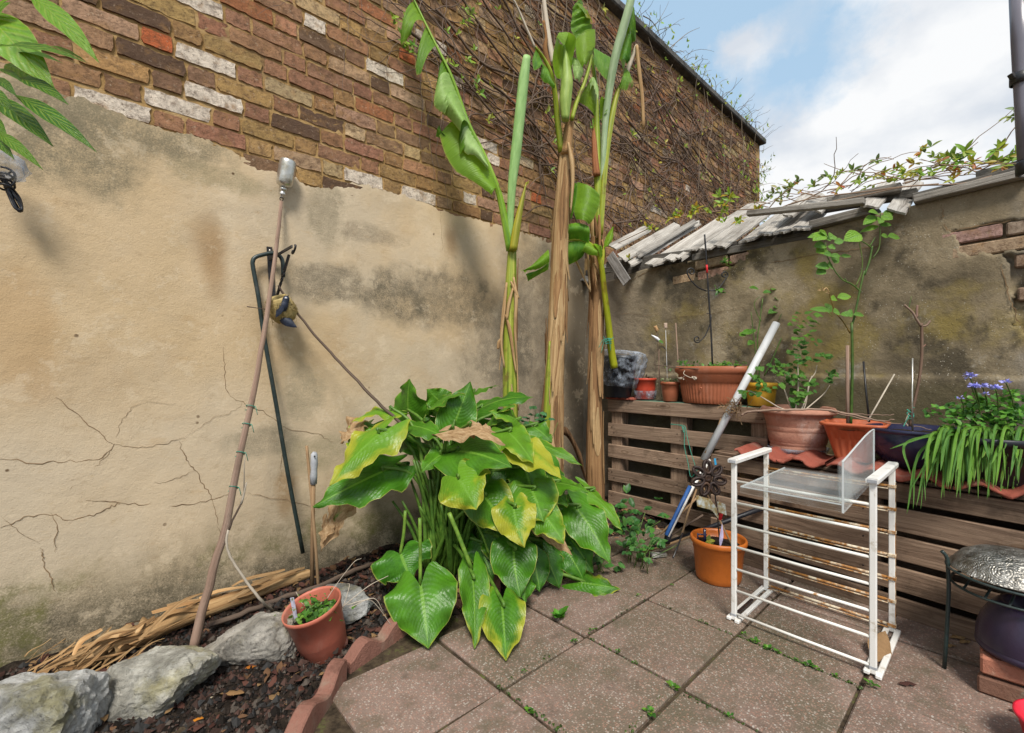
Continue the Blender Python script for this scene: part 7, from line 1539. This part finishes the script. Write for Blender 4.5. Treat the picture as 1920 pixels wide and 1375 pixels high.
# ------------------------------------------------------------------ downpipe at the right edge
dpi = thing('downpipe', 'dark grey plastic downpipe with black brackets at the top right edge', 'downpipe', P(1925, 330, 1.9))
mb = MB(); mb.tube([P(1924, 300, 1.9), P(1919, 200, 1.9), P(1913, 80, 1.9), P(1908, -60, 1.9)], [.026, .027, .028, .029], 18); mb.build('pipe', MT['downpipe'], dpi)
for y_, s_ in ((148, 1.0),):
    mb = MB(); q = P(1914, y_, 1.9); mb.lathe([(.030, -.022), (.034, -.02), (.034, .02), (.030, .022)], q, 20); mb.build('bracket', MT['black_metal'], dpi)
    mb = MB(); mb.bar(q - RT * .03, q - RT * .045 + UP * .02, .02, .012); mb.build('bracket_lug', MT['black_metal'], dpi)
mb = MB(); mb.lathe([(.025, -.03), (.034, -.026), (.036, .02), (.030, .03)], P(1926, 315, 1.9), 20); mb.build('socket', MT['black_metal'], dpi)

# ------------------------------------------------------------------ small green plants
def rosette(px_, py_, s, n, label, cat='weed', group=None, cols=GREENS, Y=None, h=.3):
    p = G(px_, py_, .006); mb = MB()
    for i in range(n):
        a = 2.4 * i + R.uniform(-.3, .3); d = V((cos(a), sin(a), R.uniform(.1, h + .5))).normalized(); mb.col = tuple(q * R.uniform(.8, 1.25) for q in R.choice(cols)); l_ = s * R.uniform(.5, 1) * (.5 + .5 * i / n)
        mb.leaf(p + d * .006, p + d * l_, l_ * .55, V((0, 0, 1)) - d * .3, OVAL, 3, 5, fold=.2, arch=.15, wave=.05)
    o_ = mb.build('weed', MT['vcol_leaf']); tag(o_, label, cat, group); return o_
rosette(1048, 1160, .075, 28, 'bright green rosette weed alone in the middle of a slab', h=.8, cols=[(.10, .33, .03), (.16, .42, .04), (.07, .24, .02)])
WE = [(1077, 1203, .05, 'biggest joint weed below the rosette weed'), (1158, 1222, .035, 'weed in the joint right of the hanging arum leaves'), (1190, 1243, .035, 'weed in the short joint left of the slab crossing'), (1262, 1290, .06, 'largest weed at the crossing of joints near the bottom centre'), (1217, 1335, .06, 'weed tuft low in the bottom centre joint'), (993, 1333, .045, 'weed in the bottom left joint'), (982, 1260, .025, 'tiny weed in the joint by the lowest arum leaf tip'),
      (1395, 1190, .04, 'weed by the front left foot of the white rack'), (1415, 1203, .05, 'weed clump right of the rack front left foot'), (1440, 1217, .05, 'weed clump under the lowest rack rail'), (1457, 1223, .04, 'weed between clumps under the lowest rail'), (1492, 1238, .03, 'small weed in the joint under the rack middle'), (1515, 1247, .055, 'wide weed clump in the joint in front of the rack'), (1530, 1254, .045, 'weed at the end of the clump in front of the rack'), (1565, 1268, .03, 'small weed left of the rack front right foot'), (1632, 1284, .055, 'weed under the rack front right foot'), (1370, 1345, .035, 'weed in the joint at the bottom right of centre'), (1314, 1165, .03, 'weed left of the rack in a diagonal joint'), (1198, 1117, .035, 'weed in the joint beyond the flat lying arum leaf'), (1260, 1098, .035, 'weed in the joint left of the orange pot'), (1110, 1182, .03, 'small weed above the joint right of the rosette')]
for x_, y_, s, lb in WE: rosette(x_, y_, s * .62, 16, lb, group='weeds in the paving joints')
mb = MB()
for (xa, ya), (xb, yb), n_ in (((1384, 1192), (1620, 1292), 110), ((934, 1286), (1060, 1375), 60), ((1262, 1285), (1175, 1375), 50), ((1105, 1196), (1266, 1290), 40), ((1266, 1290), (1420, 1372), 40), ((934, 1286), (1215, 1122), 30), ((1215, 1122), (1384, 1196), 25)):
    for i in range(n_):
        t = R.random(); p = G(xa + (xb - xa) * t, ya + (yb - ya) * t, .0) + V((R.gauss(0, .005), R.gauss(0, .005), 0)); mb.col = R.choice([(.05, .10, .015), (.08, .14, .02), (.035, .06, .015)]); lump(mb, p, R.uniform(.002, .006))
stuff(tag(mb.build('moss', MT['vcol_leaf']), 'low green moss growing in the paving joints', 'moss'))
def herb(px_, py_, Y, rad, n, size, label, name='leafy_plant', cols=((.03, .12, .03), (.05, .18, .04), (.08, .24, .045))):
    p = P(px_, py_, Y); t = thing(name, label, 'plant', V((p.x, p.y, max(0, p.z - .1))))
    for i in range(n):
        q = p + RT * R.gauss(0, rad[0]) + UP * R.gauss(0, rad[1]) + FW * R.gauss(0, rad[0] * .6); q.z = max(q.z, .02); mb = MB(); d = (RT * R.uniform(-1, 1) - FW * R.uniform(-.2, .8) + UP * R.uniform(-.5, .5)).normalized()
        for k in (-.7, 0, .7):
            dd = (d + d.cross(UP) * k).normalized(); mb.col = tuple(c_ * R.uniform(.85, 1.2) for c_ in R.choice(cols)); mb.leaf(q, q + dd * size * R.uniform(.7, 1.1), size * .55, UP - FW * .5, OVAL, 4, 5, fold=.2, wave=.1, arch=.1)
        mb.build('leaf', MT['vcol_leaf'], t)
    mb = MB(); 
    for i in range(10): b = V((p.x + R.gauss(0, .03), p.y + R.gauss(0, .03), .0)); mb.tube([b, b.lerp(p, .6) + jit(.03), p + RT * R.gauss(0, rad[0]) + UP * R.gauss(0, rad[1])], .002, 4)
    stuff(mb.build('stem', MT['stem'], t)); return t
herb(1185, 985, 2.75, (.10, .07), 46, .06, 'dark green columbine like plant at the foot of the tall pallet')
herb(1205, 1020, 2.62, (.07, .03), 22, .045, 'low leafy plant at the edge of the paving beside the arum')
herb(1012, 790, 2.85, (.045, .05), 22, .05, 'small bluish green leafed plant between two banana trunks', cols=((.04, .16, .06), (.07, .22, .09), (.03, .12, .04)))
herb(1120, 1045, 2.6, (.06, .05), 16, .05, 'dark leafy plant under the right hand arum leaves')
mb = MB()
for i in range(40): flake(mb, P(1170 + R.gauss(0, 40), 1000 + R.gauss(0, 25), 2.75) * 1.0, .03, R.choice(LIT))
mb = MB()
for i in range(260):
    p = G(R.uniform(1060, 1260), R.uniform(985, 1050), .02); p.z = soil_z(p.x, p.y) + .01; flake(mb, p, R.uniform(.02, .06), R.choice([(.28, .15, .08), (.40, .25, .15), (.14, .07, .05), (.1, .05, .04)]))
mb.col = None; stuff(tag(mb.build('bark_chips', MT['crumb']), 'reddish bark chips on the ground below the tall pallet', 'bark chips'))

# ------------------------------------------------------------------ broken board capping on the rear wall
rf = thing('board_roof', 'broken capping of grey weathered boards nailed along the top of the rear wall', 'board roof', (WR, 1.0, 1.95))
PIT = math.radians(26.5); DV = V((cos(PIT), 0, sin(PIT)))
def to_len(base, py):
    q = base - CAM; D0, z0 = q.dot(FW), q.z; k = (HY - py) / F; return max(.1, (k * D0 - z0) / (DV.z - k * DV.dot(FW)))
def wboard(pl0, pr0, top_py, off, lift=0.0, cc=1.0, jag=.03, skew=0.0, name='board', tw=0.0):
    A, B = RW(*pl0, off), RW(*pr0, off); L = to_len((A + B) / 2, top_py); w_ = (B - A); wl = w_.length
    A = A + UP * (lift + R.uniform(-.004, .02)); wl *= R.uniform(.74, .92); cc *= R.uniform(.95, 1.3); nrm = DV.cross(V((0, -1, 0))).normalized(); nrm = nrm if nrm.z > 0 else -nrm
    mb = MB(); nl, nw = 9, 6; o_ = R.random() * 20; e0 = [R.uniform(-1, 1) * jag * (R.random() < .7) for _ in range(nw + 1)]; e1 = [R.uniform(-1, 1) * jag * 1.6 for _ in range(nw + 1)]
    yd = V((0, -1, 0)); sl_ = (B.z - A.z)
    lay = []
    for th in (0, -.013):
        rows = []
        for i in range(nl + 1):
            t = i / nl; row = []
            for j in range(nw + 1):
                u = j / nw; s_ = (e0[j] * (1 - t) + (L + e1[j]) * t)
                p = A + yd * (u * wl + skew * t * L + .008 * nz((t * 4, u, o_)) * (1 if u in (0, 1) else .3)) + UP * (sl_ * u) + DV * s_ + nrm * (th + .004 * nz((t * 5, u * 3, o_)) + tw * t * (u - .5) * wl)
                row.append(p)
            rows.append(row)
        lay.append(rows)
    uvf = lambda i, j: (i * L / nl + o_, j * wl / nw + o_)
    b0 = mb.grid(lay[0], uvf, False); b1_ = mb.grid(lay[1], uvf, False); W_ = nw + 1
    for i in range(nl):
        for j in (0, nw): mb.face((b0 + i * W_ + j, b0 + (i + 1) * W_ + j, b1_ + (i + 1) * W_ + j, b1_ + i * W_ + j), [uvf(i, 0), uvf(i + 1, 0), uvf(i + 1, .2), uvf(i, .2)])
    for j in range(nw):
        for i in (0, nl): mb.face((b0 + i * W_ + j, b0 + i * W_ + j + 1, b1_ + i * W_ + j + 1, b1_ + i * W_ + j), [(o_, j * .02), (o_, j * .02 + .02), (o_ + .01, j * .02 + .02), (o_ + .01, j * .02)])
    ob = mb.build(name, MT['grey_wood'], rf); ob.color = (cc, cc * .985, cc * .96, 1); return ob
wboard((1065, 528), (1082, 530), 492, .10, 0, .55, .04); wboard((1080, 525), (1100, 530), 480, .08, .01, .6, .04)
wboard((1140, 463), (1156, 467), 430, .05, .02, .95); wboard((1158, 480), (1172, 489), 423, .10, .01, 1.0, .01); wboard((1177, 494), (1187, 498), 418, .11, .0, .95, .03)
wboard((1209, 497), (1246, 494), 408, .11, .0, 1.05, .05); wboard((1192, 478), (1206, 478), 415, .02, .0, .8, .04)
wboard((1243, 490), (1266, 487), 384, .09, .012, 1.05, .04); wboard((1266, 487), (1284, 485), 380, .10, .0, 1.0, .05)
wboard((1309, 467), (1338, 465), 392, .10, .005, .92, .02); wboard((1336, 466), (1368, 462), 392, .10, .012, 1.0, .02); wboard((1290, 468), (1310, 466), 390, .03, -.01, .85, .02)
wboard((1386, 453), (1420, 446), 392, .09, .0, .95, .02); wboard((1419, 446), (1452, 438), 386, .10, .008, 1.0, .02); wboard((1450, 439), (1486, 431), 384, .10, .0, .95, .02); wboard((1484, 433), (1520, 428), 380, .12, .004, 1.02, .02)
wboard((1500, 402), (1546, 396), 372, .0, .03, .8, .02); wboard((1460, 408), (1498, 402), 366, .0, .03, .9, .02)
wboard((1614, 391), (1652, 387), 345, .10, .01, .95, .025); wboard((1661, 397), (1708, 397), 341, .13, .012, 1.0, .008)
def beam(p0, p1, o0, o1, w_, t, cc, name='batten', mat='grey_wood', up=None):
    mb = MB(); a, b = RW(*p0, o0), RW(*p1, o1); mb.bar(a, b, w_, t, up, .004); ob = mb.build(name, MT[mat], rf); ob.color = (cc, cc * .97, cc * .92, 1); return ob
beam((1402, 401), (1622, 378), .13, .13, .05, .034, .8); beam((1520, 424), (1630, 396), .02, .02, .07, .05, .62); beam((1714, 377), (1935, 324), .015, .015, .09, .038, .85); beam((1830, 332), (1935, 306), -.14, -.14, .08, .04, .7); beam((1552, 380), (1690, 352), -.10, -.10, .06, .05, .6)
beam((1140, 498), (1400, 462), -.06, -.06, .06, .06, .35, 'shade_beam'); beam((1085, 515), (1300, 486), -.05, -.05, .05, .05, .3, 'shade_beam'); beam((1300, 484), (1530, 440), -.02, -.02, .05, .05, .4, 'shade_beam'); beam((1545, 392), (1720, 362), -.16, -.16, .05, .05, .4, 'shade_beam'); beam((1712, 372), (1930, 318), -.10, -.10, .1, .03, .35, 'shade_beam')  # last five beams tinted dark, in place of the shade under the boards
for k in range(8):  # dark filler bars added to block the sky showing under the boards
    y0, y1 = 2.6 - .26 * k, 2.6 - .26 * (k + 1); mb = MB(); mb.bar(V((WR + .12, y0, rear_top(y0) + .035)), V((WR + .12, y1 + .003, rear_top(y1) + .035)), .19, .075, None, .003); ob = mb.build('gap_filler', MT['grey_wood'], rf); ob.color = (.3, .28, .26, 1)
mb = MB(); a, b = RW(1143, 478, .10), RW(1176, 530, .125); mb.bar(a, b, .012, .085, (0, -.8, .6), .003); ob = mb.build('loose_board', MT['grey_wood']); ob.color = (.72, .72, .74, 1)
tag(ob, 'single loose grey board hanging down crosswise at the left end of the board capping', 'board')
mb = MB(); a, b = RW(1135, 515, .02), RW(1160, 508, .02); mb.bar(a, b, .02, .02); 

# ------------------------------------------------------------------ creeper: bare stems over the brick wall, sprouting leaves
cr = thing('wall_creeper', 'dense web of bare woody creeper stems with few yellow green leaves over the brick wall', 'creeper', (4.5, WL, 2.0))
def walk(x, z, ang, n, r0, r1, step, bend, lift=.012, n_s=5):
    pts = []; a = ang
    for i in range(n):
        zm = max(1.95, plaster_top(x) + .02) if x < 3.3 else 1.95
        if not (.6 < x < X1 - .02 and zm < z < ZT): break
        pts.append(V((x, WL - lift - .008 * (1 + nz((x * 3, z * 3, ang))), z))); x += step * cos(a); z += step * sin(a); a += R.uniform(-bend, bend) + (ang - a) * .15
    return pts
def dens(x, z):                                     # creeper thins out towards the bare bricks lower left
    zl = lerp([(.6, 4.8), (1.2, 3.75), (1.7, 3.15), (2.2, 2.78), (2.7, 2.6), (3.3, 2.45), (4.2, 2.2), (7.8, 1.9)], x)
    return min(1, max(0, (z - zl) / .35 + .25))
mb = MB(); mb_b = MB(); cnt = 0
while cnt < 950:
    x = R.uniform(1.0, 7.7); z = R.uniform(2.0, 4.68)
    if R.random() > dens(x, z): continue
    cnt += 1; k = R.random()
    if k < .62: ang = R.choice([0, pi]) + R.gauss(-.05, .35)
    elif k < .8: ang = R.choice([0, pi]) + R.choice([-1, 1]) * R.uniform(.3, .9)
    else: ang = -pi / 2 + R.gauss(0, .35)
    n_ = R.randint(8, 26); p = walk(x, z, ang, n_, 0, 0, .055, .35)
    if len(p) < 4: continue
    r0 = R.choice([.0025, .003, .004, .005, .0075]) * R.uniform(.7, 1.2); (mb if r0 > .0042 else mb_b).tube(p, rads(len(p), r0, r0 * .45), 5, False)
for x0, z0, a0, n_ in ((1.6, 3.9, -.45, 30), (1.9, 4.2, -.5, 34), (1.7, 3.6, -.25, 30), (2.3, 4.3, -.5, 34), (2.5, 3.9, -.35, 40), (1.5, 3.35, -.15, 24), (2.9, 4.4, -.4, 44), (3.5, 4.5, -.35, 44), (2.1, 3.3, -.1, 36), (4.2, 4.4, -.3, 44), (3.0, 3.6, -.2, 40), (5.0, 4.4, -.3, 40), (4.0, 3.7, -.2, 44), (1.35, 4.3, -.6, 30), (5.4, 3.9, -.2, 40)):
    p = walk(x0, z0, a0, n_, 0, 0, .06, .22)
    if len(p) > 4: mb.tube(p, rads(len(p), .011, .006), 6, False)
st_o = stuff(mb.build('woody_stem', MT['twig'], cr)); st_o.color = (1.1, 1.05, 1.0, 1)
o_ = stuff(mb_b.build('thin_stem', MT['stake'], cr)); o_.color = (.75, .8, .85, 1)
mb = MB()                                            # long hanging strands and stems standing off the top
for i in range(14):
    x = R.uniform(2.6, 7.6); z = ZT + R.uniform(-.2, .1); L_ = R.uniform(.4, 1.9); y = WL - R.uniform(.04, .14)
    if z - L_ < 2.0: L_ = z - 2.0
    q = [V((x, y, z))]; 
    for k in range(9): q.append(q[-1] + V((R.gauss(0, .03), R.gauss(0, .01), -L_ / 9)))
    mb.tube(q, .003, 4, False)
for i in range(170):
    x = R.uniform(2.6, 7.75); q = [V((x, WL + R.uniform(-.08, .1), ZT + .06))]; d = V((R.gauss(0, .5), R.gauss(-.4, .4), R.uniform(.2, 1))).normalized()
    for k in range(R.randint(3, 8)): q.append(q[-1] + d * R.uniform(.03, .07)); d = (d + jit(.5) + V((0, 0, -.08))).normalized()
    mb.tube(q, rads(len(q), .004, .0015), 4, False)
for i in range(60):
    z = R.uniform(2.0, 4.6); q = [V((X1 - R.uniform(0, .15), WL - .03, z))]; d = V((R.uniform(.2, 1), R.gauss(-.3, .4), R.gauss(.1, .4))).normalized()
    for k in range(R.randint(3, 6)): q.append(q[-1] + d * .05); d = (d + jit(.5)).normalized()
    mb.tube(q, rads(len(q), .004, .0015), 4, False)
for pts in ([(1245, 100), (1268, 80), (1290, 62), (1312, 52)], [(1206, 30), (1222, 40), (1235, 62), (1244, 96)], [(1225, 100), (1212, 60), (1200, 20)]):
    mb.tube(smooth([LW(x_, y_, .05) for x_, y_ in pts], 4), rads(4 * (len(pts) - 1) + 1, .006, .002), 5, False)
o_ = stuff(mb.build('hanging_stem', MT['pale_twig'], cr)); o_.color = (.5, .46, .42, 1)
YGL = [(.42, .46, .04), (.30, .42, .04), (.50, .46, .05), (.22, .36, .04)]; RED = [(.50, .22, .03), (.45, .12, .03), (.55, .40, .04)]; FRG = [(.30, .44, .04), (.20, .38, .04), (.40, .50, .05)]
def sprig(mb, p, s, n, cols, N=None):
    N = V(N) if N else V((0, -1, .4))
    for k in range(n):
        a = -.9 + 1.8 * k / max(1, n - 1) + R.uniform(-.2, .2) + R.uniform(-.6, .6); s_ = N.cross(UP).normalized(); d = (s_ * sin(a) + UP * cos(a) * R.choice([1, -.6]) + N * .3).normalized()
        mb.col = tuple(c_ * R.uniform(.8, 1.2) for c_ in R.choice(cols)); mb.leaf(p, p + d * s * R.uniform(.6, 1.1), s * .38, N + jit(.4), OVAL, 2, 4, fold=.25, arch=.12)
mb = MB()
for i in range(260):
    x = R.uniform(1.6, 7.7); z = R.uniform(2.3, 4.68)
    if R.random() > dens(x, z) * .8: continue
    sprig(mb, V((x, WL - .05, z)), R.uniform(.03, .075), R.randint(2, 4), YGL)
for x_, y_, n_ in ((745, 38, 5), (752, 72, 4), (770, 92, 5), (870, 50, 4), (880, 105, 4), (890, 15, 3), (840, 125, 3), (900, 160, 3)):
    for k in range(n_): sprig(mb, LW(x_ + R.gauss(0, 8), y_ + R.gauss(0, 8), .05), .05, 3, FRG)
for i in range(150):
    x = R.uniform(2.7, 7.75); sprig(mb, V((x, WL - R.uniform(-.05, .12), ZT + R.uniform(.0, .32))), R.uniform(.03, .075), R.randint(2, 4), YGL + FRG)
for i in range(90):
    sprig(mb, V((X1 - abs(R.gauss(0, .35)), WL - .06, R.uniform(2.2, 4.5))), R.uniform(.05, .10), 3, FRG + YGL)
for i in range(60): sprig(mb, V((X1 + R.uniform(-.05, .22), WL - R.uniform(0, .2), R.uniform(1.9, 4.6))), R.uniform(.03, .06), 3, [(.16, .22, .06), (.24, .3, .08)])
mb.col = None; stuff(mb.build('young_leaves', MT['vcol_leaf'], cr))
# creeper along the boards, red and yellow young leaves
rc = thing('roof_creeper', 'young creeper with yellow green and reddish leaf tufts running along the grey boards', 'creeper', (WR + .1, .5, 2.05))
mb = MB()
def edge_pt(px_): return lerp([(1100, 500), (1240, 430), (1400, 395), (1500, 368), (1560, 355), (1680, 335), (1800, 315), (1920, 292)], px_)
for i in range(45):
    x_ = R.uniform(1440, 1925); y_ = edge_pt(x_) + R.uniform(-6, 14); q = [RW(x_, y_, -R.uniform(.05, .25))]; d = V((R.gauss(-.1, .3), R.choice([-1, 1]) * R.uniform(.3, 1), R.uniform(-.1, .5))).normalized()
    for k in range(R.randint(4, 10)): q.append(q[-1] + d * .05); d = (d + jit(.35) + V((0, 0, -.03))).normalized()
    mb.tube(q, rads(len(q), .0035, .0015), 4, False)
for pts in ([(1440, 400), (1490, 380), (1550, 368), (1620, 360), (1680, 352), (1760, 345)], [(1560, 378), (1620, 366), (1700, 350), (1800, 345), (1860, 330)], [(1430, 405), (1460, 370), (1485, 352)], [(1150, 460), (1250, 415), (1330, 398), (1420, 392)]):
    mb.tube(smooth([RW(x_, y_, -.05) for x_, y_ in pts], 5), .004, 4, False)
o_ = stuff(mb.build('stem', MT['pale_twig'], rc)); o_.color = (.62, .5, .44, 1)
mb = MB()
TU = [(1484, 345, .07, YGL), (1500, 352, .06, RED), (1556, 340, .08, YGL), (1568, 350, .1, YGL + RED), (1580, 335, .07, YGL), (1610, 330, .1, YGL), (1620, 345, .08, YGL), (1650, 320, .1, RED + YGL), (1655, 335, .1, YGL), (1680, 305, .09, RED + YGL), (1690, 322, .1, YGL), (1700, 330, .09, YGL), (1716, 290, .13, YGL + RED), (1712, 312, .12, RED + YGL), (1725, 325, .1, YGL), (1745, 320, .1, FRG), (1755, 305, .1, FRG + YGL), (1775, 290, .12, RED + YGL), (1770, 310, .1, YGL), (1790, 320, .1, RED), (1800, 295, .14, FRG), (1815, 290, .14, FRG), (1820, 310, .1, RED + YGL), (1835, 315, .1, RED), (1850, 300, .12, FRG), (1862, 290, .14, FRG), (1870, 305, .12, RED + FRG), (1890, 300, .12, FRG), (1905, 285, .13, FRG), (1915, 300, .13, FRG + RED), (1795, 335, .1, RED + YGL), (1640, 345, .07, YGL)]
for x_, y_, s, cols in TU:
    for k in range(2): sprig(mb, RW(x_ + R.gauss(0, 7), y_ + R.gauss(0, 7), -.06 - .1 * R.random()), s * .42, 5, cols, (-.8, 0, .5))
for x_, y_, s in ((1420, 395, .06), (1360, 398, .05), (1385, 418, .06), (1300, 402, .06), (1310, 392, .06), (1275, 408, .05), (1257, 412, .05), (1222, 430, .06), (1350, 380, .07), (1368, 372, .07), (1180, 485, .05), (1350, 415, .05), (1270, 402, .05), (1330, 396, .05)):
    for k in range(3): sprig(mb, RW(x_ + R.gauss(0, 4), y_ + R.gauss(0, 4), .04), s * .9, 3, YGL + [(.55, .33, .03)], (-.8, 0, .5))
for x_, y_ in ((1445, 370), (1455, 360), (1470, 375), (1480, 350), (1478, 362), (1495, 340), (1530, 345), (1545, 335), (1600, 315), (1640, 300), (1740, 285), (1910, 200), (1905, 220), (1912, 215)):
    for k in range(2): sprig(mb, RW(x_ + R.gauss(0, 4), y_ + R.gauss(0, 4), -.1), .05, 3, [(.16, .22, .06), (.30, .36, .07)], (-.8, 0, .5))
mb.col = None; stuff(mb.build('leaf_tufts', MT['vcol_leaf'], rc))
